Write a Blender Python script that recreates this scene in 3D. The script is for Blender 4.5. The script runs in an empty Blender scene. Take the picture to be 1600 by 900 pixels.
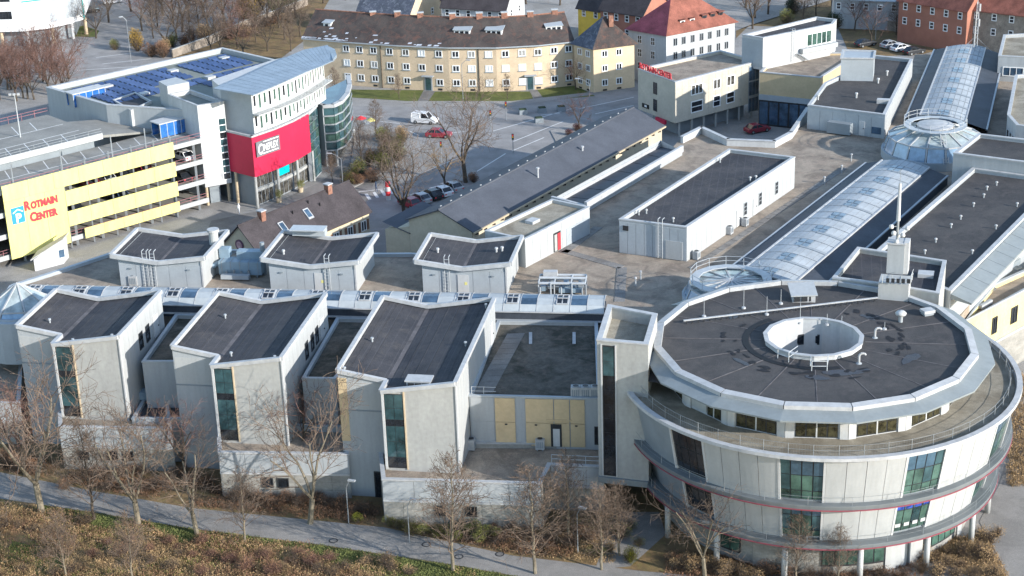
import bpy, bmesh, math, random
from mathutils import Vector, Matrix, noise as mnoise

# ---------------------------------------------------------------- camera, sky, sun, exposure
sc = bpy.context.scene
CAM_H, PITCH, ROLL, FOC = 85.0, math.radians(21.8), math.radians(-2.0), 2740.0
cam_data = bpy.data.cameras.new('camera'); cam = bpy.data.objects.new('camera', cam_data)
sc.collection.objects.link(cam); sc.camera = cam
CR = Matrix.Rotation(math.pi/2-PITCH, 3, 'X') @ Matrix.Rotation(ROLL, 3, 'Z')
cam.matrix_world = Matrix.Translation((0, 0, CAM_H)) @ CR.to_4x4()
cam_data.sensor_width = 36.0; cam_data.lens = 36.0*FOC/1600.0
cam_data.clip_start = 1.0; cam_data.clip_end = 6000.0
SUN_AZ = Vector((0.835, -0.55)).normalized(); SUN_EL = math.radians(19.5)
world = bpy.data.worlds.new('World'); sc.world = world; world.use_nodes = True
wn = world.node_tree.nodes; wl = world.node_tree.links
sky = wn.new('ShaderNodeTexSky'); sky.sky_type = 'NISHITA'; sky.sun_disc = False
sky.sun_elevation = SUN_EL; sky.sun_rotation = math.atan2(SUN_AZ.x, SUN_AZ.y)
sky.altitude = 350; sky.air_density = 1.1; sky.dust_density = 0.5; sky.ozone_density = 1.5
bg = wn['Background']; bg.inputs['Strength'].default_value = 0.15
wl.new(sky.outputs[0], bg.inputs['Color'])
sd = bpy.data.lights.new('sun', 'SUN'); sd.energy = 3.2; sd.angle = math.radians(0.53); sd.color = (1.0, 0.955, 0.895)
sun = bpy.data.objects.new('sun', sd); sc.collection.objects.link(sun)
sun.rotation_euler = Vector((SUN_AZ.x*math.cos(SUN_EL), SUN_AZ.y*math.cos(SUN_EL), math.sin(SUN_EL))).to_track_quat('Z', 'Y').to_euler()
sc.view_settings.view_transform = 'Standard'; sc.view_settings.look = 'None'
sc.view_settings.exposure = 1.24; sc.view_settings.gamma = 1.0; sc.view_settings.use_curve_mapping = False

rnd = random.Random(7)
def g(px, py, z=0.0):
    """surveyed plan position of a photo point whose height above ground is known"""
    d = CR @ Vector(((px-800)/FOC, -(py-450)/FOC, -1)); t = (z-CAM_H)/d.z
    return (d.x*t, d.y*t)
def gg(z, *pts): return [g(x, y, z) for x, y in pts]

# ---------------------------------------------------------------- materials
MATS = {}
def M(name):
    if name not in MATS: MATS[name] = bpy.data.materials.new(name)
    return MATS[name]
def mat(name, col, rough=.8, var=.12, scale=.6, fine=0, finescale=12., bump=0., metal=0., spec=.3, col2=None, stretch=None, trans=0.):
    m = M(name); m.use_nodes = True; n = m.node_tree.nodes; l = m.node_tree.links
    b = n['Principled BSDF']; b.inputs['Roughness'].default_value = rough; b.inputs['Metallic'].default_value = metal
    b.inputs['Specular IOR Level'].default_value = spec
    geo = n.new('ShaderNodeNewGeometry'); mp = n.new('ShaderNodeMapping'); l.new(geo.outputs['Position'], mp.inputs['Vector'])
    if stretch: mp.inputs['Scale'].default_value = stretch
    t = n.new('ShaderNodeTexNoise'); t.inputs['Scale'].default_value = scale; t.inputs['Detail'].default_value = 6; t.inputs['Roughness'].default_value = .65
    l.new(mp.outputs[0], t.inputs['Vector'])
    r = n.new('ShaderNodeValToRGB'); l.new(t.outputs['Fac'], r.inputs['Fac'])
    c = Vector(col); a = c*(1-var*1.6); c2 = Vector(col2) if col2 else c*(1+var*1.3)
    r.color_ramp.elements[0].position = .3; r.color_ramp.elements[0].color = (*a, 1)
    r.color_ramp.elements[1].position = .7; r.color_ramp.elements[1].color = (*c2, 1)
    out = r.outputs[0]
    if fine:
        t2 = n.new('ShaderNodeTexNoise'); t2.inputs['Scale'].default_value = finescale; t2.inputs['Detail'].default_value = 4
        l.new(geo.outputs['Position'], t2.inputs['Vector'])
        mr = n.new('ShaderNodeMapRange'); mr.inputs[1].default_value = .3; mr.inputs[2].default_value = .7
        mr.inputs[3].default_value = 1-fine; mr.inputs[4].default_value = 1+fine; l.new(t2.outputs['Fac'], mr.inputs[0])
        mx = n.new('ShaderNodeVectorMath'); mx.operation = 'SCALE'; l.new(out, mx.inputs[0]); l.new(mr.outputs[0], mx.inputs['Scale'])
        out = mx.outputs[0]
        if bump:
            bp = n.new('ShaderNodeBump'); bp.inputs['Strength'].default_value = bump; bp.inputs['Distance'].default_value = .05
            l.new(t2.outputs['Fac'], bp.inputs['Height']); l.new(bp.outputs[0], b.inputs['Normal'])
    l.new(out, b.inputs['Base Color'])
    MATS[name] = m; return m
def glassmat(name, col, rough=.06, var=.5, scale=.35, spec=.9):
    m = mat(name, col, rough, var, scale, spec=spec); return m
def stains(name, col, dark, rough=.85, s1=.25, s2=3.0, warm=None, laps=None):
    """weathered sheet: two scales of blotches plus fine grain"""
    m = M(name); m.use_nodes = True; n = m.node_tree.nodes; l = m.node_tree.links
    b = n['Principled BSDF']; b.inputs['Roughness'].default_value = rough; b.inputs['Specular IOR Level'].default_value = .25
    geo = n.new('ShaderNodeNewGeometry')
    def noi(s, d=8, ro=.6, dist=0.):
        t = n.new('ShaderNodeTexNoise'); t.inputs['Scale'].default_value = s; t.inputs['Detail'].default_value = d
        t.inputs['Roughness'].default_value = ro; t.inputs['Distortion'].default_value = dist
        l.new(geo.outputs['Position'], t.inputs['Vector']); return t.outputs['Fac']
    def ramp(f, p0, p1):
        r = n.new('ShaderNodeMapRange'); r.inputs[1].default_value = p0; r.inputs[2].default_value = p1; l.new(f, r.inputs[0]); return r.outputs[0]
    def mix(f, a, bb, k=1.):
        x = n.new('ShaderNodeMix'); x.data_type = 'RGBA'
        if k != 1.:
            q = n.new('ShaderNodeMath'); q.operation = 'MULTIPLY'; q.inputs[1].default_value = k; l.new(f, q.inputs[0]); f = q.outputs[0]
        l.new(f, x.inputs[0])
        for i, c in ((6, a), (7, bb)):
            if isinstance(c, tuple): x.inputs[i].default_value = (*c, 1)
            else: l.new(c, x.inputs[i])
        return x.outputs[2]
    o = mix(ramp(noi(s1, 8, .62, .6), .42, .62), col, dark)
    if warm: o = mix(ramp(noi(s1*2.3, 6, .7, 1.), .5, .72), o, warm, .8)
    o = mix(ramp(noi(s2, 5, .7), .35, .7), o, dark, .55)
    if laps:
        mp = n.new('ShaderNodeMapping'); mp.inputs['Rotation'].default_value = (0, 0, laps[1]); l.new(geo.outputs['Position'], mp.inputs['Vector'])
        wv = n.new('ShaderNodeTexWave'); wv.wave_type = 'BANDS'; wv.inputs['Scale'].default_value = laps[0]; wv.inputs['Distortion'].default_value = .25; wv.inputs['Detail'].default_value = 1.; l.new(mp.outputs[0], wv.inputs['Vector'])
        o = mix(ramp(wv.outputs['Fac'], .965, 1.), o, tuple(c*1.8 for c in col), .28)
    f = noi(14., 3); o2 = n.new('ShaderNodeVectorMath'); o2.operation = 'SCALE'
    mr = n.new('ShaderNodeMapRange'); mr.inputs[1].default_value = .3; mr.inputs[2].default_value = .7; mr.inputs[3].default_value = .72; mr.inputs[4].default_value = 1.3
    l.new(f, mr.inputs[0]); l.new(o, o2.inputs[0]); l.new(mr.outputs[0], o2.inputs['Scale']); l.new(o2.outputs[0], b.inputs['Base Color'])
    bp = n.new('ShaderNodeBump'); bp.inputs['Strength'].default_value = .5; bp.inputs['Distance'].default_value = .06; l.new(f, bp.inputs['Height']); l.new(bp.outputs[0], b.inputs['Normal'])
    MATS[name] = m; return m

mat('white', (.46, .465, .46), .6, .07, 1.2, fine=.05, finescale=3, stretch=(1, 1, .12))
mat('coping', (.40, .405, .405), .5, .10, 1.2, fine=.06, finescale=2)
mat('render', (.35, .35, .33), .85, .07, 1.3, fine=.07, finescale=2.5, stretch=(1, 1, .25))
mat('panel', (.34, .36, .37), .5, .06, 1.8, stretch=(1, 1, .12), fine=.03, finescale=4, spec=.4)
mat('panel_light', (.38, .39, .385), .5, .055, 1.8, stretch=(1, 1, .12), fine=.03, finescale=4, spec=.4)
mat('sheet', (.34, .37, .39), .5, .07, .4, fine=.04, finescale=5, spec=.4)
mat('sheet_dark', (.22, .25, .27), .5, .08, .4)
mat('ledge', (.15, .165, .17), .5, .08, .5)
mat('skirt', (.21, .235, .24), .5, .07, .5, fine=.04, finescale=3)
mat('concrete', (.28, .27, .245), .9, .15, .5, fine=.10, finescale=5, bump=.2, stretch=(1, 1, 2.5))
stains('felt', (.062, .061, .066), (.038, .039, .045), .85, .22, 1.3, warm=(.095, .087, .082), laps=(.31, .18))
stains('felt_brown', (.076, .072, .070), (.047, .046, .047), .85, .22, 1.3, warm=(.105, .092, .086))
mat('felt_seam', (.12, .11, .11), .85, .25, .8)
stains('gravel', (.345, .29, .228), (.19, .157, .125), .95, .3, 2.2, warm=(.39, .30, .235))
stains('gravel_light', (.33, .30, .24), (.19, .165, .125), .95, .3, 2.0)
stains('gravel_dark', (.14, .125, .105), (.045, .045, .035), .95, .35, 2.2, warm=(.20, .15, .12))
stains('paving', (.24, .23, .215), (.15, .14, .13), .9, .2, 2.5)
mat('glass_teal', (.040, .085, .095), .04, .5, .35, spec=.9)
mat('glass_dark', (.018, .022, .028), .08, .5, .5, spec=.8)
mat('glass_green', (.055, .105, .085), .04, .5, .5, spec=.8)
mat('glass_sky_reflect', (.06, .115, .165), .03, .35, .4, spec=1.)
mat('glass_blue', (.05, .09, .14), .08, .4, .5, spec=.9)
mat('frame_dark', (.03, .032, .035), .5, .1)
mat('frame_white', (.75, .75, .73), .5, .05)
mat('frame_grey', (.30, .32, .33), .5, .08)
mat('steel', (.30, .32, .33), .4, .08, 1.5, metal=.3)
mat('steel_light', (.42, .44, .45), .4, .08, 1.5, metal=.1)
mat('red_trim', (.28, .07, .09), .5, .1)
mat('red_panel', (.50, .022, .062), .45, .05, .3, fine=.03, finescale=2)
mat('red_letter', (.62, .05, .06), .5, .08)
mat('ochre', (.53, .41, .25), .8, .06, .5, fine=.05, finescale=3)
mat('yellow', (.66, .60, .22), .55, .09, .9, fine=.04, finescale=3, stretch=(1, 1, .15))
mat('yellow_wall', (.62, .52, .26), .9, .14, .4, fine=.08, finescale=3, stretch=(1, 1, .3))
mat('vault', (.37, .40, .415), .8, .10, .3, fine=.06, finescale=2, spec=.12)
mat('vault_light', (.37, .40, .41), .75, .10, .3, fine=.05, finescale=2, spec=.15)
mat('bitumen_blue', (.05, .058, .072), .6, .2, .3, fine=.12, finescale=4)
mat('asphalt', (.26, .25, .24), .9, .16, .25, fine=.12, finescale=8)
mat('parking', (.23, .225, .205), .9, .12, .3, fine=.10, finescale=6)
stains('pavement', (.32, .305, .285), (.23, .22, .205), .9, .15, 2.)
mat('paint', (.62, .62, .60), .7, .1, 2.)
stains('grass', (.13, .145, .04), (.08, .095, .027), .95, .3, 2.5, warm=(.15, .13, .05))
stains('earth', (.25, .165, .08), (.13, .09, .05), .95, .3, 2.0, warm=(.16, .155, .05))
mat('bark', (.17, .145, .105), .9, .25, 1.5, fine=.2, finescale=9)
mat('bark_dark', (.085, .068, .052), .9, .25, 1.5, fine=.2, finescale=9)
mat('twig', (.132, .097, .073), .9, .3, .5)
mat('twig_red', (.175, .10, .078), .9, .3, .6)
mat('twig_gold', (.36, .23, .06), .9, .3, .6)
mat('leaf_dry', (.32, .215, .11), .9, .4, .8)
mat('leaf_olive', (.16, .16, .045), .9, .4, .8)
mat('leaf_green', (.035, .055, .028), .9, .4, .8)
mat('black', (.012, .012, .013), .6, .1)
mat('rubber', (.02, .02, .02), .8, .1)

# ---------------------------------------------------------------- mesh helpers
COL = sc.collection
OFF = {}
def tag(o, label, cat, group=None, kind=None):
    if label: o['label'] = label
    if cat: o['category'] = cat
    if group: o['group'] = group
    if kind: o['kind'] = kind
    return o
def thing(name, label, cat, loc=(0, 0, 0), group=None):
    o = bpy.data.objects.new(name, None); COL.objects.link(o); o.location = loc; o.empty_display_size = .5
    OFF[o.name] = Vector(loc); return tag(o, label, cat, group)
def area2(p): return sum(p[i][0]*p[(i+1) % len(p)][1]-p[(i+1) % len(p)][0]*p[i][1] for i in range(len(p)))
def ccw(p): return list(p) if area2(p) > 0 else list(reversed(p))
def inset(p, d):
    p = ccw(p); n = len(p); out = []
    for i in range(n):
        a, b, c = Vector(p[i-1][:2]), Vector(p[i][:2]), Vector(p[(i+1) % n][:2])
        e1 = (b-a).normalized(); e2 = (c-b).normalized()
        n1 = Vector((-e1.y, e1.x)); n2 = Vector((-e2.y, e2.x)); k = 1+n1.dot(n2)
        m = (n1+n2)/max(k, .25); out.append((b.x+m.x*d, b.y+m.y*d))
    return out
class MB:
    def __init__(s): s.v = []; s.f = []
    def add(s, vs, fs):
        o = len(s.v); s.v += [tuple(v) for v in vs]; s.f += [tuple(i+o for i in f) for f in fs]; return s
    def face(s, *p): return s.add(p, [tuple(range(len(p)))])
    def prism(s, poly, z0, z1, top=True, bottom=False):
        p = ccw(poly); n = len(p)
        zz1 = z1 if isinstance(z1, (list, tuple)) else [z1]*n
        if isinstance(z1, (list, tuple)) and area2(poly) < 0: zz1 = list(reversed(z1))
        vs = [(x[0], x[1], z0) for x in p]+[(x[0], x[1], zz1[i]) for i, x in enumerate(p)]
        fs = [(i, (i+1) % n, n+(i+1) % n, n+i) for i in range(n)]
        if top: fs.append(tuple(range(n, 2*n)))
        if bottom: fs.append(tuple(range(n-1, -1, -1)))
        return s.add(vs, fs)
    def ringpoly(s, po, pi, z0, z1):
        """solid ring between outline po and pi (same count, both ccw)"""
        n = len(po); vs = [(*p[:2], z0) for p in po]+[(*p[:2], z1) for p in po]+[(*p[:2], z1) for p in pi]+[(*p[:2], z0) for p in pi]; fs = []
        for i in range(n):
            j = (i+1) % n
            for a in range(4): b = (a+1) % 4; fs.append((a*n+i, a*n+j, b*n+j, b*n+i))
        return s.add(vs, fs)
    def box(s, c, sx, sy, sz, rot=0.):
        """box standing on c (base centre)"""
        ca, sa = math.cos(rot), math.sin(rot); vs = []
        for z in (0, sz):
            for x, y in ((-1, -1), (1, -1), (1, 1), (-1, 1)):
                X, Y = x*sx/2, y*sy/2; vs.append((c[0]+X*ca-Y*sa, c[1]+X*sa+Y*ca, c[2]+z))
        return s.add(vs, [(3, 2, 1, 0), (4, 5, 6, 7), (0, 1, 5, 4), (1, 2, 6, 5), (2, 3, 7, 6), (3, 0, 4, 7)])
    def hexa(s, b4, t4):
        return s.add(list(b4)+list(t4), [(3, 2, 1, 0), (4, 5, 6, 7), (0, 1, 5, 4), (1, 2, 6, 5), (2, 3, 7, 6), (3, 0, 4, 7)])
    def bar(s, p0, p1, w, h):
        """rectangular bar from p0 to p1, width w, height h centred on the line"""
        p0, p1 = Vector(p0), Vector(p1); d = (p1-p0).normalized()
        sd_ = d.cross(Vector((0, 0, 1)))
        if sd_.length < 1e-4: sd_ = Vector((1, 0, 0))
        sd_.normalize(); u = sd_.cross(d).normalized(); a = sd_*w/2; b = u*h/2
        q = lambda p: [p-a-b, p+a-b, p+a+b, p-a+b]
        return s.add(q(p0)+q(p1), [(3, 2, 1, 0), (4, 5, 6, 7), (0, 1, 5, 4), (1, 2, 6, 5), (2, 3, 7, 6), (3, 0, 4, 7)])
    def tube(s, p0, p1, r0, r1=None, n=6, caps=True):
        if r1 is None: r1 = r0
        p0, p1 = Vector(p0), Vector(p1); d = (p1-p0)
        if d.length < 1e-6: return s
        d.normalize(); a = d.orthogonal().normalized(); b = d.cross(a); vs = []
        for p, r in ((p0, r0), (p1, r1)):
            for i in range(n): t = 2*math.pi*i/n; vs.append(p+a*(r*math.cos(t))+b*(r*math.sin(t)))
        fs = [(i, (i+1) % n, n+(i+1) % n, n+i) for i in range(n)]
        if caps: fs += [tuple(range(n-1, -1, -1)), tuple(range(n, 2*n))]
        return s.add(vs, fs)
    def path(s, pts, r, n=6):
        for a, b in zip(pts, pts[1:]): s.tube(a, b, r, r, n)
        return s
    def lathe(s, c, prof, n=16, a0=0., a1=2*math.pi, close=True):
        """revolve (r, z) profile about vertical axis at c"""
        full = abs(a1-a0-2*math.pi) < 1e-6; m = n if full else n+1; vs = []
        for i in range(m):
            t = a0+(a1-a0)*i/n
            for r, z in prof: vs.append((c[0]+r*math.sin(t), c[1]-r*math.cos(t), z))
        k = len(prof); fs = []
        for i in range(n):
            j = (i+1) % m
            for q in range(k-1): fs.append((i*k+q, j*k+q, j*k+q+1, i*k+q+1))
        return s.add(vs, fs)
    def build(s, name, m, parent=None, smooth=False):
        off = Vector((0, 0, 0)); r = parent
        while r is not None and r.parent is not None: r = r.parent
        if r is not None: off = OFF.get(r.name, off)
        me = bpy.data.meshes.new(name); me.from_pydata([(v[0]-off.x, v[1]-off.y, v[2]-off.z) for v in s.v], [], s.f); me.update()
        if smooth:
            for p in me.polygons: p.use_smooth = True
        me.materials.append(M(m) if isinstance(m, str) else m)
        o = bpy.data.objects.new(name, me); COL.objects.link(o)
        if parent: o.parent = parent
        return o
def copy_tree(o, parent=None):
    c = o.copy(); COL.objects.link(c); c.parent = parent
    for ch in o.children: copy_tree(ch, c)
    return c
def structure(name, mb, m): o = mb.build(name, m); o['kind'] = 'structure'; return o
def ctr(poly): return (sum(p[0] for p in poly)/len(poly), sum(p[1] for p in poly)/len(poly))

def block(t, poly, z0, z1, wall='panel', roof='felt', par=.45, cw=.35, coping='coping', ch=.12):
    """flat-roofed volume: wall shell, sunk roof sheet, coping ring"""
    p = ccw(poly); pi = inset(p, cw); w = MB(); n = len(p)
    w.prism(p, z0, z1, top=False)
    for i in range(n):
        j = (i+1) % n; w.face((*pi[j], z1-par-.02), (*pi[i], z1-par-.02), (*pi[i], z1), (*pi[j], z1))
    W = w.build('wall', wall, t)
    r = MB(); r.face(*[(x, y, z1-par) for x, y in inset(p, cw*.98)]); R = r.build('roof', roof, t)
    C = None
    if coping:
        c = MB().ringpoly(inset(p, -.05), inset(p, cw+.03), z1-.03, z1+ch); C = c.build('coping', coping, t)
    return W, R, C
def wallframe(p0, p1):
    a, b = Vector((p0[0], p0[1])), Vector((p1[0], p1[1])); d = (b-a); L = d.length; d.normalize(); nrm = Vector((d.y, -d.x)); return a, d, nrm, L
def on_wall(p0, p1, s, out=0.):
    a, d, nrm, L = wallframe(p0, p1); q = a+d*s+nrm*out; return (q.x, q.y)
def wall_box(mb, p0, p1, s0, s1, z0, z1, o0, o1):
    """box on a wall running p0->p1 (outside on the right), from s0 to s1 along, o0..o1 outwards"""
    a, d, nrm, L = wallframe(p0, p1); q = lambda s, o, z: (*(a+d*s+nrm*o), z)
    mb.hexa([q(s0, o1, z0), q(s1, o1, z0), q(s1, o0, z0), q(s0, o0, z0)], [q(s0, o1, z1), q(s1, o1, z1), q(s1, o0, z1), q(s0, o0, z1)]); return mb
def panels(t, p0, p1, z0, z1, n, m='panel', gap=.05, proud=.05, name='panel', edges=None):
    L = wallframe(p0, p1)[3]; e = edges or [L*i/n for i in range(n+1)]
    for a, b in zip(e, e[1:]): wall_box(MB(), p0, p1, a+gap/2, b-gap/2, z0, z1, .0, proud).build(name, m, t)
def window(t, p0, p1, s0, s1, z0, z1, nx=1, ny=1, glass='glass_dark', frame='frame_white', fw=.07, depth=.06, name='window', back=-.02, mids=None):
    """framed window: frame mesh with each pane a child"""
    f = MB(); mw = fw*.8; W = s1-s0; Hh = z1-z0
    wall_box(f, p0, p1, s0, s0+fw, z0, z1, back, depth); wall_box(f, p0, p1, s1-fw, s1, z0, z1, back, depth)
    wall_box(f, p0, p1, s0+fw, s1-fw, z0, z0+fw, back, depth); wall_box(f, p0, p1, s0+fw, s1-fw, z1-fw, z1, back, depth)
    xs = [s0+fw+(W-2*fw)*i/nx for i in range(nx+1)]; zs = [z0+fw+(Hh-2*fw)*i/ny for i in range(ny+1)]
    for x in xs[1:-1]: wall_box(f, p0, p1, x-mw/2, x+mw/2, z0+fw, z1-fw, back, depth*.9)
    for z in zs[1:-1]: wall_box(f, p0, p1, s0+fw, s1-fw, z-mw/2, z+mw/2, back, depth*.8)
    F = f.build(name, frame, t)
    for i in range(nx):
        for j in range(ny):
            wall_box(MB(), p0, p1, xs[i]+(mw/2 if i else 0), xs[i+1]-(mw/2 if i < nx-1 else 0), zs[j]+(mw/2 if j else 0), zs[j+1]-(mw/2 if j < ny-1 else 0), back, depth*.35).build('pane', glass, F if t.parent is None else t)
    return F
def door(t, p0, p1, s0, s1, z0, z1, m='frame_white', proud=.08, handle=True):
    D = wall_box(MB(), p0, p1, s0, s1, z0, z1, 0, proud).build('door', m, t)
    if handle: wall_box(MB(), p0, p1, s1-.22, s1-.10, z0+1.0, z0+1.12, proud, proud+.08).build('handle', 'frame_dark', D)
    return D
def railing(t, pts, z, h=1.0, step=2.0, m='steel_light', r=.03, rails=(1., .5), name='railing', closed=False, parts=True):
    """posts (each its own part) and rails along a plan polyline"""
    P = list(pts)+([pts[0]] if closed else []); rl = MB()
    for a, b in zip(P, P[1:]):
        for k in rails: rl.tube((*a, z+h*k), (*b, z+h*k), r, r, 5)
    R = rl.build(name, m, t); acc = 0.; last = None
    for a, b in zip(P, P[1:]):
        L = math.dist(a, b); n = max(1, round(L/step))
        for i in range(n):
            q = (a[0]+(b[0]-a[0])*i/n, a[1]+(b[1]-a[1])*i/n); MB().tube((*q, z), (*q, z+h), r*1.2, r*1.2, 5).build('post', m, R if t.parent is None else t)
    return R
def ladder(t, q, z0, z1, out, m='steel_light', w=.55, cage=False):
    """wall ladder: two stiles as one part, each rung a child"""
    n = Vector(out).normalized(); s_ = Vector((-n.y, n.x)); b = Vector(q)+n*.22; f = MB(); a, c = b-s_*(w/2), b+s_*(w/2)
    for e in (a, c):
        f.tube((e.x, e.y, z0), (e.x, e.y, z1), .045, .045, 5)
        e2 = e-n*.7; f.tube((e.x, e.y, z1), (e2.x, e2.y, z1), .045, .045, 5)
    F = f.build('ladder', m, t); k = z0+.3
    while k < z1:
        MB().tube((a.x, a.y, k), (c.x, c.y, k), .03, .03, 4, caps=False).build('rung', m, F if t.parent is None else t); k += .42
    return F
mat('banner_blue', (.03, .07, .32), .5, .5, 3.)
mat('sign_pink', (.5, .10, .28), .5, .6, 2.)
mat('glass_goods', (.016, .019, .02), .12, .95, 2.2, col2=(.075, .068, .035), spec=.7)
# ================================================================ GROUND
structure('ground', MB().face((-1500, 60, -.02), (1500, 60, -.02), (1500, 3500, -.02), (-1500, 3500, -.02)), 'pavement')

# ================================================================ MALL BODY (roof deck)
def poly_sheet(name, poly, z, m, parent=None):
    o = MB().face(*[(x, y, z) for x, y in ccw(poly)]).build(name, m, parent)
    if parent is None: o['kind'] = 'structure'
    return o
DECK = 10.0
t = thing('mall_deck', 'wide gravelled flat roof of the shopping centre behind the glass gallery', 'building', (12, 205, 0))
deck_poly = [(-59, 187), (9.5, 176.8), (13, 168), (30, 171), (40, 171), (47, 172), (62, 199), (69, 222), (78, 243), (86, 282), (69, 287), (62, 264), (47, 250), g(1262, 192, 10), g(1240, 206, 10), g(1210, 221, 10), g(1137, 218, 10), g(1096, 199, 10), g(1066, 214, 10), (22.5, 236.5), (6.5, 212), (-3, 196.3), (-12, 199.0), (-16.6, 199.4), (-30, 202), (-48.5, 203.6), (-53.9, 198), (-59, 193)]
MB().prism(deck_poly, 0, DECK).build('deck', 'gravel', t)
rim = MB(); e = deck_poly[deck_poly.index((6.5, 212)):]+deck_poly[:1]
for a, b in zip(e, e[1:]): rim.bar((*a, DECK+.15), (*b, DECK+.15), .5, .5)
rim.build('coping', 'sheet', t)
# walkway slabs on the gravel
def walkway(a, b, w, n):
    a, b = Vector(a), Vector(b); d = (b-a)/n; u = d.normalized(); s_ = Vector((-u.y, u.x))*w/2
    for i in range(n):
        p, q = a+d*(i+.03), a+d*(i+.97); MB().hexa([(*(p-s_), DECK), (*(q-s_), DECK), (*(q+s_), DECK), (*(p+s_), DECK)], [(*(p-s_), DECK+.05), (*(q-s_), DECK+.05), (*(q+s_), DECK+.05), (*(p+s_), DECK+.05)]).build('slab', 'paving', t)
walkway(g(968, 472, 10), g(972, 418, 10), 1.2, 9)
walkway(g(972, 418, 10), g(880, 392, 10), 1.2, 9)
walkway(g(880, 395, 10), g(935, 355, 10), 1.2, 9)
walkway(g(1080, 420, 10), g(1320, 262, 10), .9, 24)

# ================================================================ ROTUNDA
RC = (28.7, 153.9)           # roof and drum
RO = (29.25, 154.2)          # outer storeys sit slightly off centre
CC = [RO]
def pol(a, r): a = math.radians(a); return (CC[0][0]+r*math.sin(a), CC[0][1]-r*math.cos(a))
rot = thing('rotunda', 'large round building with drum storey, gravel terrace and dark flat roof with light well', 'building', (*RC, 0))
def sector(a0, a1, ri0, ro0, z0, ri1, ro1, z1, n=3):
    """wedge of a (conical) ring wall"""
    m = MB(); vs = []
    for i in range(n+1):
        a = a0+(a1-a0)*i/n
        for r, z in ((ro0, z0), (ro1, z1), (ri1, z1), (ri0, z0)): vs.append((*pol(a, r), z))
    fs = [(3, 2, 1, 0), (n*4, n*4+1, n*4+2, n*4+3)]
    for i in range(n):
        for q in range(4): w = (q+1) % 4; fs.append((i*4+q, (i+1)*4+q, (i+1)*4+w, i*4+w))
    return m.add(vs, fs)
# ground storey
MB().lathe(RO, [(15.1, 0), (15.1, 3.95)], 48).build('ground_wall', 'concrete', rot)
for a0, a1, m in ((-31, -8, 'concrete'), (15.5, 24, 'panel_light'), (25, 31, 'panel_light'), (52, 56, 'panel_light')):
    sector(a0, a1, 15.0, 15.25, 0, 15.0, 15.25, 3.9, 4).build('wall_panel', m, rot)
for a0, a1, n in ((-7, 6, 3), (7, 15, 2), (31.5, 50, 5), (-44, -36, 2)):
    W = sector(a0, a1, 15.0, 15.22, .9, 15.0, 15.22, 3.8, 4).build('window', 'frame_dark', rot)
    for i in range(n):
        d = (a1-a0)/n; sector(a0+d*i+.25, a0+d*(i+1)-.25, 15.1, 15.26, 1.1, 15.1, 15.26, 3.7, 2).build('pane', 'glass_green', W)
for a in (-64.5, -41.5, -18.7, 4.5, 27.6, 50.7, 73.8, 97):
    q = pol(a, 16.8); MB().tube((*q, 0), (*q, 4.0), .28, .28, 14).build('column', 'panel_light', rot, True)
# ledges with red trim
for z0, z1, ro, ri in ((3.98, 4.42, 17.5, 15.1), (8.48, 8.95, 18.5, 16.0)):
    MB().lathe(RO, [(ri, z0), (ro-.05, z0), (ro, z0+.02), (ro+.06, z1-.12), (ro+.06, z1), (ro-.16, z1), (ri, z1-.05)], 96).build('ledge', 'ledge', rot)
    MB().lathe(RO, [(ro-.3, z0-.06), (ro+.07, z0-.06), (ro+.09, z0+.03), (ro-.02, z0+.04)], 96).build('red_trim', 'red_trim', rot)
    rr = [pol(a, ro-.1) for a in range(-84, 112, 6)]
    RL = MB()
    for a, b in zip(rr, rr[1:]):
        RL.tube((*a, z1+.8), (*b, z1+.8), .014, .014, 4); RL.tube((*a, z1+.4), (*b, z1+.4), .01, .01, 4)
    RL = RL.build('railing', 'steel', rot)
    for a in rr[::2]: MB().tube((*a, z0), (*a, z1+.84), .022, .022, 4).build('post', 'steel', RL)
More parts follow.
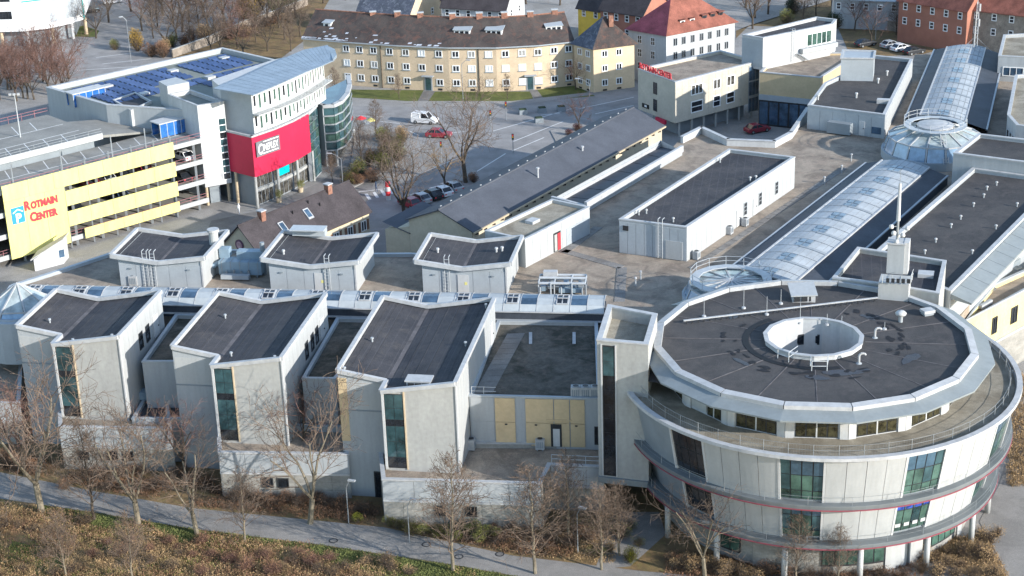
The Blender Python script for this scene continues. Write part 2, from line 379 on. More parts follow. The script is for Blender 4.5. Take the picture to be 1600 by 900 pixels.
# upper and middle storeys: conical walls of panels and tall windows
for lvl, (z0, z1, r0, r1) in enumerate(((8.9, 13.7, 17.85, 18.75), (4.4, 8.5, 16.5, 17.3))):
    MB().lathe(RO, [(r0-.25, z0), (r1-.25, z1)], 72).build('wall_backing', 'sheet_dark', rot)
    edges = []
    for k in range(-2, 4):
        w0 = -20.2+35*k; w1 = w0+12.4
        if w0 > 120: break
        if w0 < -90: continue
        dr = lambda f: (r0+(r1-r0)*f)
        fr = MB(); zb, zt = z0+.25, z1-.35; rb, rt = dr(.05), dr(.93)
        W = sector(w0, w1, rb-.3, rb-.16, zb, rt-.3, rt-.16, zt, 6).build('window', 'frame_dark', rot)
        for j in range(4):  # leftmost window gets dark panes throughout, its shade put into the colour
            d = (w1-w0)/4; a0, a1 = w0+d*j+.17, w0+d*(j+1)-.17
            cuts = (0, .22, .62, 1.) if lvl == 0 else (0, .2, .68, 1.)
            for q, (c0, c1) in enumerate(zip(cuts, cuts[1:])):
                c0 += .012; c1 -= .012
                rr0, rr1 = rb+(rt-rb)*c0, rb+(rt-rb)*c1
                sector(a0, a1, rr0-.2, rr0-.12, zb+(zt-zb)*c0, rr1-.2, rr1-.12, zb+(zt-zb)*c1, 2).build('pane', ('glass_green', 'glass_green' if (j+k) % 3 else 'glass_teal', 'glass_sky_reflect' if (j+k) % 4 else 'glass_teal')[q] if k != -1 else 'glass_dark', W)  # reflections painted as pane colour: sky in the upper panes, park green below
        for a in (w0, w1): sector(a-.35, a+.35, r0-.3, r0+.03, z0, r1-.3, r1+.03, z1, 1).build('jamb', 'white', rot)
        # four panels up to the next window
        e = [w1+.35+(35-12.4-.7)*i/4 for i in range(5)]
        for a0, a1 in zip(e, e[1:]):
            if a0 > 112: continue
            sector(a0+.07, a1-.07, r0-.24, r0+rnd.uniform(-.012, .012), z0, r1-.24, r1+rnd.uniform(-.012, .012), z1, 3).build('panel', 'panel_light', rot)
    e = [-96+i*2.85 for i in range(3)]
# banner graphics in the middle storey shop window
for j in range(4):
    a = 15.4+j*3.1; r = 16.62
    sector(a, a+2.3, 16.86, 16.94, 7.1, 16.92, 17.0, 7.45, 2).build('window_banner', 'banner_blue', rot)
    sector(a+.2, a+2.0, 16.5, 16.59, 5.15, 16.54, 16.63, 5.5, 2).build('window_banner', 'white', rot)
    sector(a+.1, a+2.4, 16.6, 16.69, 6.0, 16.7, 16.79, 6.6, 2).build('window_banner', 'black', rot)
sector(56.5, 61.5, 16.6, 16.76, 6.4, 16.85, 17.0, 7.9, 2).build('window_sign', 'sign_pink', rot)
# terrace
MB().lathe(RO, [(12.9, 13.5), (18.65, 13.5)], 72).build('terrace', 'gravel_light', rot)
MB().lathe(RO, [(18.6, 13.4), (18.6, 13.95), (19.12, 13.93), (19.14, 13.62), (18.7, 13.6)], 96).build('coping', 'coping', rot)
rr = [pol(a, 18.0) for a in range(-88, 130, 7)]; RL = MB()
for a, b in zip(rr, rr[1:]):
    for h in (14.65, 14.15): RL.tube((*a, h), (*b, h), .018, .018, 4)
    for i in range(9):
        q = (a[0]+(b[0]-a[0])*i/9, a[1]+(b[1]-a[1])*i/9); RL.tube((*q, 13.55), (*q, 14.65), .006, .006, 3)
RL = RL.build('railing', 'steel', rot)
for a in rr: MB().tube((*a, 13.5), (*a, 14.7), .03, .03, 5).build('post', 'steel', RL)
CC[0] = RC
# drum storey: windows between white piers
DV = [3+22.5*k for k in range(16)]
def facet(a0, a1, f0, f1, r, z0, z1, o0, o1):
    p, q = Vector(pol(a0, r)), Vector(pol(a1, r)); d = q-p; n = Vector((d.y, -d.x)).normalized()
    A, B = p+d*f0, p+d*f1; c = lambda P, o, z: (*(P+n*o), z)
    return MB().hexa([c(A, o1, z0), c(B, o1, z0), c(B, o0, z0), c(A, o0, z0)], [c(A, o1, z1), c(B, o1, z1), c(B, o0, z1), c(A, o0, z1)])
for i in range(16):
    a0, a1 = DV[i], DV[i]+22.5
    facet(a0, a1, 0, 1, 14.2, 13.4, 16.7, -.1, 0).build('drum_wall', 'white', rot)
    if i in (8, 9, 10): continue
    for s0, s1 in ((0, .13), (.87, 1)): facet(a0, a1, s0, s1, 14.2, 13.5, 16.5, .0, .14).build('pier', 'white', rot)
    if i == 13: facet(a0, a1, .16, .5, 14.2, 13.8, 15.7, .02, .1).build('panel', 'panel_light', rot); rg = ((.52, .84),)
    elif i == 15: rg = ((.16, .84),)
    else: rg = ((.15, .85),)
    for s0, s1 in rg:
        W = facet(a0, a1, s0, s1, 14.2, 13.6, 16.35, .0, .05).build('window', 'frame_dark', rot)
        n = 4 if s1-s0 > .4 else 2
        for j in range(n):
            d = (s1-s0)/n; facet(a0, a1, s0+d*j+.012, s0+d*(j+1)-.012, 14.2, 13.72, 14.7, .03, .075).build('pane', 'glass_goods', W)
            facet(a0, a1, s0+d*j+.012, s0+d*(j+1)-.012, 14.2, 14.76, 16.25, .03, .075).build('pane', 'glass_goods', W)
        facet(a0, a1, (s0+s1)/2-.012, (s0+s1)/2+.012, 14.2, 13.6, 16.35, .05, .1).build('mullion', 'white', W)
# sloping eave skirt, parapet and roof, each facet a sheet
def pv(k, r): return pol(3+22.5*k, r)
for k in range(16):
    if k in (11,): pass
    a, b = pv(k, 15.35), pv(k+1, 15.35); c, d = pv(k, 16.95), pv(k+1, 16.95)
    if k == 12: c, d = pv(k, 16.4), pv(k+1, 16.95)
    if k not in (10, 11): MB().hexa([(*c, 16.3), (*d, 16.3), (*b, 16.4), (*a, 16.4)], [(*c, 16.45), (*d, 16.45), (*b, 16.85), (*a, 16.85)]).build('eave_sheet', 'skirt', rot)
    ai, bi = pv(k, 14.7), pv(k+1, 14.7); a2, b2 = pv(k, 15.42), pv(k+1, 15.42)
    f = .008
    lerp = lambda p, q, s: (p[0]+(q[0]-p[0])*s, p[1]+(q[1]-p[1])*s)
    MB().hexa([(*lerp(a2, b2, f), 16.75), (*lerp(a2, b2, 1-f), 16.75), (*lerp(ai, bi, 1-f), 16.75), (*lerp(ai, bi, f), 16.75)], [(*lerp(a2, b2, f), 17.2), (*lerp(a2, b2, 1-f), 17.2), (*lerp(ai, bi, 1-f), 17.3), (*lerp(ai, bi, f), 17.3)]).build('coping', 'coping', rot)
r = MB(); WN = 18
out = [pv(k, 15.3) for k in range(16)]; vs = [(*p, 16.85) for p in out]+[(*pol(360*k/16+3, 4.6), 16.92) for k in range(16)]
r.add(vs, [(k, (k+1) % 16, 16+(k+1) % 16, 16+k) for k in range(16)]); r.build('roof', 'felt_brown', rot)
for k in range(16):
    a = 3+22.5*k+11.2; p, q = pol(a, 4.9), pol(a, 14.5); MB().bar((*p, 16.93), (*q, 16.87), .10, .03).build('seam', 'felt_seam', rot)
MB().lathe(RC, [(6.15, 16.89), (6.15, 16.945), (6.75, 16.942), (6.75, 16.88)], 40, math.radians(-150), math.radians(12)).build('drain_channel', 'black', rot)
# light well
WA = [(-9+24*k) for k in range(15)]
wl_ = MB()
for k in range(15):
    a, b = WA[k], WA[k]+24; wl_.face((*pol(b, 4.45), 12.2), (*pol(a, 4.45), 12.2), (*pol(a, 4.45), 17.3), (*pol(b, 4.45), 17.3))
    wl_.face((*pol(a, 4.72), 16.8), (*pol(b, 4.72), 16.8), (*pol(b, 4.72), 17.3), (*pol(a, 4.72), 17.3))
wl_.build('light_well', 'white', rot)
MB().ringpoly([(pol(a, 4.82)) for a in WA], [(pol(a, 4.38)) for a in WA], 17.3, 17.42).build('well_coping', 'coping', rot)
MB().lathe(RC, [(0, 13.0), (4.5, 13.0)], 20).build('well_floor', 'felt', rot)
for a in (168, 188):
    for sgn in (0,):
        p, q = pol(a-6.5, 4.40), pol(a+6.5, 4.40); W = MB().hexa([(*p, 14.6), (*q, 14.6), (*pol(a+6.5, 4.5), 14.6), (*pol(a-6.5, 4.5), 14.6)], [(*p, 15.7), (*q, 15.7), (*pol(a+6.5, 4.5), 15.7), (*pol(a-6.5, 4.5), 15.7)]).build('window', 'frame_dark', rot)
        p, q = pol(a-5.7, 4.385), pol(a+5.7, 4.385); MB().hexa([(*p, 14.75), (*q, 14.75), (*pol(a+5.7, 4.42), 14.75), (*pol(a-5.7, 4.42), 14.75)], [(*p, 15.55), (*q, 15.55), (*pol(a+5.7, 4.42), 15.55), (*pol(a-5.7, 4.42), 15.55)]).build('pane', 'glass_dark', W)

# ================================================================ STAIR TOWER by the rotunda
sp = [(7.8, 151.2), (12.5, 149.7), (14.0, 157.0), (9.4, 159.8)]
t = thing('stair_tower', 'slim pale stair tower with dark glass strip joining the round building', 'building', (10.5, 154, 0))
block(t, sp, 4.6, 18.9, 'render', 'gravel_light', 1.1, .45)
a, b = sp[0], sp[1]
wall_box(MB(), a, b, 0, wallframe(a, b)[3], 4.0, 4.6, -2, .25).build('soffit_band', 'skirt', t)
G_ = wall_box(MB(), a, b, .5, 1.75, 4.75, 18.5, -.02, .03).build('glass_strip', 'frame_dark', t)
zz = 4.9
for k in range(9):
    z2 = zz+1.5; wall_box(MB(), a, b, .6, 1.65, zz, min(z2-.05, 18.4), .0, .05).build('pane', 'glass_teal' if k > 6 else 'glass_dark', G_); zz = z2
wall_box(MB(), a, b, .36, .5, 4.7, 18.6, .0, .12).build('jamb', 'white', t)
wall_box(MB(), a, b, 1.75, 1.86, 4.7, 18.6, .0, .1).build('jamb', 'white', t)
MB().face((*sp[1], 15.2), (*pol(-72, 15.6), 15.2), (*pol(-90, 15.2), 16.6), (*sp[2], 16.6)).build('link_roof', 'felt', t)
# ================================================================ FRONT TOWERS with butterfly roofs
TU, TV = Vector((.984, -.178)), Vector((.178, .984))
def tower(o, L, label, wins, ochre_edge, glow):
    O = Vector(o); S, W, REC = 7.4, 12.3, 2.4; ZR, ZL, ZV = 14.1, 13.85, 12.95
    t = thing('gallery_tower', label, 'building', (O.x-6, O.y+8, 0), 'towers with butterfly roofs along the river front')
    T = lambda u, v: tuple(O+TU*u+TV*v)
    RF, RB, LB, LF, K, GL, VB = T(0, 0), T(0, L), T(-W, L), T(-W, REC), T(-S, REC), T(-S, 0), T(-S, L)
    f = lambda a, b, za, zb: MB().face((*a, 0), (*b, 0), (*b, zb), (*a, za))
    f(GL, RF, ZV, ZR).build('front_wall', 'render', t); f(RF, RB, ZR, ZR).build('side_wall', 'panel_light', t)
    f(LF, K, ZL, ZV).build('front_wall', 'panel', t); f(K, GL, ZV, ZV).build('fin_wall', 'render', t)
    MB().face((*RB, 0), (*VB, 0), (*LB, 0), (*LB, ZL), (*VB, ZV), (*RB, ZR)).build('back_wall', 'panel', t); f(LB, LF, ZL, ZL).build('side_wall', 'panel', t)
    d = .32
    MB().face((*T(-W, REC), ZL-d), (*T(-S, REC), ZV-d), (*T(-S, L), ZV-d), (*T(-W, L), ZL-d)).build('roof', 'felt', t)
    MB().face((*T(-S, 0), ZV-d), (*T(0, 0), ZR-d), (*T(0, L), ZR-d), (*T(-S, L), ZV-d)).build('roof', 'felt', t)
    n = int(L/2.2)
    for sl in (0, 1):      # felt laps
        for i in range(1, 6):
            u = -S+S*i/6 if sl else -W+(W-S)*i/6 if i < 4 else None
            if u is None: continue
            z = (ZV+(ZR-ZV)*i/6 if sl else ZL+(ZV-ZL)*i/6)-d+.012
            MB().bar((*T(u, .3 if sl else REC+.3), z), (*T(u, L-.3), z), .05, .012).build('felt_lap', 'felt_brown', t)
    MB().bar((*T(-S, REC*.2), ZV-d+.03), (*T(-S, L-.2), ZV-d+.03), .45, .03).build('valley', 'felt_seam', t)
    c = MB(); w, h = .42, .4
    for a, b, za, zb in ((RF, RB, ZR, ZR), (RB, VB, ZR, ZV), (VB, LB, ZV, ZL), (LB, LF, ZL, ZL), (LF, K, ZL, ZV), (K, GL, ZV, ZV), (GL, RF, ZV, ZR)):
        c.bar((*a, za), (*b, zb), w, h)
    c.build('coping', 'coping', t)
    # glass strip
    FR = wall_box(MB(), GL, RF, .28, 2.2, 4.7, 12.75, -.05, .03).build('glass_strip', 'frame_dark', t)
    zs = [4.8, 5.9, 7.6, 9.3, 10.0, 11.2, 12.7]
    for k, (z0, z1) in enumerate(zip(zs, zs[1:])):
        for x in (0, 1): wall_box(MB(), GL, RF, .33+x*.93, .33+x*.93+.88, z0+.03, z1-.03, 0, .055).build('pane', 'glass_dark' if k in (0, 3) else 'glass_teal', FR)
    wall_box(MB(), GL, RF, .04, .28, 4.6, 12.9, 0, .14).build('jamb', 'white', t)
    wall_box(MB(), GL, RF, 2.2, 2.34, 4.6, 13.1, 0, .1).build('jamb', 'render_warm', t)
    wall_box(MB(), GL, RF, S-.02, S+.12, 4.4, 13.9, -.1, .1).build('corner_trim', 'white', t)
    # side panels, upper course
    m = max(3, int(L/1.25)); panels(t, RF, RB, 9.9, 13.85, m, 'panel_light', .035, .03)
    for s in wins: window(t, RF, RB, L-s-.55, L-s+.55, 10.3, 12.2, 1, 2, 'glass_dark', 'frame_dark', .07, .1)
    door(t, RF, RB, L-3.3, L-1.8, 9.85, 12.4, 'white', .1)
    wall_box(MB(), LF, K, 0, (W-S), 9.55, 9.68, 0, .05).build('string_course', 'sheet_dark', t)
    wall_box(MB(), LF, K, .1, (W-S)-.1, 9.75, 12.7, 0, .02).build('upper_panel', 'panel_light', t)
    if ochre_edge: wall_box(MB(), LF, K, -.02, .85, 6.2, 13.1, 0, .06).build('edge_panel', 'ochre', t)
    if ochre_edge:
        D = wall_box(MB(), LF, K, 3.0, 4.8, 0, 2.9, 0, .1).build('door', 'frame_dark', t)
        wall_box(MB(), LF, K, 3.15, 3.85, .1, 2.75, .1, .14).build('leaf', 'glass_dark', D)
    # roof vents
    for u, v in glow:
        z = (ZV+(u+S)/S*(ZR-ZV) if u > -S else ZL+(u+W)/(W-S)*(ZV-ZL))-d
        q = T(u, v); V_ = MB().tube((*q, z), (*q, z+.35), .09, .09, 8).build('vent_pipe', 'panel', t); MB().tube((*q, z+.35), (*q, z+.5), .17, .15, 8).build('cap', 'panel', V_)
    return t, T
mat('render_warm', (.50, .40, .27), .85, .1, .6)
T3, F3 = tower((-5.8, 153.0), 21.7, 'tallest butterfly-roofed tower front, nearest the round building, with louvred roof box', [], True, [(-10.9, 11), (-11.8, 3.2), (-.9, 10), (-.6, 20)])
T2, F2 = tower((-23.35, 160.4), 17.2, 'middle of the three butterfly-roofed towers facing the river path', [4.6, 6.4, 8.6], False, [(-6.2, 2.9), (-.8, .6), (-9.8, 12)])
T1, F1 = tower((-41.0, 167.4), 12.7, 'leftmost butterfly-roofed tower beside the glass pyramid dome', [5.0, 7.0], False, [(-9.9, 5.3), (-.9, .6), (-5.3, .6)])
q = F3(-3.9, 1.7); rb = MB().box((*q, 12.9), 2.3, 1.3, .75, -.18).build('roof_box', 'sheet', T3)
MB().box((*q, 13.65), 2.6, 1.6, .12, -.18).build('lid', 'coping', rb)
for k in range(3): qq = F3(-3.9+(k-1)*.7, 1.02); MB().box((*qq, 13.0), .6, .06, .5, -.18).build('louvre', 'frame_dark', rb)

# link blocks between the towers, gravelled roofs
def linkblock(label, poly, z, nm='link_block', wall='panel', roof='gravel_dark', par=.35, z0=0.):
    c = ctr(poly); t = thing(nm, label, 'building', (c[0], c[1], 0)); block(t, poly, z0, z, wall, roof, par, .3, 'sheet'); return t
lb1 = linkblock('link block with dark gravel roof between left and middle towers', [g(222, 566, 10), g(278, 566, 10), (-31.8, 182), (-38.0, 183)], 10.0)
lb2 = linkblock('link block with mossy gravel roof between middle tower and tallest tower', [g(472, 592, 10), g(524, 593, 10), (-14.0, 179.6), (-19.6, 180.3)], 10.0)
lb3 = linkblock('wide link block with brown gravel roof and ochre wall panels beside stair tower', [g(733, 619, 10), g(938, 624, 10), (9.2, 176.6), (-1.7, 178)], 10.0, roof='gravel_dark')
a, b = g(733, 619, 10), g(938, 624, 10); L = math.dist(a, b); k = L/205.
sx = lambda px: (px-733)*k
for x0, x1, m in ((735, 772, 'panel'), (773, 805, 'ochre'), (821, 865, 'ochre'), (866, 890, 'ochre'), (891, 914, 'ochre')):
    for z0, z1 in ((4.7, 7.25), (7.3, 9.9)): wall_box(MB(), a, b, sx(x0), sx(x1)-.04, z0, z1, 0, .12 if m == 'ochre' else .04).build('wall_panel', m, lb3)
D = wall_box(MB(), a, b, sx(860), sx(877), 4.7, 7.2, .1, .18).build('door_frame', 'frame_dark', lb3)
wall_box(MB(), a, b, sx(863.5), sx(874), 4.75, 6.7, .18, .22).build('leaf', 'white', D)
window(lb3, a, b, sx(928), sx(934), 5.0, 7.0, 1, 1, 'glass_dark', 'frame_dark', .08, .1)
for px in (788, 835, 898): wall_box(MB(), a, b, sx(px), sx(px+4), 7.0, 7.12, .12, .2).build('wall_lamp', 'frame_dark', lb3)
wall_box(MB(), a, b, sx(853), sx(893), 7.6, 7.72, .12, .25).build('awning_rail', 'ochre', lb3)
for i in range(11):   # slab path along the tower
    p = Vector(g(740, 610, 10)).lerp(Vector(g(793, 517, 10)), i/11); q = Vector(g(740, 610, 10)).lerp(Vector(g(793, 517, 10)), (i+.95)/11); w = Vector((1.9, 0))
    MB().hexa([(*p, 9.66), (*(p+w), 9.66), (*(q+w), 9.66), (*q, 9.66)], [(*p, 9.71), (*(p+w), 9.71), (*(q+w), 9.71), (*q, 9.71)]).build('slab', 'paving', lb3)
for px in (829, 897):
    p, q = g(px, 520, 9.7), g(px, 538, 9.7); MB().bar((*p, 9.75), (*q, 9.75), .35, .06).build('slab', 'coping', lb3)
railing(lb3, [g(737, 617, 10), g(775, 618, 10)], 10.0, .9, 1.2)

# podium fronts along the path
def podium(label, poly, z, front, wins, split=2.7):
    c = ctr(poly); t = thing('podium', label, 'building', (c[0], c[1], 0), 'low podium fronts along the path')
    block(t, poly, 0, z, 'concrete', 'gravel', .5, .35)
    p0, p1 = front; L = math.dist(p0, p1)
    n = max(3, int(L/2.6)); panels(t, p0, p1, split+.12, z-.1, n, 'panel', .04, .05)
    wall_box(MB(), p0, p1, 0, L, split-.12, split+.1, 0, .12).build('white_band', 'coping', t)
    n = max(3, int(L/1.9))
    for r_ in range(3): panels(t, p0, p1, .08+r_*.84, .06+(r_+1)*.84, n, 'concrete', .05, .04, 'stone_slab')
    for s0, s1, z0, z1 in wins: window(t, p0, p1, s0, s1, z0, z1, 1, 1, 'glass_dark', 'frame_dark', .1, .12)
    return t
A, B, C_, D_, E_, F_ = g(597, 750, 4.9), g(845, 757, 4.9), g(860, 727, 4.9), g(944, 731, 4.9), g(943, 692, 4.9), g(590, 690, 4.9)
pd3 = podium('concrete podium front below the tallest tower, with terrace to its right', [A, B, C_, D_, E_, F_], 4.9, (A, B), [(5.0, 6.1, 1.2, 2.3), (8.0, 9.2, 1.2, 2.3)])
L = math.dist(C_, D_); panels(pd3, C_, D_, 2.9, 4.8, 3, 'panel_light', .05, .05); wall_box(MB(), C_, D_, 0, L, 2.6, 2.85, 0, .2).build('white_band', 'coping', pd3)
railing(pd3, [g(862, 723, 4.9), g(942, 727, 4.9)], 4.9, .9, 1.6)
A, B = g(341, 708, 4.9), g(545, 711, 4.9)
pd2 = podium('concrete podium front below the middle tower', [A, B, g(542, 655, 4.9), g(338, 650, 4.9)], 4.9, (A, B), [(4.2, 5.4, 1.1, 2.2), (5.8, 7.0, 1.1, 2.2)])
A, B = g(92, 668, 4.9), g(268, 671, 4.9)
pd1 = podium('concrete podium front below the leftmost tower', [A, B, g(262, 625, 4.9), g(90, 620, 4.9)], 4.9, (A, B), [(1.7, 2.9, 1.2, 2.3), (4.8, 6.0, 1.2, 2.3), (6.5, 7.7, 1.2, 2.3)])
A, B = g(-70, 629, 4.9), g(31, 631, 4.9)
pd0 = podium('low podium with tan gravel roof at the left edge of the picture', [A, B, g(36, 550, 4.9), g(-70, 548, 4.9)], 4.9, (A, B), [])
# sunk yards with ventilation ducts between the towers
yb1 = linkblock('low yard roof with ducts between left and middle towers', [g(206, 655, 5), g(331, 655, 5), (-33.8, 171.5), (-40, 173)], 5.0, roof='felt', wall='panel', nm='yard_block')
yb2 = linkblock('low yard wall between middle tower and tallest tower', [g(455, 665, 5.), g(545, 668, 5.), (-15.5, 168), (-22, 169)], 5.0, roof='gravel_dark', wall='panel', nm='yard_block')

# ================================================================ GLASS GALLERY STRIP
SA, SB = Vector((-56, 186.0)), Vector((9.9, 176.6)); SD = (SB-SA).normalized(); SN = Vector((-SD.y, SD.x))
t = thing('glass_gallery', 'long low barrel-vaulted glass gallery roof running behind the three front towers', 'glass roof', (*((SA+SB)/2), 9.6))
SQ = lambda s, n: tuple(SA+SD*s+SN*n)
SL = (SB-SA).length
MB().hexa([(*SQ(0, 0), 9.6), (*SQ(SL, 0), 9.6), (*SQ(SL, 3.6), 9.6), (*SQ(0, 3.6), 9.6)], [(*SQ(0, 0), 11.0), (*SQ(SL, 0), 11.0), (*SQ(SL, 3.6), 11.0), (*SQ(0, 3.6), 11.0)]).build('side_wall', 'bitumen_blue', t)
MB().bar((*SQ(0, -.12), 10.05), (*SQ(SL, -.12), 10.05), .3, .12).build('gutter', 'coping', t)
MB().bar((*SQ(0, -.08), 11.02), (*SQ(SL, -.08), 11.02), .24, .12).build('eave_rail', 'coping', t)
nseg = 36; prof = [(0., 11.05), (.7, 11.62), (1.7, 11.95), (2.7, 11.95), (3.6, 11.7)]
for i in range(nseg):
    s0, s1 = SL*i/nseg+.04, SL*(i+1)/nseg-.04
    kind = i % 3
    for j in range(4):
        (n0, z0), (n1, z1) = prof[j], prof[j+1]
        q = [(*SQ(s0, n0+.02), z0), (*SQ(s1, n0+.02), z0), (*SQ(s1, n1-.02), z1), (*SQ(s0, n1-.02), z1)]
        m = 'glass_blue' if (kind == 1 and j in (1, 2)) else 'vault_light'
        MB().hexa([(a, b, c-.08) for a, b, c in q], q).build('pane' if m == 'glass_blue' else 'roof_panel', m, t)
    if kind == 0:   # 2 x 2 skylight
        sk = MB(); sm = (s0+s1)/2
        for ds in (-.62, 0, .62):
            sk.bar((*SQ(sm+ds, .75), 11.72), (*SQ(sm+ds, 2.5), 12.06), .12, .14)
        for n, z in ((.75, 11.72), (1.65, 12.02), (2.5, 12.06)): sk.bar((*SQ(sm-.62, n), z), (*SQ(sm+.62, n), z), .12, .14)
        SK = sk.build('skylight', 'coping', t)
        for ds in (-.56, .06):
            for (n0, z0), (n1, z1) in (((.8, 11.72), (1.6, 12.0)), ((1.7, 12.0), (2.45, 12.04))):
                MB().face((*SQ(sm+ds, n0), z0+.02), (*SQ(sm+ds+.5, n0), z0+.02), (*SQ(sm+ds+.5, n1), z1+.02), (*SQ(sm+ds, n1), z1+.02)).build('pane', 'glass_dark', SK)
rb = MB()
for i in range(nseg+1):
    s = SL*i/nseg
    for (n0, z0), (n1, z1) in zip(prof, prof[1:]): rb.bar((*SQ(s, n0), z0+.01), (*SQ(s, n1), z1+.01), .07, .07)
rb.build('glazing_bar', 'coping', t)

# ================================================================ REAR PAVILIONS with butterfly roofs
def pavilion(label, lf, rf, depth, doorx, ladx, extra):
    lf, rf = Vector(lf), Vector(rf); U = (rf-lf).normalized(); V = Vector((-U.y, U.x)); W = (rf-lf).length
    t = thing('roof_pavilion', label, 'plant room', (*(lf+U*W/2+V*depth/2), DECK), 'plant pavilions with butterfly roofs on the deck')
    P = lambda u, v: tuple(lf+U*u+V*v); ZH, ZV = 14.0, 13.25; vu = W*.5; o = .0
    ins = .75
    A, B, C, D = P(ins, ins*.4), P(W-ins*.7, ins*.4), P(W-ins*.7, depth-.3), P(ins, depth-.3); VF, VB = P(vu, ins*.4), P(vu, depth-.3)
    MB().face((*A, DECK), (*VF, DECK), (*B, DECK), (*B, ZH-.3), (*VF, ZV-.3), (*A, ZH-.3)).build('front_wall', 'sheet', t)
    MB().face((*B, DECK), (*C, DECK), (*C, ZH-.3), (*B, ZH-.3)).build('side_wall', 'panel_light', t)
    MB().face((*D, DECK), (*A, DECK), (*A, ZH-.3), (*D, ZH-.3)).build('side_wall', 'sheet', t)
    MB().face((*C, DECK), (*VB, DECK), (*D, DECK), (*D, ZH-.3), (*VB, ZV-.3), (*C, ZH-.3)).build('back_wall', 'sheet', t)
    MB().face((*P(0, 0), ZH-.25), (*P(vu, 0), ZV-.25), (*P(vu, depth), ZV-.25), (*P(0, depth), ZH-.25)).build('roof', 'felt', t)
    MB().face((*P(vu, 0), ZV-.25), (*P(W, 0), ZH-.25), (*P(W, depth), ZH-.25), (*P(vu, depth), ZV-.25)).build('roof', 'felt', t)
    MB().bar((*P(vu, .2), ZV-.22), (*P(vu, depth-.2), ZV-.22), .32, .03).build('valley', 'felt_seam', t)
    c = MB()
    for (u0, v0, z0), (u1, v1, z1) in (((0, 0, ZH), (vu, 0, ZV)), ((vu, 0, ZV), (W, 0, ZH)), ((W, 0, ZH), (W, depth, ZH)), ((W, depth, ZH), (vu, depth, ZV)), ((vu, depth, ZV), (0, depth, ZH)), ((0, depth, ZH), (0, 0, ZH))):
        c.bar((*P(u0, v0), z0-.12), (*P(u1, v1), z1-.12), .4, .5)
    c.build('coping', 'coping', t)
    L = math.dist(A, B); panels(t, A, B, DECK+.05, ZV-.45, 5, 'sheet', .05, .04, 'wall_panel')
    wall_box(MB(), A, B, L-.14, L+.04, DECK, ZH-.4, -.05, .1).build('corner_trim', 'coping', t)
    if doorx:
        Dd = door(t, A, B, doorx*L, doorx*L+1.25, DECK+.05, DECK+2.3, 'white', .1, False)
        wall_box(MB(), A, B, doorx*L+.8, doorx*L+1.1, DECK+1.1, DECK+1.45, .1, .12).build('warning_plate', 'yellow', Dd)
    for f in ladx:
        q = on_wall(A, B, f*L, .0); ladder(t, q, DECK+.1, ZH+.5, tuple(-V))
    for f in (.12, .82): wall_box(MB(), A, B, f*L, f*L+.4, 12.2, 12.32, .04, .2).build('wall_lamp', 'sheet_dark', t)
    for u, v in extra:
        q = P(u*W, v*depth); z = (ZH+(ZV-ZH)*(u/.5 if u < .5 else (1-u)/.5))-.25
        V_ = MB().tube((*q, z), (*q, z+.4), .12, .12, 8).build('vent_pipe', 'coping', t); MB().tube((*q, z+.4), (*q, z+.58), .2, .17, 8).build('cap', 'coping', V_)
    return t, P
PV1, PF1 = pavilion('leftmost roof pavilion on the deck with long ladder and two wall boxes', (-46.8, 192.4), (-35.5, 190.5), 9.0, 0, [.33, .42], [])
PV2, PF2 = pavilion('middle roof pavilion on the deck with grey hood at its back edge', (-28.8, 189.4), (-17.4, 187.4), 9.3, .52, [.68], [(.16, .3)])
PV3, PF3 = pavilion('rightmost roof pavilion on the deck, next to the flat white plant room', (-11.0, 187.0), (-.1, 185.1), 8.9, .42, [.3], [(.17, .45), (.78, .55), (.84, .56)])
q = PF2(3.3, 9.1); MB().box((*q, 13.7), 4.0, 1.2, .9, -.17).build('hood', 'sheet', PV2); q = PF2(3.3, 8.6); MB().box((*q, 14.6), 4.2, 1.9, .12, -.17).build('hood_lid', 'steel_light', PV2)

# ================================================================ PLANT HOUSES on the deck
bi = [(20.8, 194.0), (37.7, 219.5), (29.6, 224.0), (13.1, 197.7)]
t = plant = thing('plant_house', 'long flat-roofed plant house clad in grey sheet, alone on the gravel deck', 'plant room', (25, 209, DECK))
block(t, bi, DECK, 14.25, 'panel', 'felt', .35, .35)
L = math.dist(bi[3], bi[0]); panels(t, bi[3], bi[0], DECK+.1, 14.0, 8, 'sheet', .05, .05)
L2 = math.dist(bi[0], bi[1]); panels(t, bi[0], bi[1], DECK+.1, 14.0, 24, 'panel_light', .03, .03)
door(t, bi[3], bi[0], L-2.6, L-.5, DECK+.1, DECK+2.4, 'panel_light', .12, False)
wall_box(MB(), bi[3], bi[0], .5, 1.2, 13.0, 13.6, .05, .15).build('louvre', 'frame_dark', t)
ladder(t, on_wall(bi[3], bi[0], L*.62), DECK+.1, 15.0, tuple(wallframe(bi[3], bi[0])[2]))
for s in (13.2, 18.0): door(t, bi[0], bi[1], s, s+1., DECK+.1, DECK+2.3, 'white', .1)
for s in (15.3, 19.6, 24.5): window(t, bi[0], bi[1], s, s+.9, DECK+.9, DECK+2.6, 1, 3, 'frame_dark', 'frame_grey', .08, .1)
bj = [(1.7, 193.8), (9.9, 204.6), (5.4, 208.1), (-3.0, 197.3)]
t = thing('plant_house', 'small white plant house with tan gravel roof beside the rightmost roof pavilion', 'plant room', (4, 201, DECK))
block(t, bj, DECK, 13.5, 'panel_light', 'gravel_light', .3, .3); L = math.dist(bj[0], bj[1])
panels(t, bj[0], bj[1], DECK+.1, 13.3, 9, 'panel_light', .04, .04)
wall_box(MB(), bj[0], bj[1], L*.62, L*.98, DECK+.1, 12.3, .04, .08).build('side_sheet', 'sheet', t)  # bluish sheet stands in for the long plant house's shadow on this wall
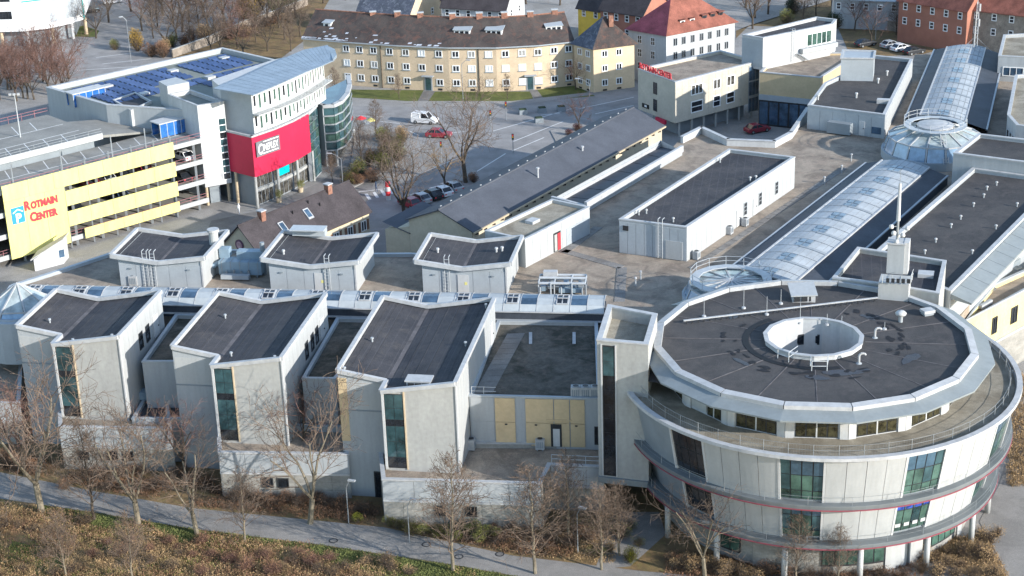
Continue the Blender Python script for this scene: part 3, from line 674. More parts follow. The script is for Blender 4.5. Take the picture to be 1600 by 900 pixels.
D = wall_box(MB(), bj[0], bj[1], L*.42, L*.53, DECK+.1, DECK+2.5, .04, .1).build('door_frame', 'frame_dark', t)
wall_box(MB(), bj[0], bj[1], L*.43, L*.47, DECK+.2, DECK+2.3, .1, .14).build('leaf', 'render', D); wall_box(MB(), bj[0], bj[1], L*.48, L*.52, DECK+.2, DECK+2.3, .1, .14).build('leaf', 'red_letter', D)
q = g(832, 346, 13.3); MB().box((*q, 13.2), 1.5, 1.2, .35, .9).build('skylight', 'coping', t)

# ================================================================ VAULTED ARCADES
def arcade(nm, label, l0, r0, l1, r1, zb, rise, nseg, dl, dr):
    l0, r0, l1, r1 = map(Vector, (l0, r0, l1, r1)); A = (l0+r0)/2; t = thing(nm, label, 'glass roof', (*((l0+r1)/2), zb))
    NA = 8
    def pt(f, k):
        l, r = l0.lerp(l1, f), r0.lerp(r1, f); x = k/NA; p = l.lerp(r, x); return (p.x, p.y, zb+rise*math.sin(math.pi*x))
    for side, (e0, e1, w) in (('l', (l0, l1, dl)), ('r', (r0, r1, dr))):
        out = (l0-r0).normalized()*w if side == 'l' else (r0-l0).normalized()*w
        a, b, c, d = e0, e1, e1+out, e0+out
        MB().face((*a, zb-.1), (*d, zb-.75), (*c, zb-.75), (*b, zb-.1)).build('side_roof', 'bitumen_blue', t)
        MB().face((*d, zb-.75), (*d, DECK-.5), (*c, DECK-.5), (*c, zb-.75)).build('side_wall', 'bitumen_blue', t)
        MB().bar((*d, zb-.72), (*c, zb-.72), .25, .15).build('gutter', 'sheet', t); MB().bar((*e0, zb), (*e1, zb), .22, .2).build('eave_rail', 'coping', t)
    for i in range(nseg):
        f0, f1 = (i+.015)/nseg, (i+.985)/nseg
        for j in range(NA):
            if j in (3, 4) and i % 2 == 0 or (j in (2, 5) and i % 2 == 0 and False): m = None
            else: m = 'vault'
            q = [pt(f0, j+.03), pt(f0, j+.97), pt(f1, j+.97), pt(f1, j+.03)]
            if m: MB().hexa([(a, b, c-.08) for a, b, c in q], q).build('roof_panel', m, t)
            else:
                for s0, s1 in ((.04, .46), (.54, .96)):
                    q = [pt(f0+(f1-f0)*s0, j+.1), pt(f0+(f1-f0)*s0, j+.9), pt(f0+(f1-f0)*s1, j+.9), pt(f0+(f1-f0)*s1, j+.1)]
                    MB().hexa([(a, b, c-.05) for a, b, c in q], [(a, b, c+.06) for a, b, c in q]).build('pane', 'glass_vent', t)
                q = [pt(f0, j), pt(f0, j+1), pt(f1, j+1), pt(f1, j)]; MB().face(*[(a, b, c-.03) for a, b, c in q]).build('vent_frame', 'coping', t)
        if i % 2 == 1:   # dark gutter rib on the sunny side
            rb = MB()
            for j in range(4, NA): rb.bar(pt((i+1.0)/nseg, j), pt((i+1.0)/nseg, j+1), .5, .12)
            rb.build('rib', 'sheet_dark', t)
        rb = MB()
        for j in range(NA): rb.bar(pt(i/nseg, j), pt(i/nseg, j+1), .1, .14)
        rb.build('glazing_bar', 'coping', t)
    for f in (0, 1):
        e = MB(); e.add([pt(f, j) for j in range(NA+1)]+[(*pt(f, 0)[:2], DECK), (*pt(f, NA)[:2], DECK)], [tuple([NA+1]+list(range(NA+1))+[NA+2])]); e.build('end_glazing', 'glass_blue', t)
    return t
mat('glass_vent', (.16, .21, .25), .15, .3, .8, spec=.8)
AX = arcade('arcade_roof', 'long pale blue vaulted arcade roof running from the round building to the ring-topped dome', (25.5, 184.4), (31.1, 180.5), (50.2, 224.0), (55.6, 220.1), 12.0, .5, 18, 2.3, 2.6)
AX2 = arcade('arcade_roof', 'farther vaulted arcade roof beyond the ring-topped dome, with antenna mast at its end', (59.9, 244.3), (65.5, 240.3), (73.3, 283.1), (79.2, 281.4), 12.0, .5, 14, 2.2, 3.2)


# ================================================================ DOMES
def dome(nm, label, c, zb, r0, r1, r2, z1, z2, n, a_off=0., ring=True):
    t = thing(nm, label, 'dome', (*c, zb)); pp = lambda k, r: (c[0]+r*math.sin(2*math.pi*(k+a_off)/n), c[1]-r*math.cos(2*math.pi*(k+a_off)/n))
    MB().lathe(c, [(r0+.25, zb-1.6), (r0+.25, zb+.1), (r0-.1, zb+.1)], n*2).build('kerb', 'sheet', t)
    for k in range(n):
        for (ra, za), (rb, zb_), m in (((r0, zb), (r1, z1), 'glass_roofblue'), ((r1, z1), (r2, z2), 'glass_roofgrey')):
            f = .06
            l = lambda p, q, s: (p[0]+(q[0]-p[0])*s, p[1]+(q[1]-p[1])*s)
            q = [(*l(pp(k, ra), pp(k+1, ra), f), za), (*l(pp(k, ra), pp(k+1, ra), 1-f), za), (*l(pp(k, rb), pp(k+1, rb), 1-f), zb_), (*l(pp(k, rb), pp(k+1, rb), f), zb_)]
            MB().face(*q).build('pane', m, t)
        b = MB(); b.bar((*pp(k, r0), zb+.03), (*pp(k, r1), z1+.03), .18, .14); b.bar((*pp(k, r1), z1+.03), (*pp(k, max(r2, .05)), z2+.03), .18, .14)
        b.bar((*pp(k, r1), z1+.03), (*pp(k+1, r1), z1+.03), .16, .16); b.build('glazing_bar', 'coping', t)
    return t, pp
mat('glass_roofblue', (.22, .33, .45), .12, .25, .8, spec=.9)
mat('glass_roofgrey', (.33, .38, .38), .12, .25, .8, spec=.9)
c = (58.9, 231.3)
dm, pp = dome('ring_dome', 'faceted glass dome with steel maintenance ring between the two arcades', c, 11.0, 6.9, 6.3, 2.6, 12.9, 14.2, 16)
MB().lathe(c, [(2.5, 14.1), (2.5, 14.5), (1.2, 14.7), (0, 14.75)], 16).build('crown', 'coping', dm)
rg = [pp(k, 3.9) for k in range(16)]
MB().ringpoly(ccw([pp(k, 4.3) for k in range(16)]), ccw([pp(k, 3.3) for k in range(16)]), 14.4, 14.5).build('catwalk', 'steel_light', dm)
railing(dm, [pp(k, 4.25) for k in range(16)], 14.5, 1.0, 2.0, closed=True, rails=(1., .5), r=.03)
for a in (0., 8.):
    for s in (-.35, .35):
        p, q = pp(a, 4.3), pp(a, 7.2); MB().bar((p[0]+s, p[1], 14.45), (q[0]+s, q[1], 11.0), .08, .1).build('stair_rail', 'steel_light', dm)
    for i in range(12):
        f = i/12; p, q = Vector(pp(a, 4.3)), Vector(pp(a, 7.2)); m = p.lerp(q, f); MB().bar((m.x-.35, m.y, 14.45-3.5*f), (m.x+.35, m.y, 14.45-3.5*f), .2, .04).build('step', 'steel_light', dm)
c = g(31, 470, 11.8)
dm2, pp = dome('pyramid_dome', 'white-framed glass pyramid dome at the left edge behind the towers', c, 11.0, 3.9, 3.5, .1, 11.6, 13.9, 8, .5)
MB().lathe(c, [(4.7, 6), (4.7, 10.9), (3.9, 11.0)], 24).build('drum', 'sheet', dm2)
c = g(1142, 447, 12.)
dm3, pp = dome('ring_dome', 'low glass dome with railing partly hidden behind the round building roof', c, 11.0, 5.2, 4.7, .15, 12.2, 12.75, 14)
MB().ringpoly(ccw([pp(k, 4.6) for k in range(14)]), ccw([pp(k, 3.6) for k in range(14)]), 12.75, 12.85).build('catwalk', 'steel_light', dm3)
railing(dm3, [pp(k, 4.5) for k in range(14)], 12.85, 1.0, 2.0, closed=True, rails=(1., .5), r=.03)

# ================================================================ RIGHT-HAND ROOFS
t = bm = thing('flat_roof_block', 'large dark felt roof with white upstand right of the long arcade', 'building', (54, 192, 0))
pm = [(39.6, 182.3), (46.5, 172.0), (69, 207.2), (59.4, 213.2)]
block(t, pm, 0, 14.0, 'panel', 'felt_brown', .4, .45)
a, b = Vector(pm[1]), Vector(pm[2]); o = Vector((.85, -.53))
for i in range(14):
    p, q = a.lerp(b, (i+.01)/14), a.lerp(b, (i+.99)/14); MB().hexa([(*(p+o*.06), 13.2), (*(p+o*2.3), 12.9), (*(q+o*2.3), 12.9), (*(q+o*.06), 13.2)], [(*(p+o*.06), 13.75), (*(p+o*2.3), 13.1), (*(q+o*2.3), 13.1), (*(q+o*.06), 13.75)]).build('eave_sheet', 'skirt', t)
t = thing('flat_roof_block', 'raised dark felt roof block beside the ring-topped dome', 'building', (64, 215, 0))
block(t, [(57.2, 214.6), (67.5, 208.4), (73, 216.5), (62.5, 222.6)], 0, 15.6, 'panel', 'felt_brown', .4, .4)
t = nblk = thing('roof_annex', 'black roofed annex between round building and mast block', 'building', (40, 171, DECK))
block(t, [(33.2, 168.6), (38.6, 166.0), (43.0, 163.3), (45.9, 172.3), (37.5, 177.2)], DECK, 17.4, 'render', 'felt', .45, .35)
q = g(1447, 425, 17.4); MB().box((*q, 16.95), 1.6, 1.3, .4, -.3).build('skylight', 'coping', t)
t = thing('mast_block', 'pale mast block with antenna pole standing behind the round building roof', 'mast', (*g(1397, 464, 16.9), 16.9))
q = g(1397, 462, 16.9); MB().box((*q, 16.5), 3.0, 2.4, 2.2, -.32).build('base', 'panel_light', t)
c = g(1398, 448, 17.); MB().box((*c, 18.7), 1.7, 1.6, 3.2, -.32).build('shaft', 'panel', t); MB().box((*c, 21.9), 1.9, 1.8, .15, -.32).build('cap', 'coping', t)
MB().box((c[0]+1.0, c[1]-.2, 18.7), .5, 1.5, 3.4, -.32).build('fin', 'white', t)
cx, cy = c
railing(t, [(q[0]-1.5, q[1]-1.0), (q[0]+1.2, q[1]-1.6), (q[0]+1.9, q[1]+.3)], 18.7, .9, .8)
for i in range(5): MB().box((q[0]-1.0+i*.5, q[1]-1.2-i*.1, 18.85), .32, .1, .45, -.32).build('louvre', 'frame_dark', t)
MB().tube((cx, cy, 22), (cx, cy, 24.2), .14, .12, 8).build('pole', 'steel', t); MB().tube((cx, cy, 24.2), (cx, cy, 28.2), .22, .14, 10).build('antenna', 'white', t); MB().tube((cx, cy, 28.2), (cx, cy, 29.6), .03, .02, 5).build('rod', 'steel', t)
for dx, dy, dz in ((-.7, -.2, 23.4), (.9, -.3, 23.2), (-.5, -.5, 22.8), (.4, -.6, 22.6), (-.2, -.6, 21.9)):
    MB().lathe((cx+dx, cy+dy), [(0, dz), (.22, dz+.08), (.26, dz+.25), (.18, dz+.45), (0, dz+.5)], 10).build('dish', 'white', t, True)
    MB().bar((cx, cy, dz+.2), (cx+dx, cy+dy, dz+.25), .05, .05).build('bracket', 'steel', t)
# yellow rendered wing at right edge
t = thing('yellow_wing', 'yellow rendered wing with weathered wall at the right edge behind the round building', 'building', (58, 182, 0))
py = [g(1508, 502, 9), g(1650, 428, 9), (78, 205), (55, 186)]
block(t, py, 0, 9.0, 'yellow_wall', 'gravel', .5, .35, 'sheet')
a, b = py[0], py[1]; L = math.dist(a, b)
wall_box(MB(), a, b, 0, L, 0, 4.3, 0, .1).build('plinth', 'concrete', t); wall_box(MB(), a, b, 0, L, 4.3, 4.6, 0, .18).build('string_course', 'sheet', t)
window(t, a, b, 5.6, 6.6, 5.6, 7.6, 2, 1, 'glass_dark', 'frame_dark', .12, .1); window(t, a, b, 4.3, 5.6, 1.0, 3.2, 2, 1, 'glass_dark', 'frame_dark', .1, .16); window(t, a, b, 9.5, 10.8, 5.6, 7.6, 2, 1, 'glass_dark', 'frame_dark', .12, .1)
# ================================================================ ROADS, LAWNS, PATHS
def sheet(name, z, m, *pts): return poly_sheet(name, [g(x, y, 0) for x, y in pts], z, m)
sheet('road', .004, 'asphalt', (480, 172), (560, 160), (640, 166), (800, 164), (905, 150), (1010, 135), (1010, 200), (920, 222), (840, 240), (740, 300), (640, 345), (560, 345), (560, 318), (650, 290), (705, 255), (660, 220), (560, 190), (480, 190))
sheet('road', .0035, 'asphalt', (-200, 80), (0, 68), (130, 18), (215, -20), (232, -20), (228, 40), (235, 85), (210, 112), (120, 128), (0, 118), (-200, 130))
sheet('road', .0075, 'asphalt', (215, -20), (500, -60), (1100, -70), (1100, -60), (480, -10), (430, 15), (330, 70), (240, 100), (232, 40))
sheet('lawn', .012, 'grass', (545, 140), (662, 141), (655, 159), (545, 152))
sheet('lawn', .012, 'grass', (680, 143), (828, 143), (835, 158), (665, 160))
sheet('lawn', .012, 'grass', (838, 138), (900, 134), (930, 150), (850, 157))
sheet('lawn', .012, 'grass', (95, 48), (130, 40), (155, 48), (150, 58), (105, 57))
sheet('lawn', .012, 'earth', (270, 100), (330, 72), (470, 30), (480, 60), (430, 95), (340, 78))
sheet('lawn', .012, 'grass', (410, -12), (475, -25), (470, 5), (425, 18))
sheet('lawn', .010, 'earth', (1150, 48), (1330, -10), (1450, 20), (1540, 60), (1440, 85), (1330, 90), (1310, 45), (1170, 40), (1150, 60))
sheet('foot_path', .014, 'paving', (662, 141), (680, 143), (668, 160), (652, 159)); sheet('foot_path', .014, 'paving', (826, 141), (838, 139), (852, 157), (838, 158))
sheet('foot_path', .016, 'pavement', (480, 158), (640, 158), (800, 158), (905, 146), (1000, 134), (1000, 139), (905, 151), (800, 165), (640, 167), (480, 164))
# near side: planted strip, asphalt river path, bank
up = [(-120, 716), (0, 738), (150, 768), (300, 794), (480, 812), (600, 824), (800, 868), (1000, 892), (1150, 905)]
lo = [(-120, 756), (0, 779), (150, 801), (300, 826), (500, 851), (700, 881), (850, 908), (1000, 935), (1150, 950)]
poly_sheet('river_path', [g(x, y, 0) for x, y in up+lo[::-1]], .010, 'path')
stains('path', (.28, .262, .24), (.20, .188, .172), .9, .25, 2.)
poly_sheet('planting_bed', [g(x, y, 0) for x, y in up]+[(40, 142), (24, 158), (-60, 180)], .006, 'earth')
sheet('lawn', .011, 'earth', (240, 100), (330, 70), (430, 15), (480, -10), (520, -10), (480, 60), (430, 98), (345, 78), (300, 88))
poly_sheet('river_bank', [g(x, y, 0) for x, y in lo]+[(90, 90), (-120, 90), (-80, 150)], .006, 'earth')
for vi, pts in enumerate((((60, 800), (200, 815), (330, 838), (300, 850), (100, 830)), ((500, 853), (560, 862), (640, 874), (600, 890), (510, 878)), ((640, 876), (720, 890), (840, 912), (700, 915)), ((20, 845), (110, 870), (100, 905), (10, 890)), ((70, 793), (150, 803), (300, 828), (330, 832), (330, 850), (200, 838), (80, 812)), ((490, 852), (700, 883), (850, 910), (850, 925), (700, 905), (500, 872)))):
    sheet('grass_verge', .016+.004*vi, 'grass', *pts)
sheet('foot_path', .012, 'path', (1530, 815), (1560, 760), (1580, 700), (1640, 690), (1640, 960), (1590, 925)); sheet('foot_path', .013, 'path', (930, 890), (945, 838), (960, 800), (1030, 800), (1040, 835), (985, 885))
sheet('forecourt', .008, 'paving', (330, 345), (400, 330), (500, 285), (540, 255), (600, 250), (560, 345), (420, 400), (300, 420))
def stripe(a, b, w, z=.02):
    p, q = Vector(g(*a, 0)), Vector(g(*b, 0)); d = (q-p).normalized(); n = Vector((-d.y, d.x))*w/2
    return MB().face((*(p-n), z), (*(q-n), z), (*(q+n), z), (*(p+n), z))
for a, b in (((560, 181), (600, 183)), ((575, 188), (625, 193)), ((640, 205), (655, 212)), ((700, 208), (735, 205)), ((770, 205), (900, 168)), ((800, 222), (880, 190)), ((905, 170), (990, 152)), ((930, 178), (990, 165)), ((800, 236), (850, 215)), ((845, 180), (875, 177)), ((745, 268), (790, 240)), ((560, 300), (630, 292)), ((150, 90), (230, 80)), ((160, 100), (235, 92)), ((120, 110), (215, 104)), ((660, 270), (720, 245))):
    o = stripe(a, b, .22).build('road_marking', 'paint'); o['kind'] = 'structure'
for x, y in ((560, 306), (572, 303), (584, 300), (596, 297), (608, 294)):
    o = stripe((x, y), (x+6, y+9), .5).build('road_marking', 'paint'); o['kind'] = 'structure'
for pts in (((690, 290), (735, 262), (745, 268), (698, 300)), ((555, 215), (600, 205), (625, 225), (630, 250), (590, 275), (540, 300)), ((860, 205), (905, 190), (930, 205), (870, 225))):   # traffic islands with kerbs
    P_ = [g(x, y, 0) for x, y in pts]; o = MB().prism(P_, 0, .12).build('traffic_island', 'pavement'); o['kind'] = 'structure'

# ================================================================ text helper
def text_mesh(s, size, ext=.06, bold=0.):
    cu = bpy.data.curves.new('lettering', 'FONT'); cu.body = s; cu.size = size; cu.extrude = ext; cu.offset = bold; cu.align_x = 'LEFT'; cu.resolution_u = 3
    ob = bpy.data.objects.new('tmp', cu); COL.objects.link(ob); dg = bpy.context.evaluated_depsgraph_get()
    me = bpy.data.meshes.new_from_object(ob.evaluated_get(dg)); bpy.data.objects.remove(ob); bpy.data.curves.remove(cu); return me
def lettering(t, s, p0, p1, s0, z, size, out, m, name='lettering', sx=1., shear=0., bold=.02):
    a, d, n, L = wallframe(p0, p1); me = text_mesh(s, size, .05, bold); off = OFF[t.name]
    for v in me.vertices:
        x, y, zz = v.co.x*sx+v.co.y*shear, v.co.y, v.co.z
        q = a+d*(s0+x)+n*(out+zz); v.co = Vector((q.x-off.x, q.y-off.y, z+y-off.z))
    me.materials.clear(); me.materials.append(M(m)); o = bpy.data.objects.new(name, me); COL.objects.link(o); o.parent = t; return o

# ================================================================ PARKING GARAGE with yellow screen
YA, YB = Vector((-68.8, 227.0)), Vector((-48.5, 245.2)); YD = (YB-YA).normalized(); YI = Vector((-YD.y, YD.x))   # YI points into the garage
YL = (YB-YA).length; Q = lambda s, d: tuple(YA+YD*s+YI*d)
gar = thing('parking_garage', 'open multi-storey parking garage behind the big yellow sign screen', 'building', (*Q(YL/2, 10), 0))
for z in (1.0, 4.0, 7.1, 10.3):
    MB().prism([Q(-16, .7), Q(YL+5.4, .7), Q(YL+5.4, 9.5), Q(-16, 9.5)], z, z+.3, True, True).build('deck_slab', 'parking', gar)
    MB().bar((*Q(-16, .62), z+.25), (*Q(YL+5.4, .62), z+.25), .16, .7).build('slab_edge', 'panel_light', gar)
for z in (2.5, 5.6, 8.7, 11.8):
    MB().prism([Q(-16, 9.6), Q(YL-6, 9.6), Q(YL-6, 26), Q(-16, 26)], z, z+.3, True, True).build('deck_slab', 'parking', gar)
    MB().bar((*Q(-16, 9.55), z+.2), (*Q(YL-6, 9.55), z+.2), .14, .9).build('slab_edge', 'panel_light', gar)
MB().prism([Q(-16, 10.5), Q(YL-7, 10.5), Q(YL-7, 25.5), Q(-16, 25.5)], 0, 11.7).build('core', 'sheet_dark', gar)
MB().hexa([(*Q(YL-6, 9.6), 11.7), (*Q(YL+4, 9.6), 10.35), (*Q(YL+4, 20), 10.35), (*Q(YL-6, 20), 11.7)], [(*Q(YL-6, 9.6), 12.1), (*Q(YL+4, 9.6), 10.6), (*Q(YL+4, 20), 10.6), (*Q(YL-6, 20), 12.1)]).build('ramp', 'parking', gar)
MB().prism([Q(YL+4, 9.5), Q(YL+9, 9.5), Q(YL+9, 20), Q(YL+4, 20)], 10.3, 10.6).build('deck_slab', 'parking', gar)
for i in range(13):
    s = -14+i*4.1
    for d in (.85, 9.2):
        if s < YL+5: MB().bar((*Q(s, d), 0), (*Q(s, d), 10.4), .3, .3).build('column', 'steel', gar)
for s0 in range(-14, 34, 3):    # bay lines on the roof decks
    for d0, d1, z in ((5.5, 9.3, 10.607), (10.0, 14.5, 12.107), (19.5, 24, 12.107)):
        if z > 11 and s0 > YL-9: continue
        p, q = Q(s0, d0), Q(s0+1.2, d1); MB().bar((*p, z), (*q, z), .13, .006).build('bay_line', 'paint', gar)
for d, z in ((5.4, 10.607), (14.6, 12.107), (19.4, 12.107)): MB().bar((*Q(-15, d), z), (*Q(YL+6 if z < 11 else YL-7, d), z), .13, .006).build('bay_line', 'paint', gar)
def rail_line(t, pts, z, h, m='steel', step=2.2, bars=(1., .6)):
    return railing(t, pts, z, h, step, m, .035, bars)
rail_line(gar, [Q(-16, .75), Q(YL+5.4, .75)], 10.6, 1.1, 'rail_red'); rail_line(gar, [Q(-16, 9.7), Q(YL-6, 9.7)], 12.1, 1.0); rail_line(gar, [Q(-16, 25.8), Q(YL-6, 25.8)], 12.1, 1.1, 'rail_red')
mat('rail_red', (.32, .14, .15), .5, .15)
for z in (4.0, 7.1): rail_line(gar, [Q(YL+.5, .75), Q(YL+5.4, .75)], z+.3, 1.0, 'rail_red'); 
rail_line(gar, [Q(-16, .75), Q(YL+5.4, .75)], 1.3, 1.0, 'rail_red', 3.)
ys = thing('sign_screen', 'huge yellow slatted sign screen lettered in red on the garage front', 'sign', (*Q(YL/2, 0), 0))
def band(s0, s1, z0, z1, n):
    for i in range(n):
        a, b = s0+(s1-s0)*i/n+.015, s0+(s1-s0)*(i+1)/n-.015
        MB().hexa([(*Q(a, 0), z0), (*Q(b, 0), z0), (*Q(b, .14), z0), (*Q(a, .14), z0)], [(*Q(a, 0), z1), (*Q(b, 0), z1), (*Q(b, .14), z1), (*Q(a, .14), z1)]).build('screen_panel', 'yellow', ys)
band(0, YL, 9.3, 11.6, 7); band(0, 9.2, 1.0, 9.28, 3)
for z0, z1 in ((6.4, 8.6), (3.4, 5.6), (1.0, 2.5)): band(9.22 if z0 > 1.5 else 11.5, YL, z0, z1, 5)
for s in (9.4, 13, 16.8, 20.5, 24.2, 27):
    MB().bar((*Q(s, .35), .0), (*Q(s, .35), 12.6), .16, .16).build('post', 'steel', ys)
for s in (2.0, 9.5, 17.5, 23): MB().bar((*Q(s, .4), 11.6), (*Q(s, .4), 14.6), .12, .12).build('post', 'frame_grey', ys)
pa, pb = tuple(YA), tuple(YB)
lettering(ys, 'R', pa, pb, 2.85, 7.45, 1.75, .05, 'red_letter', sx=.8, bold=.085); lettering(ys, 'OTMAIN', pa, pb, 3.85, 7.45, 1.35, .05, 'red_letter', sx=.78, bold=.08)
lettering(ys, 'C', pa, pb, 3.5, 5.65, 1.75, .05, 'red_letter', sx=.8, bold=.085); lettering(ys, 'ENTER', pa, pb, 4.45, 5.65, 1.35, .05, 'red_letter', sx=.78, bold=.085)
mat('sign_blue', (.03, .25, .50), .5, .06); pb_ = wall_box(MB(), pa, pb, .85, 2.75, 5.9, 8.2, .02, .06).build('parking_plate', 'sign_blue', ys)
lettering(ys, 'P', pa, pb, 1.35, 6.1, 1.7, .08, 'frame_white', bold=.06)
rf_ = MB()
for a, b in (((1.05, 7.45), (1.8, 7.9)), ((1.8, 7.9), (2.55, 7.45))):
    p, q = on_wall(pa, pb, a[0], .09), on_wall(pa, pb, b[0], .09); rf_.bar((*p, a[1]), (*q, b[1]), .06, .14)
rf_.build('roof_symbol', 'frame_white', pb_)
# solar roof hall behind
hall = thing('solar_hall', 'flat-roofed hall covered with rows of blue solar panels behind the garage', 'building', (-55, 268, 0))
ph = [(-72.3, 269.4), (-60.5, 257.8), (-47, 253), (-43.5, 257.5), (-36.8, 281.2), (-47.6, 291.5)]
block(hall, ph, 0, 14.0, 'panel', 'roof_green', .7, .5); mat('roof_green', (.20, .215, .19), .85, .1, .4, fine=.08, finescale=4)
mat('solar', (.034, .062, .15), .25, .25, .6, spec=.5); mat('solar_pale', (.055, .09, .195), .25, .25, .6, spec=.5)
E1 = Vector((.745, .667)); E2 = Vector((.68, -.733)); o0 = Vector((-69.6, 269.2)); cnt = 0
tilt = .10
for i in range(17):
    for j in range(13):
        p = o0+E1*(1.2+i*1.95)+E2*(.4+j*1.42); f = p+E1*1.6+E2*.95
        pc = p+E1*.8+E2*.5
        # keep inside the hall and off the clear strips
        ins = True; pp_ = inset(ph, 1.1); n = len(pp_)
        for k in range(n):
            a, b = Vector(pp_[k]), Vector(pp_[(k+1) % n])
            if (b-a).cross(pc-a) < 0: ins = False
        if not ins or (j > 8 and i < 8) or j == 6 and i > 4 or i in (9,) or (i > 13 and j > 7): continue
        if cnt > 180: continue
        q = [p, p+E2*1.05, p+E2*1.05+E1*1.66, p+E1*1.66]; zz = [13.62, 13.40, 13.40, 13.62]
        MB().hexa([(*a, z-.06) for a, z in zip(q, zz)], [(*a, z) for a, z in zip(q, zz)]).build('solar_panel', ('solar', 'solar', 'solar_pale')[(i*5+j*3) % 3], hall); cnt += 1
for x, y in ((168, 136), (225, 148), (270, 112), (328, 122), (350, 92), (408, 105)):
    q = g(x, y, 13.4); MB().box((*q, 13.3), 1.5, 1.2, .45, .75).build('skylight', 'coping', hall)
# blue tarpaulin shelters and lift house on the garage roof
for nm, lab, c, w, d, z, h in (('canopy_shelter', 'blue glass walkway shelter with white roof on the garage top, farther one', (136, 162), 5.6, 2.2, 12.1, 2.2), ('canopy_shelter', 'blue glass walkway shelter with white roof by the white stair tower', (272, 208), 6.0, 2.4, 10.6, 2.2)):
    q = g(*c, z); t = thing(nm, lab, 'shelter', (*q, z)); ang = math.atan2(-.72, .69) if False else math.atan2(YI.y, YI.x)+math.pi/2
    MB().box((*q, z+h), w+.3, d+.3, .15, ang).build('roof', 'white', t)
    ca, sa = math.cos(ang), math.sin(ang)
    for k in range(5):
        for sgn in (-1, 1):
            X = -w/2+w*(k+.5)/5; Y = sgn*d/2; MB().box((q[0]+X*ca-Y*sa, q[1]+X*sa+Y*ca, z+.15), w/5-.08, .06, h-.2, ang).build('pane', 'glass_canopy', t)
    for k in range(6):
        for sgn in (-1, 1):
            X = -w/2+w*k/5; Y = sgn*d/2; MB().box((q[0]+X*ca-Y*sa, q[1]+X*sa+Y*ca, z), .09, .09, h, ang).build('post', 'steel_light', t)
mat('glass_canopy', (.03, .13, .38), .15, .3, 1.5, spec=.7)
t = thing('lift_house', 'small white lift house with yellow notice on the garage roof', 'building', (*g(205, 190, 10.6), 10.6))
pl = [g(180, 178+8, 10.6), g(208, 203, 10.6), g(240, 188, 10.6), g(215, 174, 10.6)]
W_, R_, C__ = block(t, pl, 10.6, 13.6, 'white', 'felt', .2, .2)
a, b = pl[0], pl[1]; L = math.dist(a, b); wall_box(MB(), a, b, L*.2, L*.8, 12.0, 12.9, 0, .05).build('notice_board', 'notice', t); mat('notice', (.80, .42, .02), .5, .15, 3.)
a, b = pl[1], pl[2]; L = math.dist(a, b); door(t, a, b, L*.4, L*.4+1., 10.6, 12.7, 'glass_blue', .06, False); wall_box(MB(), a, b, L*.42, L*.47, 12.9, 13.1, 0, .1).build('lamp', 'frame_dark', t)
# white stair tower
st = thing('stair_tower', 'white stair tower with blue window strip between garage and cinema', 'building', (-44, 251.5, 0))
ps = [g(308, 166, 15.6), g(350, 159, 15.6), g(298, 141, 15.6), g(262, 148, 15.6)]
block(st, ps, 3.0, 15.6, 'white', 'roof_green', .5, .3)
p_ = [g(262, 148, 15.6), g(298, 141, 15.6), g(276, 133, 15.6), g(248, 140, 15.6)]; MB().prism(inset(p_, .1), 3, 16.9).build('rear_wall', 'panel_light', st)
a, b = ps[0], ps[1]; L = math.dist(a, b)
GW = wall_box(MB(), a, b, L*.7, L*.98, 3.6, 13.3, 0, .05).build('window_strip', 'frame_white', st)
for k in range(9): wall_box(MB(), a, b, L*.73, L*.97, 3.75+k*1.06, 3.75+k*1.06+.9, .03, .08).build('pane', 'glass_teal' if k % 3 else 'glass_dark', GW)
for s in (.08, .9): q = on_wall(a, b, L*s, -.6); MB().tube((*q, 0), (*q, 3.1), .22, .22, 8).build('column', 'render_warm', st)
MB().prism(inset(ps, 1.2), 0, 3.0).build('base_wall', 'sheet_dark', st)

# ================================================================ CINEMA
cin = thing('cinema', 'cinema block with crimson sign wall, white upper storeys and curved metal roof', 'building', (-35, 255, 0))
fr = [(-37.5, 248.1), (-34.6, 251.7), (-32.1, 255.8), (-30.2, 260.3)]; lf = (-42.0, 251.9)
fr2 = [(p[0]-.9, p[1]+.5) for p in fr]; fr2[0] = (fr[0][0]-.25, fr[0][1]+1.1)
back = [(-33.5, 266), (-40, 270), (-46, 258)]
MB().prism(fr2+back+[(lf[0]+.3, lf[1]+.6)], 0, 11.0, True).build('body', 'sheet_dark', cin)
# crimson wall of panels
ln = [lf]+fr
for a, b in zip(ln, ln[1:]):
    L = math.dist(a, b); wall_box(MB(), a, b, 0, L, 4.85, 11.0, -.3, 0).build('sign_wall', 'red_panel', cin)
    wall_box(MB(), a, b, -.1, L+.1, 11.0, 11.25, -.35, .12).build('coping', 'coping', cin)
a, b = fr[0], fr[2]
LG = wall_box(MB(), fr[0], fr[1], .5, 5.3, 7.85, 10.15, .16, .3).build('cinema_plate', 'plate_grey', cin); mat('plate_grey', (.16, .16, .17), .5, .15)
lettering(cin, 'C', fr[0], fr[1], .65, 8.2, 2.2, .34, 'frame_white', sx=.62, shear=.1, bold=.04)
lettering(cin, 'INEPLEX', fr[0], fr[1], 1.65, 8.55, 1.4, .34, 'frame_white', sx=.60, shear=.12, bold=.02)
wall_box(MB(), fr[0], fr[1], 1.9, 5.1, 9.85, 9.98, .3, .35).build('swash', 'frame_white', LG); wall_box(MB(), fr[0], fr[1], 1.7, 4.9, 8.1, 8.24, .3, .35).build('swash', 'frame_white', LG)
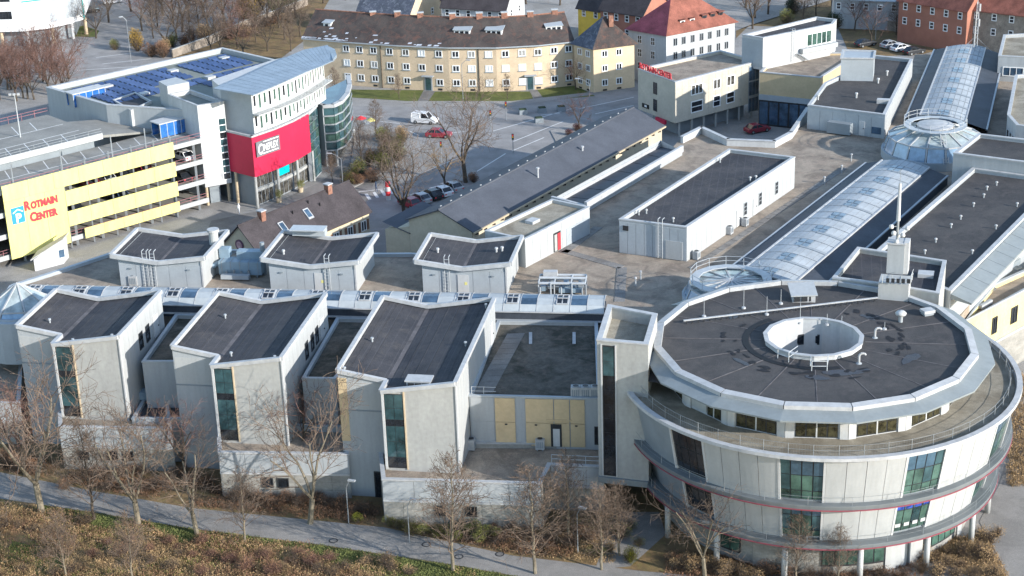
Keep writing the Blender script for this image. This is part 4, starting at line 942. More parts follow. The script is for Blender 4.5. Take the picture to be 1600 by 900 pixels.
# glazed ground floor, two storeys with columns
for i, (a, b) in enumerate(zip(fr2, fr2[1:])):
    L = math.dist(a, b)
    for z0, z1 in ((.1, 2.2), (2.7, 4.8)): window(cin, a, b, .1, L-.1, z0, z1, 4, 1, 'glass_shop', 'frame_grey', .08, .08)
    wall_box(MB(), a, b, 0, L, 2.25, 2.65, 0, .2).build('spandrel', 'render', cin)
    if i == 1: wall_box(MB(), a, b, .8, L-1.0, 3.3, 4.4, .12, .3).build('neon_sign', 'neon_cyan', cin)
mat('glass_shop', (.05, .065, .07), .12, .8, 1.6, col2=(.16, .15, .13), spec=.7); mat('neon_cyan', (.0, .55, .62), .4, .3, 4.)
for p in fr: MB().tube((*p, 0), (*p, 4.9), .22, .22, 8).build('column', 'render', cin)
MB().tube((lf[0]+1.2, lf[1]-.9, 0), (lf[0]+1.2, lf[1]-.9, 4.9), .22, .22, 8).build('column', 'render_warm', cin)
wall_box(MB(), lf, fr[0], .3, 4.2, 0, 4.8, -1.5, -1.2).build('entrance_glazing', 'glass_shop', cin)
# white upper storeys with balcony
up_ = [(-37.2, 249.5), (-34.6, 252.9), (-32.3, 256.7), (-30.6, 260.6), (-29.4, 264.2), (-28.2, 267.8)]
ul = (-42.2, 253.0)
MB().prism(up_+[(-30.2, 272.5), (-36, 268), (-44, 257)]+[ul], 11.0, 17.6, True).build('upper_walls', 'white', cin)
wall_box(MB(), ul, up_[0], 0, math.dist(ul, up_[0]), 11.2, 17.5, 0, .04).build('side_wall', 'sheet', cin)
for i, (a, b) in enumerate(zip(up_, up_[1:])):
    L = math.dist(a, b)
    for z in (11.6, 14.7):
        n = 4
        for k in range(n):
            s = L*(k+.2)/n; hgt = 2.1 if k % 2 else 1.7
            window(cin, a, b, s, s+L/n*.55, z+(0 if k % 2 else .5), z+2.2, 1, 1, 'glass_green' if (k+i) % 3 else 'glass_dark', 'frame_white', .07, .06)
    wall_box(MB(), a, b, -.1, L+.1, 14.0, 14.2, 0, 1.3).build('balcony', 'panel_light', cin)
    p, q = on_wall(a, b, 0, 1.25), on_wall(a, b, L, 1.25); railing(cin, [p, q], 14.2, .95, 1.2, 'steel_light', .025, (1., .75, .5, .25))
    p, q = on_wall(a, b, 0, 1.3), on_wall(a, b, L, 1.3)
    if i < 3: railing(cin, [p, q], 11.2, .8, 1.5, 'steel_light', .025, (1., .5))
# standing-seam curved roof
edge = [g(395, 148, 18), g(440, 130, 18), g(478, 114, 18), g(502, 103, 18.3), g(520, 93, 18.6)]
rear = [g(333, 141, 18), g(388, 118, 18.2), g(432, 97, 18.4), g(475, 77, 18.7), g(512, 68, 19)]
for i in range(4):
    for k in range(6):
        l = lambda A, f: (A[i][0]+(A[i+1][0]-A[i][0])*f, A[i][1]+(A[i+1][1]-A[i][1])*f)
        f0, f1 = (k+.02)/6, (k+.98)/6; z0 = 17.95+.12*(i+f0); z1 = 17.95+.12*(i+f1)
        q = [(*l(edge, f0), z0), (*l(edge, f1), z1), (*l(rear, f1), z1+.35), (*l(rear, f0), z0+.35)]
        MB().hexa([(a, b, c-.14) for a, b, c in q], q).build('roof_sheet', 'zinc', cin)
tip = [edge[-1], g(526, 84, 18.8), g(523, 73, 19), rear[-1]]
MB().prism(tip, 18.2, 18.62, True, True).build('roof_tip', 'zinc', cin); mat('zinc', (.24, .29, .34), .4, .12, .5, fine=.06, finescale=3, metal=.2, stretch=(1, 1, 1))
# glazed link between the sign wall and the rounded corner
la, lb = (-30.3, 260.0), (-29.4, 264.4)
wall_box(MB(), la, lb, 0, math.dist(la, lb), 0, 10.8, -.6, -.05).build('link_wall', 'panel', cin)
for k in range(7):
    for j in range(3): d_ = math.dist(la, lb)/3; wall_box(MB(), la, lb, d_*j+.06, d_*(j+1)-.06, .3+k*1.48, .3+k*1.48+1.36, -.05, .06).build('pane', 'glass_teal' if (j+k) % 3 else 'glass_green', cin)
wall_box(MB(), la, lb, -.1, math.dist(la, lb)+.1, 10.8, 11.2, -.7, .15).build('coping', 'coping', cin)
# glazed corner tower
gt = thing('glass_corner', 'rounded glazed corner tower with floor bands at the cinema end', 'building', (-26, 267, 0))
gc = [g(497, 158+6, 9.8), g(505, 167, 9.8), g(521, 166, 9.8), g(534, 160, 9.8), g(544, 148, 9.8), g(548, 133, 9.8), g(545, 120, 9.8)]
MB().prism(inset(gc+[(-31, 276), (-32.5, 266)], .15), 2.5, 9.6, True).build('core', 'glass_teal', gt)
for a, b in zip(gc, gc[1:]):
    L = math.dist(a, b)
    for k in range(5):
        z = 2.6+k*1.42; n = max(1, round(L/1.3))
        wall_box(MB(), a, b, 0, L, z-.12, z+.08, -.1, .12).build('floor_band', 'frame_grey' if k else 'coping', gt)
        for j in range(n): wall_box(MB(), a, b, L*j/n+.05, L*(j+1)/n-.05, z+.12, z+1.26, -.1, .04).build('pane', 'glass_green' if (j+k) % 2 else 'glass_teal', gt)
    wall_box(MB(), a, b, -.05, L+.05, 9.6, 10.1, -.5, .2).build('coping', 'coping', gt)
    for k in range(3): wall_box(MB(), a, b, 0, L, .1+k*.8, .1+k*.8+.7, -1.3, -1.2).build('base_glazing', 'glass_shop', gt)
wall_box(MB(), gc[0], gc[1], 0, math.dist(gc[0], gc[1]), .0, 9.7, -.2, .15).build('pier', 'panel', gt)
for k in (2, 5): MB().tube((*gc[k], 0), (*gc[k], 2.6), .2, .2, 8).build('column', 'panel_light', gt)

# ================================================================ HOUSES
def gable_house(nm, label, cat, e0, e1, w, z_e, z_r, wall, roof, over=.4, side=1, hip=0., group=None):
    """eave line e0->e1 (outside on the right), ridge parallel at w/2 behind"""
    a, d, n, L = wallframe(e0, e1); t = thing(nm, label, cat, (*(a+d*L/2-n*w/2), 0), group); pt = lambda s, o: tuple(a+d*s-n*o)
    A, B, C, D = pt(0, 0), pt(L, 0), pt(L, w), pt(0, w); R0, R1 = pt(hip, w/2), pt(L-hip, w/2)
    wl = MB(); wl.prism([A, B, C, D], 0, z_e, False)
    if hip == 0:
        wl.face((*A, z_e), (*D, z_e), (*R0, z_r)); wl.face((*C, z_e), (*B, z_e), (*R1, z_r))
    wl.build('wall', wall, t)
    sl = (z_r-z_e)/(w/2); lo = z_e-over*sl+.08; oh = 0 if hip else .3
    E = lambda s, o: (*pt(s, o), z_e+.08-over*sl if (o < 0 or o > w) else z_e)
    rA, rB, rC, rD = pt(-oh-(over if hip else 0), -over), pt(L+oh+(over if hip else 0), -over), pt(L+oh+(over if hip else 0), w+over), pt(-oh-(over if hip else 0), w+over)
    r0, r1 = pt(hip-oh, w/2), pt(L-hip+oh, w/2); zr = z_r+.1
    th = .16
    def slab(*q): MB().add([(*p[:2], p[2]) for p in q]+[(*p[:2], p[2]-th) for p in q], [tuple(range(len(q))), tuple(range(2*len(q)-1, len(q)-1, -1))]+[(i, (i+1) % len(q), len(q)+(i+1) % len(q), len(q)+i)[::-1] for i in range(len(q))]).build('roof_slope', roof, t)
    slab((*rA, lo), (*rB, lo), (*r1, zr), (*r0, zr)); slab((*rC, lo), (*rD, lo), (*r0, zr), (*r1, zr))
    if hip: slab((*rB, lo), (*rC, lo), (*r1, zr)); slab((*rD, lo), (*rA, lo), (*r0, zr))
    MB().tube((*r0, zr+.02), (*r1, zr+.02), .12, .12, 6).build('ridge_cap', roof, t)
    return t, pt, L
mat('tile_brown', (.058, .049, .051), .85, .2, .5, fine=.2, finescale=6, bump=.3)
mat('tile_grey', (.078, .084, .098), .7, .12, .3, fine=.1, finescale=5)
mat('tile_red', (.23, .085, .06), .85, .25, .5, fine=.2, finescale=6)
mat('cream', (.50, .44, .33), .9, .08, .4, fine=.05, finescale=3)
mat('cream_yellow', (.60, .50, .28), .9, .08, .4)
# long grey-roofed hall (former stable) beside the deck
hall2, hp, L = gable_house('long_hall', 'long hall with grey metal gable roof running along the street', 'building', (-4.9, 213.0), (23.7, 257.2), 10.0, 8.0, 10.0, 'cream', 'tile_grey')
gutter = MB(); gutter.bar((*hp(-.3, -.5), 7.75), (*hp(L+.3, -.5), 7.75), .2, .2); gutter.build('gutter', 'render_warm', hall2)
for k in range(26):
    s = L*(k+.5)/26; MB().bar((*hp(s, -.02), 7.2), (*hp(s, -.02), 7.6), .55, .5).build('rafter_vent', 'frame_dark', hall2)
for k in range(22): s = L*(k+.5)/22; MB().box((*hp(s, 5.6), 9.98), .3, .12, .18, .99).build('snow_guard', 'coping', hall2)
for s, o, h in ((20, 2.2, 1.1), (33, 2.6, .5)): q = hp(s, o); V_ = MB().tube((*q, 8.6), (*q, 9.1+h), .14, .14, 8).build('vent_pipe', 'coping', hall2); MB().tube((*q, 9.1+h), (*q, 9.3+h), .24, .24, 8).build('cap', 'coping', V_)
an = [hp(-.01, 10.02), hp(-.01, 14.0), hp(9, 14.0), hp(9, 10.02)]
t = thing('lean_to', 'cream walled lean-to left of the long hall gable', 'building', (*ctr(an), 0)); MB().prism(an, 0, [6.9, 5.9, 5.9, 6.9] if area2(an) > 0 else [6.9, 5.9, 5.9, 6.9]).build('wall', 'cream', t)
q_ = inset(an, -.25); MB().add([(*p, z) for p, z in zip(ccw(q_), (5.95, 6.95, 6.95, 5.95))], [(0, 1, 2, 3)]).build('roof', 'tile_grey', t)
# glazed lean-to strip between hall and deck
ls = [g(915, 321, 11), g(1066, 232, 11), g(1032, 215, 11), g(862, 307, 11)]
t = thing('lean_to', 'dark blue lean-to roof strip between the long hall and the gravel deck', 'glass roof', (*ctr(ls), 8))
MB().prism(ls, 0, 10.6, False).build('wall', 'panel', t)
lsr = lambda f, k: tuple(Vector(ls[0]).lerp(Vector(ls[1]), f).lerp(Vector(ls[3]).lerp(Vector(ls[2]), f), k))
for i in range(7):
    f0, f1 = (i+.02)/7, (i+.98)/7; MB().hexa([(*lsr(f0, .03), 10.3), (*lsr(f1, .03), 10.3), (*lsr(f1, .97), 9.5), (*lsr(f0, .97), 9.5)], [(*lsr(f0, .03), 10.5), (*lsr(f1, .03), 10.5), (*lsr(f1, .97), 9.7), (*lsr(f0, .97), 9.7)]).build('roof_panel', 'bitumen_blue', t)
MB().bar((*lsr(0, 0), 11.0), (*lsr(1, 0), 11.0), .4, .9).build('coping', 'coping', t); MB().bar((*lsr(0, 1), 9.9), (*lsr(1, 1), 9.9), .25, .5).build('coping', 'coping', t); MB().bar((*lsr(0, 0), 10.7), (*lsr(0, 1), 10.7), .4, .7).build('coping', 'coping', t)
# brown roofed house in front of cinema
hb, bp_, L = gable_house('brown_house', 'house with dark brown tiled gable roof and skylights in front of the cinema', 'house', (-32.6, 214.6), (-19.6, 231.4), 7.2, 5.0, 8.4, 'cream', 'tile_brown')
e0, e1 = bp_(0, 0), bp_(L, 0)
for s in (L-1.8, L-4.6, L-7.4, L-10.2):
    window(hb, e0, e1, s, s+1.1, 2.2, 3.7, 2, 1, 'glass_dark', 'frame_white', .1, .08)
    for k in (-.55, 1.2): wall_box(MB(), e0, e1, s+k, s+k+.45, 2.2, 3.7, 0, .06).build('shutter', 'shutter', hb)
mat('shutter', (.16, .09, .06), .8, .2)
wall_box(MB(), e0, e1, 0, L, 4.3, 4.9, 0, .05).build('frieze', 'cream_yellow', hb)
for s, o in ((11.2, 1.9), (6.0, 1.6)):
    z = 5.0+3.4*o/3.6; q = bp_(s, o); S_ = MB().bar((*bp_(s, o-.6), z-.35), (*bp_(s, o+.6), z+.80), 1.0, .2).build('skylight', 'coping', hb); MB().bar((*bp_(s, o-.45), z-.12), (*bp_(s, o+.45), z+.73), .75, .1).build('pane', 'glass_blue', S_)
for s in (4.0, 17.0): q = bp_(s, 3.4); C4 = MB().box((*q, 7.6), .8, .8, 1.7, .9).build('chimney', 'brick', hb); MB().box((*q, 9.3), 1.0, 1.0, .15, .9).build('cap', 'coping', C4)
mat('brick', (.26, .13, .09), .9, .3, 2.)
for s, o in ((9, 2.6), (14, 2.3), (8.2, .8), (12.5, 3.0)): z = 5.05+3.4*o/3.6; q = bp_(s, o); MB().tube((*q, z), (*q, z+.5), .09, .09, 6).build('vent_pipe', 'black', hb)
ga, gb = bp_(0, 7.2), bp_(0, 0)   # gable with round emblem
ap = on_wall(ga, gb, 3.4, .05)
def disc(c, n2, z, r, th, nn=20):
    n2 = Vector(n2).normalized(); return MB().tube((c[0], c[1], z), (c[0]+n2.x*th, c[1]+n2.y*th, z), r, r, nn)
nn_ = wallframe(ga, gb)[2]; EM = disc(ap, nn_, 5.7, .75, .08).build('round_emblem', 'emblem_dark', hb); disc(on_wall(ga, gb, 3.4, .13), nn_, 5.7, .5, .04).build('emblem_disc', 'emblem_rose', EM)
mat('emblem_dark', (.12, .06, .10), .6, .2); mat('emblem_rose', (.45, .28, .30), .6, .3, 3.)
lettering(hb, 'Rotmain', ga, gb, 2.2, 4.1, .55, .05, 'frame_dark', 'gable_lettering')
# ================================================================ APARTMENT BLOCK (curved street front)
mat('curtain', (.30, .29, .27), .7, .2, 2.); mat('apt', (.55, .43, .295), .9, .08, .3, fine=.05, finescale=3); mat('apt_sand', (.60, .47, .31), .9, .08, .3, fine=.05, finescale=3)
stains('tile_old', (.085, .07, .062), (.05, .042, .04), .9, .35, 3., warm=(.18, .085, .06))
apt = thing('apartment_block', 'long sand-coloured apartment block curving along the street with old tiled roof', 'building', (*g(700, 138, 0), 0))
ev = [g(473, 58, 8.4), g(545, 64, 8.4), g(620, 69, 8.4), g(700, 72.5, 8.4), g(775, 72.5, 8.4), g(840, 69, 8.4), g(897, 63, 8.4)]
dn = []
for i in range(len(ev)):
    a, b = Vector(ev[max(0, i-1)]), Vector(ev[min(len(ev)-1, i+1)]); d = (b-a).normalized(); dn.append(Vector((-d.y, d.x)))
rw = [tuple(Vector(p)+n*10.5) for p, n in zip(ev, dn)]; rg = [tuple(Vector(p)+n*5.25) for p, n in zip(ev, dn)]
MB().prism(ev+rw[::-1], 0, 8.4).build('wall', 'apt', apt)
ov = [tuple(Vector(p)-n*.45) for p, n in zip(ev, dn)]
for i in range(6):
    MB().hexa([(*ov[i], 8.15), (*ov[i+1], 8.15), (*rg[i+1], 12.3), (*rg[i], 12.3)], [(*ov[i], 8.35), (*ov[i+1], 8.35), (*rg[i+1], 12.5), (*rg[i], 12.5)]).build('roof_slope', 'tile_old', apt)
    MB().face((*rg[i], 12.5), (*rg[i+1], 12.5), (*rw[i+1], 8.3), (*rw[i], 8.3)).build('roof_slope', 'tile_old', apt)
    MB().bar((*ov[i], 8.22), (*ov[i+1], 8.22), .22, .2).build('gutter', 'sheet', apt)
    MB().tube((*rg[i], 12.52), (*rg[i+1], 12.52), .14, .14, 6).build('ridge_cap', 'brick', apt)
MB().face((*rw[0], 8.4), (*ev[0], 8.4), (*rg[0], 12.4)).build('gable', 'apt', apt)
cols = [(537, 72), (558, 74), (580, 76), (605, 78), (630, 80), (655, 81), (682, 81.5), (708, 81.5), (733, 81), (760, 81), (786, 80), (812, 78), (837, 76), (862, 74), (885, 71)]
lens = [0.]
for a, b in zip(ev, ev[1:]): lens.append(lens[-1]+math.dist(a, b))
pxs = [473, 545, 620, 700, 775, 840, 897]
for ci, (px, _) in enumerate(cols):
    i = max(k for k in range(6) if pxs[k] <= px+2); f = (px+3-pxs[i])/(pxs[i+1]-pxs[i]); a, b = ev[i], ev[i+1]; L = math.dist(a, b); s = f*L
    for r_, zc in enumerate((6.95, 4.3, 1.65)):
        if r_ == 2 and ci in (5,): continue
        shut = (ci in (9, 11, 12) and r_ > 0) or (ci == 5 and r_ == 0) or (ci == 8 and r_ == 1) or (ci, r_) in ((0, 1), (9, 0), (10, 1), (9, 2))
        window(apt, a, b, s-.68, s+.68, zc-.62, zc+.62, 2, 1, 'frame_white' if shut else rnd.choice(('glass_dark', 'glass_dark', 'glass_shop', 'glass_dark', 'curtain')), 'frame_white', .16, .07)
        wall_box(MB(), a, b, s-.78, s+.78, zc-.74, zc-.63, 0, .14).build('sill', 'frame_grey', apt)
    if ci % 2 == 0: wall_box(MB(), a, b, s-.4, s+.4, .15, .5, 0, .04).build('cellar_window', 'frame_dark', apt)
for i, px in ((2, 667), (4, 827)):
    a, b = ev[i if px < 700 else 4], ev[(i if px < 700 else 4)+1]; L = math.dist(a, b); p0 = pxs[i if px < 700 else 4]; p1 = pxs[(i if px < 700 else 4)+1]; s = (px-p0)/(p1-p0)*L
    wall_box(MB(), a, b, s-.75, s+.75, 0, 2.6, 0, .1).build('door_surround', 'frame_grey', apt); wall_box(MB(), a, b, s-.5, s+.5, .1, 2.35, .1, .15).build('door', 'glass_teal', apt)
    wall_box(MB(), a, b, s-1.1, s+1.1, 2.7, 2.85, 0, .8).build('canopy', 'sheet', apt)
for px in (594, 747): # downpipes
    i = max(k for k in range(6) if pxs[k] <= px); a, b = ev[i], ev[i+1]; s = (px-pxs[i])/(pxs[i+1]-pxs[i])*math.dist(a, b); q = on_wall(a, b, s, .1); MB().tube((*q, 0), (*q, 8.2), .08, .08, 6).build('downpipe', 'bark_dark', apt)
for px in (503, 718, 768, 870): # dormers
    i = max(k for k in range(6) if pxs[k] <= px); f = (px-pxs[i])/(pxs[i+1]-pxs[i]); a = Vector(ev[i]).lerp(Vector(ev[i+1]), f); n = dn[i]; d = Vector((n.y, -n.x)); c = a+n*2.2
    w = 1.5 if px != 503 else .8; p0, p1 = tuple(c-d*w), tuple(c+d*w); Z = 9.7
    D = MB().hexa([(*p0, Z), (*p1, Z), (*(c+d*w+n*2.0), Z), (*(c-d*w+n*2.0), Z)], [(*p0, Z+1.15), (*p1, Z+1.15), (*(c+d*w+n*2.0), Z+1.5), (*(c-d*w+n*2.0), Z+1.5)]).build('dormer', 'frame_white', apt)
    q0, q1 = c-d*(w+.2)-n*.25, c+d*(w+.2)-n*.25; MB().hexa([(*q0, Z+1.15), (*q1, Z+1.15), (*(q1+n*2.6), Z+1.6), (*(q0+n*2.6), Z+1.6)], [(*q0, Z+1.27), (*q1, Z+1.27), (*(q1+n*2.6), Z+1.72), (*(q0+n*2.6), Z+1.72)]).build('dormer_roof', 'sheet', D)
    for k in range(3 if w > 1 else 1): s = (.25+k*.92 if w > 1 else .4); wall_box(MB(), p0, p1, s, s+.65, Z+.3, Z+.95, 0, .05).build('pane', 'glass_dark', D)
for px, z in ((565, 11.7), (605, 12), (643, 12), (697, 12.1), (745, 12.2), (790, 12.2), (838, 12.1), (880, 12)): # chimneys
    i = max(k for k in range(6) if pxs[k] <= px); f = (px-pxs[i])/(pxs[i+1]-pxs[i]); q = Vector(rg[i]).lerp(Vector(rg[i+1]), f); C4 = MB().box((*q, z-.6), 1.1, .7, 1.7, .1).build('chimney', 'brick', apt); MB().box((*q, z+1.1), 1.3, .9, .15, .1).build('cap', 'coping', C4)
mat('snow', (.46, .48, .52), .8, .1, 3.)
for k in range(50):   # thin snow left along the eave and on the shaded slope
    f = rnd.random()**1.5; i = 0 if f < .5 else 1 if f < .85 else 2; u = rnd.random(); v = .02+abs(rnd.gauss(0, .16)) if k > 34 else .03
    n = dn[i]; a = Vector(ov[i]).lerp(Vector(ov[i+1]), u); b = Vector(rg[i]).lerp(Vector(rg[i+1]), u); c = a.lerp(b, min(v, .8)); z = 8.37+min(v, .8)*4.15
    d = Vector((n.y, -n.x))*rnd.uniform(.15, .6); w = n*rnd.uniform(.06, .18); dz = w.length*.79
    MB().face((*(c-d-w), z-dz+.02), (*(c+d*.8-w*.6), z-dz*.6+.02), (*(c+d+w), z+dz+.02), (*(c-d*.7+w*.7), z+dz*.7+.02)).build('snow_patch', 'snow', apt)
# corner wing with hip roof
w0, w1, w2 = g(897, 67, 8.2), g(927, 75, 8.2), g(991, 67, 8.2)
wing = thing('corner_wing', 'corner wing of the sand apartment block with snowy hip roof', 'building', (*g(945, 138, 0), 0))
a_, b_ = Vector(w1), Vector(w2); w3 = tuple(Vector(w0)+(b_-a_))
MB().prism([w0, w1, w2, w3], 0, 8.2).build('wall', 'apt_sand', wing)
apx = Vector(ctr([w0, w1, w2, w3])); e_ = inset([w0, w1, w2, w3], -.5); r0_, r1_ = apx-(b_-a_).normalized()*.6, apx+(b_-a_).normalized()*.6
EE = ccw(e_)
for k in range(4):
    p, q = EE[k], EE[(k+1) % 4]; mid = (Vector(p)+Vector(q))/2; north = (mid-apx).dot(Vector((-1, 0))) > 2
    MB().face((*p, 8.0), (*q, 8.0), (*apx, 13.2)).build('roof_slope', 'tile_snowy' if north else 'tile_old', wing)
stains('tile_snowy', (.10, .11, .14), (.07, .08, .10), .9, .5, 3., warm=(.36, .38, .42))
MB().box((apx.x+1.2, apx.y-.6, 11.3), .8, .8, 2.0, .2).build('chimney', 'brick', wing)
for (p, q, cs) in ((w1, w2, (.27, .62)), (w0, w1, (.3, .72))):
    L = math.dist(p, q)
    for c in cs:
        for zc in (6.9, 4.25, 1.6): window(wing, p, q, L*c-.6, L*c+.6, zc-.62, zc+.62, 2, 1, 'glass_dark', 'frame_white', .16, .07)
        wall_box(MB(), p, q, L*c-.4, L*c+.4, .1, .4, 0, .05).build('cellar_window', 'frame_dark', wing)
# white house with red hip roof
h0, h1, h2 = g(982, 44, 9.4), g(1041, 54, 9.4), g(1148, 33, 9.4)
hw = thing('white_house', 'white three-storey house with red hipped roof behind the sign-topped building', 'building', (*g(1060, 98, 0), 0))
b_, c_ = Vector(h1), Vector(h2); h3 = tuple(Vector(h0)+(c_-b_)); MB().prism([h0, h1, h2, h3], 0, 9.4).build('wall', 'white', hw)
EE = ccw(inset([h0, h1, h2, h3], -.5)); ax = (c_-b_).normalized(); cc = Vector(ctr(EE)); Lh = (c_-b_).length
R0, R1 = cc-ax*(Lh*.16), cc+ax*(Lh*.16)
for k in range(4):
    p, q = Vector(EE[k]), Vector(EE[(k+1) % 4]); e = (q-p).normalized()
    if abs(e.dot(ax)) > .8:
        a, b = (R1, R0) if e.dot(ax) > 0 else (R0, R1); MB().face((*p, 9.2), (*q, 9.2), (*a, 14.6), (*b, 14.6)).build('roof_slope', 'tile_red', hw)
    else: MB().face((*p, 9.2), (*q, 9.2), (*(R1 if (p-cc).dot(ax) > 0 else R0), 14.6)).build('roof_slope', 'tile_wine', hw)
mat('tile_wine', (.16, .045, .065), .85, .25, .5, fine=.2, finescale=6)
L = math.dist(h1, h2)
for c in (.13, .25, .38, .51, .63, .76, .88):
    for zc in (7.7, 5.2, 2.7): window(hw, h1, h2, L*c-.5, L*c+.5, zc-.75, zc+.75, 2, 1, 'glass_dark', 'frame_grey', .12, .06)
L = math.dist(h0, h1)
for c in (.3, .65):
    for zc in (7.7, 5.2, 2.7): window(hw, h0, h1, L*c-.5, L*c+.5, zc-.75, zc+.75, 2, 2, 'glass_dark', 'frame_white', .1, .06)
for f, h in ((.28, 10.6), (.42, 10.6), (.6, 10.8), (.72, 10.8), (.84, 10.8)):
    q = b_.lerp(c_, f)+Vector((-ax.y, ax.x))*1.7; D = MB().box((*q, h-.5), 1.1, 1.6, 1.1, math.atan2(ax.y, ax.x)).build('dormer', 'frame_white' if f < .5 else 'tile_brown', hw); MB().box((*q, h+.6), 1.4, 2.2, .12, math.atan2(ax.y, ax.x)).build('dormer_roof', 'tile_red', D); 
    n = Vector((ax.y, -ax.x)); MB().box((*(q+n*.82), h-.2), .6, .06, .6, math.atan2(ax.y, ax.x)).build('pane', 'glass_dark', D)
# ================================================================ SIGN-TOPPED BEIGE BUILDING
be = thing('beige_building', 'beige panelled building on columns with red rooftop letters beside the long hall', 'building', (32, 284, 0))
b0, b1, b2, b3 = (22.3, 285.1), (27.6, 275.9), (42.9, 287.4), (37.4, 295.5)
block(be, [b0, b1, b2, b3], 2.6, 9.5, 'stone_beige', 'gravel', .4, .4); mat('stone_beige', (.47, .43, .35), .85, .07, .5, fine=.05, finescale=3)
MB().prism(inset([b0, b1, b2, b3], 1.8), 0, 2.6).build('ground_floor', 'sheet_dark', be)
L = math.dist(b1, b2)
for r_ in range(6):
    for k in range(11): wall_box(MB(), b1, b2, L*k/11*.86+.02, L*(k+1)/11*.86-.02, 2.65+r_*1.12, 2.65+(r_+1)*1.12-.04, 0, .03).build('stone_panel', 'stone_beige', be)
for s0, s1 in ((.18, .32), (.44, .53), (.60, .70)):
    window(be, b1, b2, L*s0, L*s1, 6.6, 8.4, 3 if s1-s0 > .12 else 2, 1, 'glass_shop', 'frame_white', .16, .1); window(be, b1, b2, L*s0, L*s1, 3.6, 5.6, 1, 2, 'glass_dark', 'frame_white', .16, .1)
wall_box(MB(), b1, b2, L*.87, L, 1.0, 9.2, 0, .06).build('corner_glazing', 'frame_grey', be)
for k in range(3):
    for z in (1.2, 4.0, 6.6): wall_box(MB(), b1, b2, L*(.875+k*.04), L*(.91+k*.04), z, z+2.3, .04, .1).build('pane', 'glass_blue', be)
L0 = math.dist(b0, b1)
for z in (6.3, 3.4): window(be, b0, b1, L0*.42, L0*.52, z, z+2.0, 1, 2, 'glass_dark', 'frame_dark', .08, .06)
for k in range(7): s = L*(k+.5)/7; q = on_wall(b1, b2, s, -.5); MB().tube((*q, 0), (*q, 2.7), .2, .2, 8).build('column', 'render', be)
lettering(be, 'ROTMAIN-CENTER', b0, b1, .25, 9.75, 1.35, -.1, 'red_letter', 'rooftop_lettering', sx=.80, bold=.05)
rl_ = MB(); p, q = on_wall(b0, b1, .2, -.1), on_wall(b0, b1, L0-.2, -.1); rl_.bar((*p, 9.72), (*q, 9.72), .08, .08); rl_.build('letter_rail', 'frame_grey', be)
wall_box(MB(), b0, b1, L0*.55, L0*.8, 2.0, 2.7, .2, .6).build('red_awning', 'red_panel', be)
wall_box(MB(), b0, b1, L0*.12, L0*.3, 3.3, 4.0, .02, .1).build('wall_sign', 'black', be); wall_box(MB(), b0, b1, L0*.19, L0*.25, 3.5, 3.85, .1, .13).build('sign_mark', 'frame_white', be)
# ================================================================ UPPER-RIGHT ROOFS
t = thing('ochre_hall', 'low hall with ochre wall and tan roof behind the parked red car', 'building', (50, 285, 0))
po = [g(1187, 113, 9.), g(1282, 122, 9.), g(1345, 82, 9.), (47, 294)]
block(t, po, 0, 9.0, 'ochre', 'gravel', .35, .35); a, b = po[0], po[1]; L = math.dist(a, b)
wall_box(MB(), a, b, 0, L, 0, 4.4, 0, .08).build('shop_front', 'frame_dark', t)
for k in range(6): wall_box(MB(), a, b, L*k/6+.15, L*(k+1)/6-.15, .3, 4.1, .08, .12).build('pane', 'glass_blue', t)
wall_box(MB(), a, b, 0, L, 4.4, 5.3, 0, .2).build('fascia', 'sheet', t)
t = thing('white_block', 'white rooftop block with rounded window bay and outside stair at upper right', 'building', (48, 291, 9))
pw = [(40, 287.8), (43.1, 285.1), (56.2, 293.2), (57.4, 296.4), (54.3, 298.8)]
block(t, pw, 8.6, 14.0, 'white', 'felt', .4, .4); a, b = pw[1], pw[2]; L = math.dist(a, b)
panels(t, a, b, 8.8, 13.6, 10, 'white', .03, .03); window(t, a, b, L*.62, L*.98, 11.0, 13.2, 5, 1, 'glass_green', 'frame_white', .12, .1)
wall_box(MB(), a, b, L*.52, L*1.03, 10.2, 11.0, .1, .9).build('balcony', 'panel_light', t); wall_box(MB(), pw[0], pw[1], 0, math.dist(pw[0], pw[1]), 9, 13.6, 0, .04).build('side_sheet', 'sheet', t)
ladder(t, on_wall(a, b, L*.42), 9., 14.6, tuple(wallframe(a, b)[2]))
for i in range(8): p = on_wall(a, b, L*.48+i*.28, .5); MB().box((*p, 10.2-i*.18), .3, .9, .06, .5).build('stair_tread', 'steel_light', t)
t = thing('plant_house', 'white-edged plant house with raised box on its dark roof beside the far arcade', 'plant room', (54, 255, DECK))
pp_ = [g(1262, 165, 13.5), g(1383, 180, 13.5), g(1426, 93, 13.5), g(1358, 86, 13.5), g(1318, 116, 13.5), g(1288, 130, 13.5)]
block(t, pp_, 0, 13.5, 'sheet', 'felt_brown', .4, .4); a, b = pp_[0], pp_[1]; L = math.dist(a, b); panels(t, a, b, DECK+.1, 13.1, 6, 'sheet', .05, .05)
L2 = math.dist(pp_[1], pp_[2]); panels(t, pp_[1], pp_[2], DECK+.1, 13.1, 16, 'panel_light', .04, .04)
door(t, a, b, L*.68, L*.75, DECK+.1, DECK+2.2, 'white', .1); wall_box(MB(), a, b, L*.3, L*.6, DECK+.2, DECK+1.8, .05, 1.2).build('canopy_unit', 'sheet_dark', t); wall_box(MB(), a, b, L*.84, L*.96, DECK+.6, DECK+1.6, .05, .12).build('window', 'glass_blue', t)
pr_ = [g(1313, 123, 13.4), g(1364, 124, 13.4), g(1366, 112, 13.4), g(1316, 110, 13.4)]; MB().prism(pr_, 13, 16.6).build('raised_box', 'sheet', t); MB().ringpoly(inset(pr_, -.15), inset(pr_, .2), 16.55, 16.75).build('raised_coping', 'coping', t)
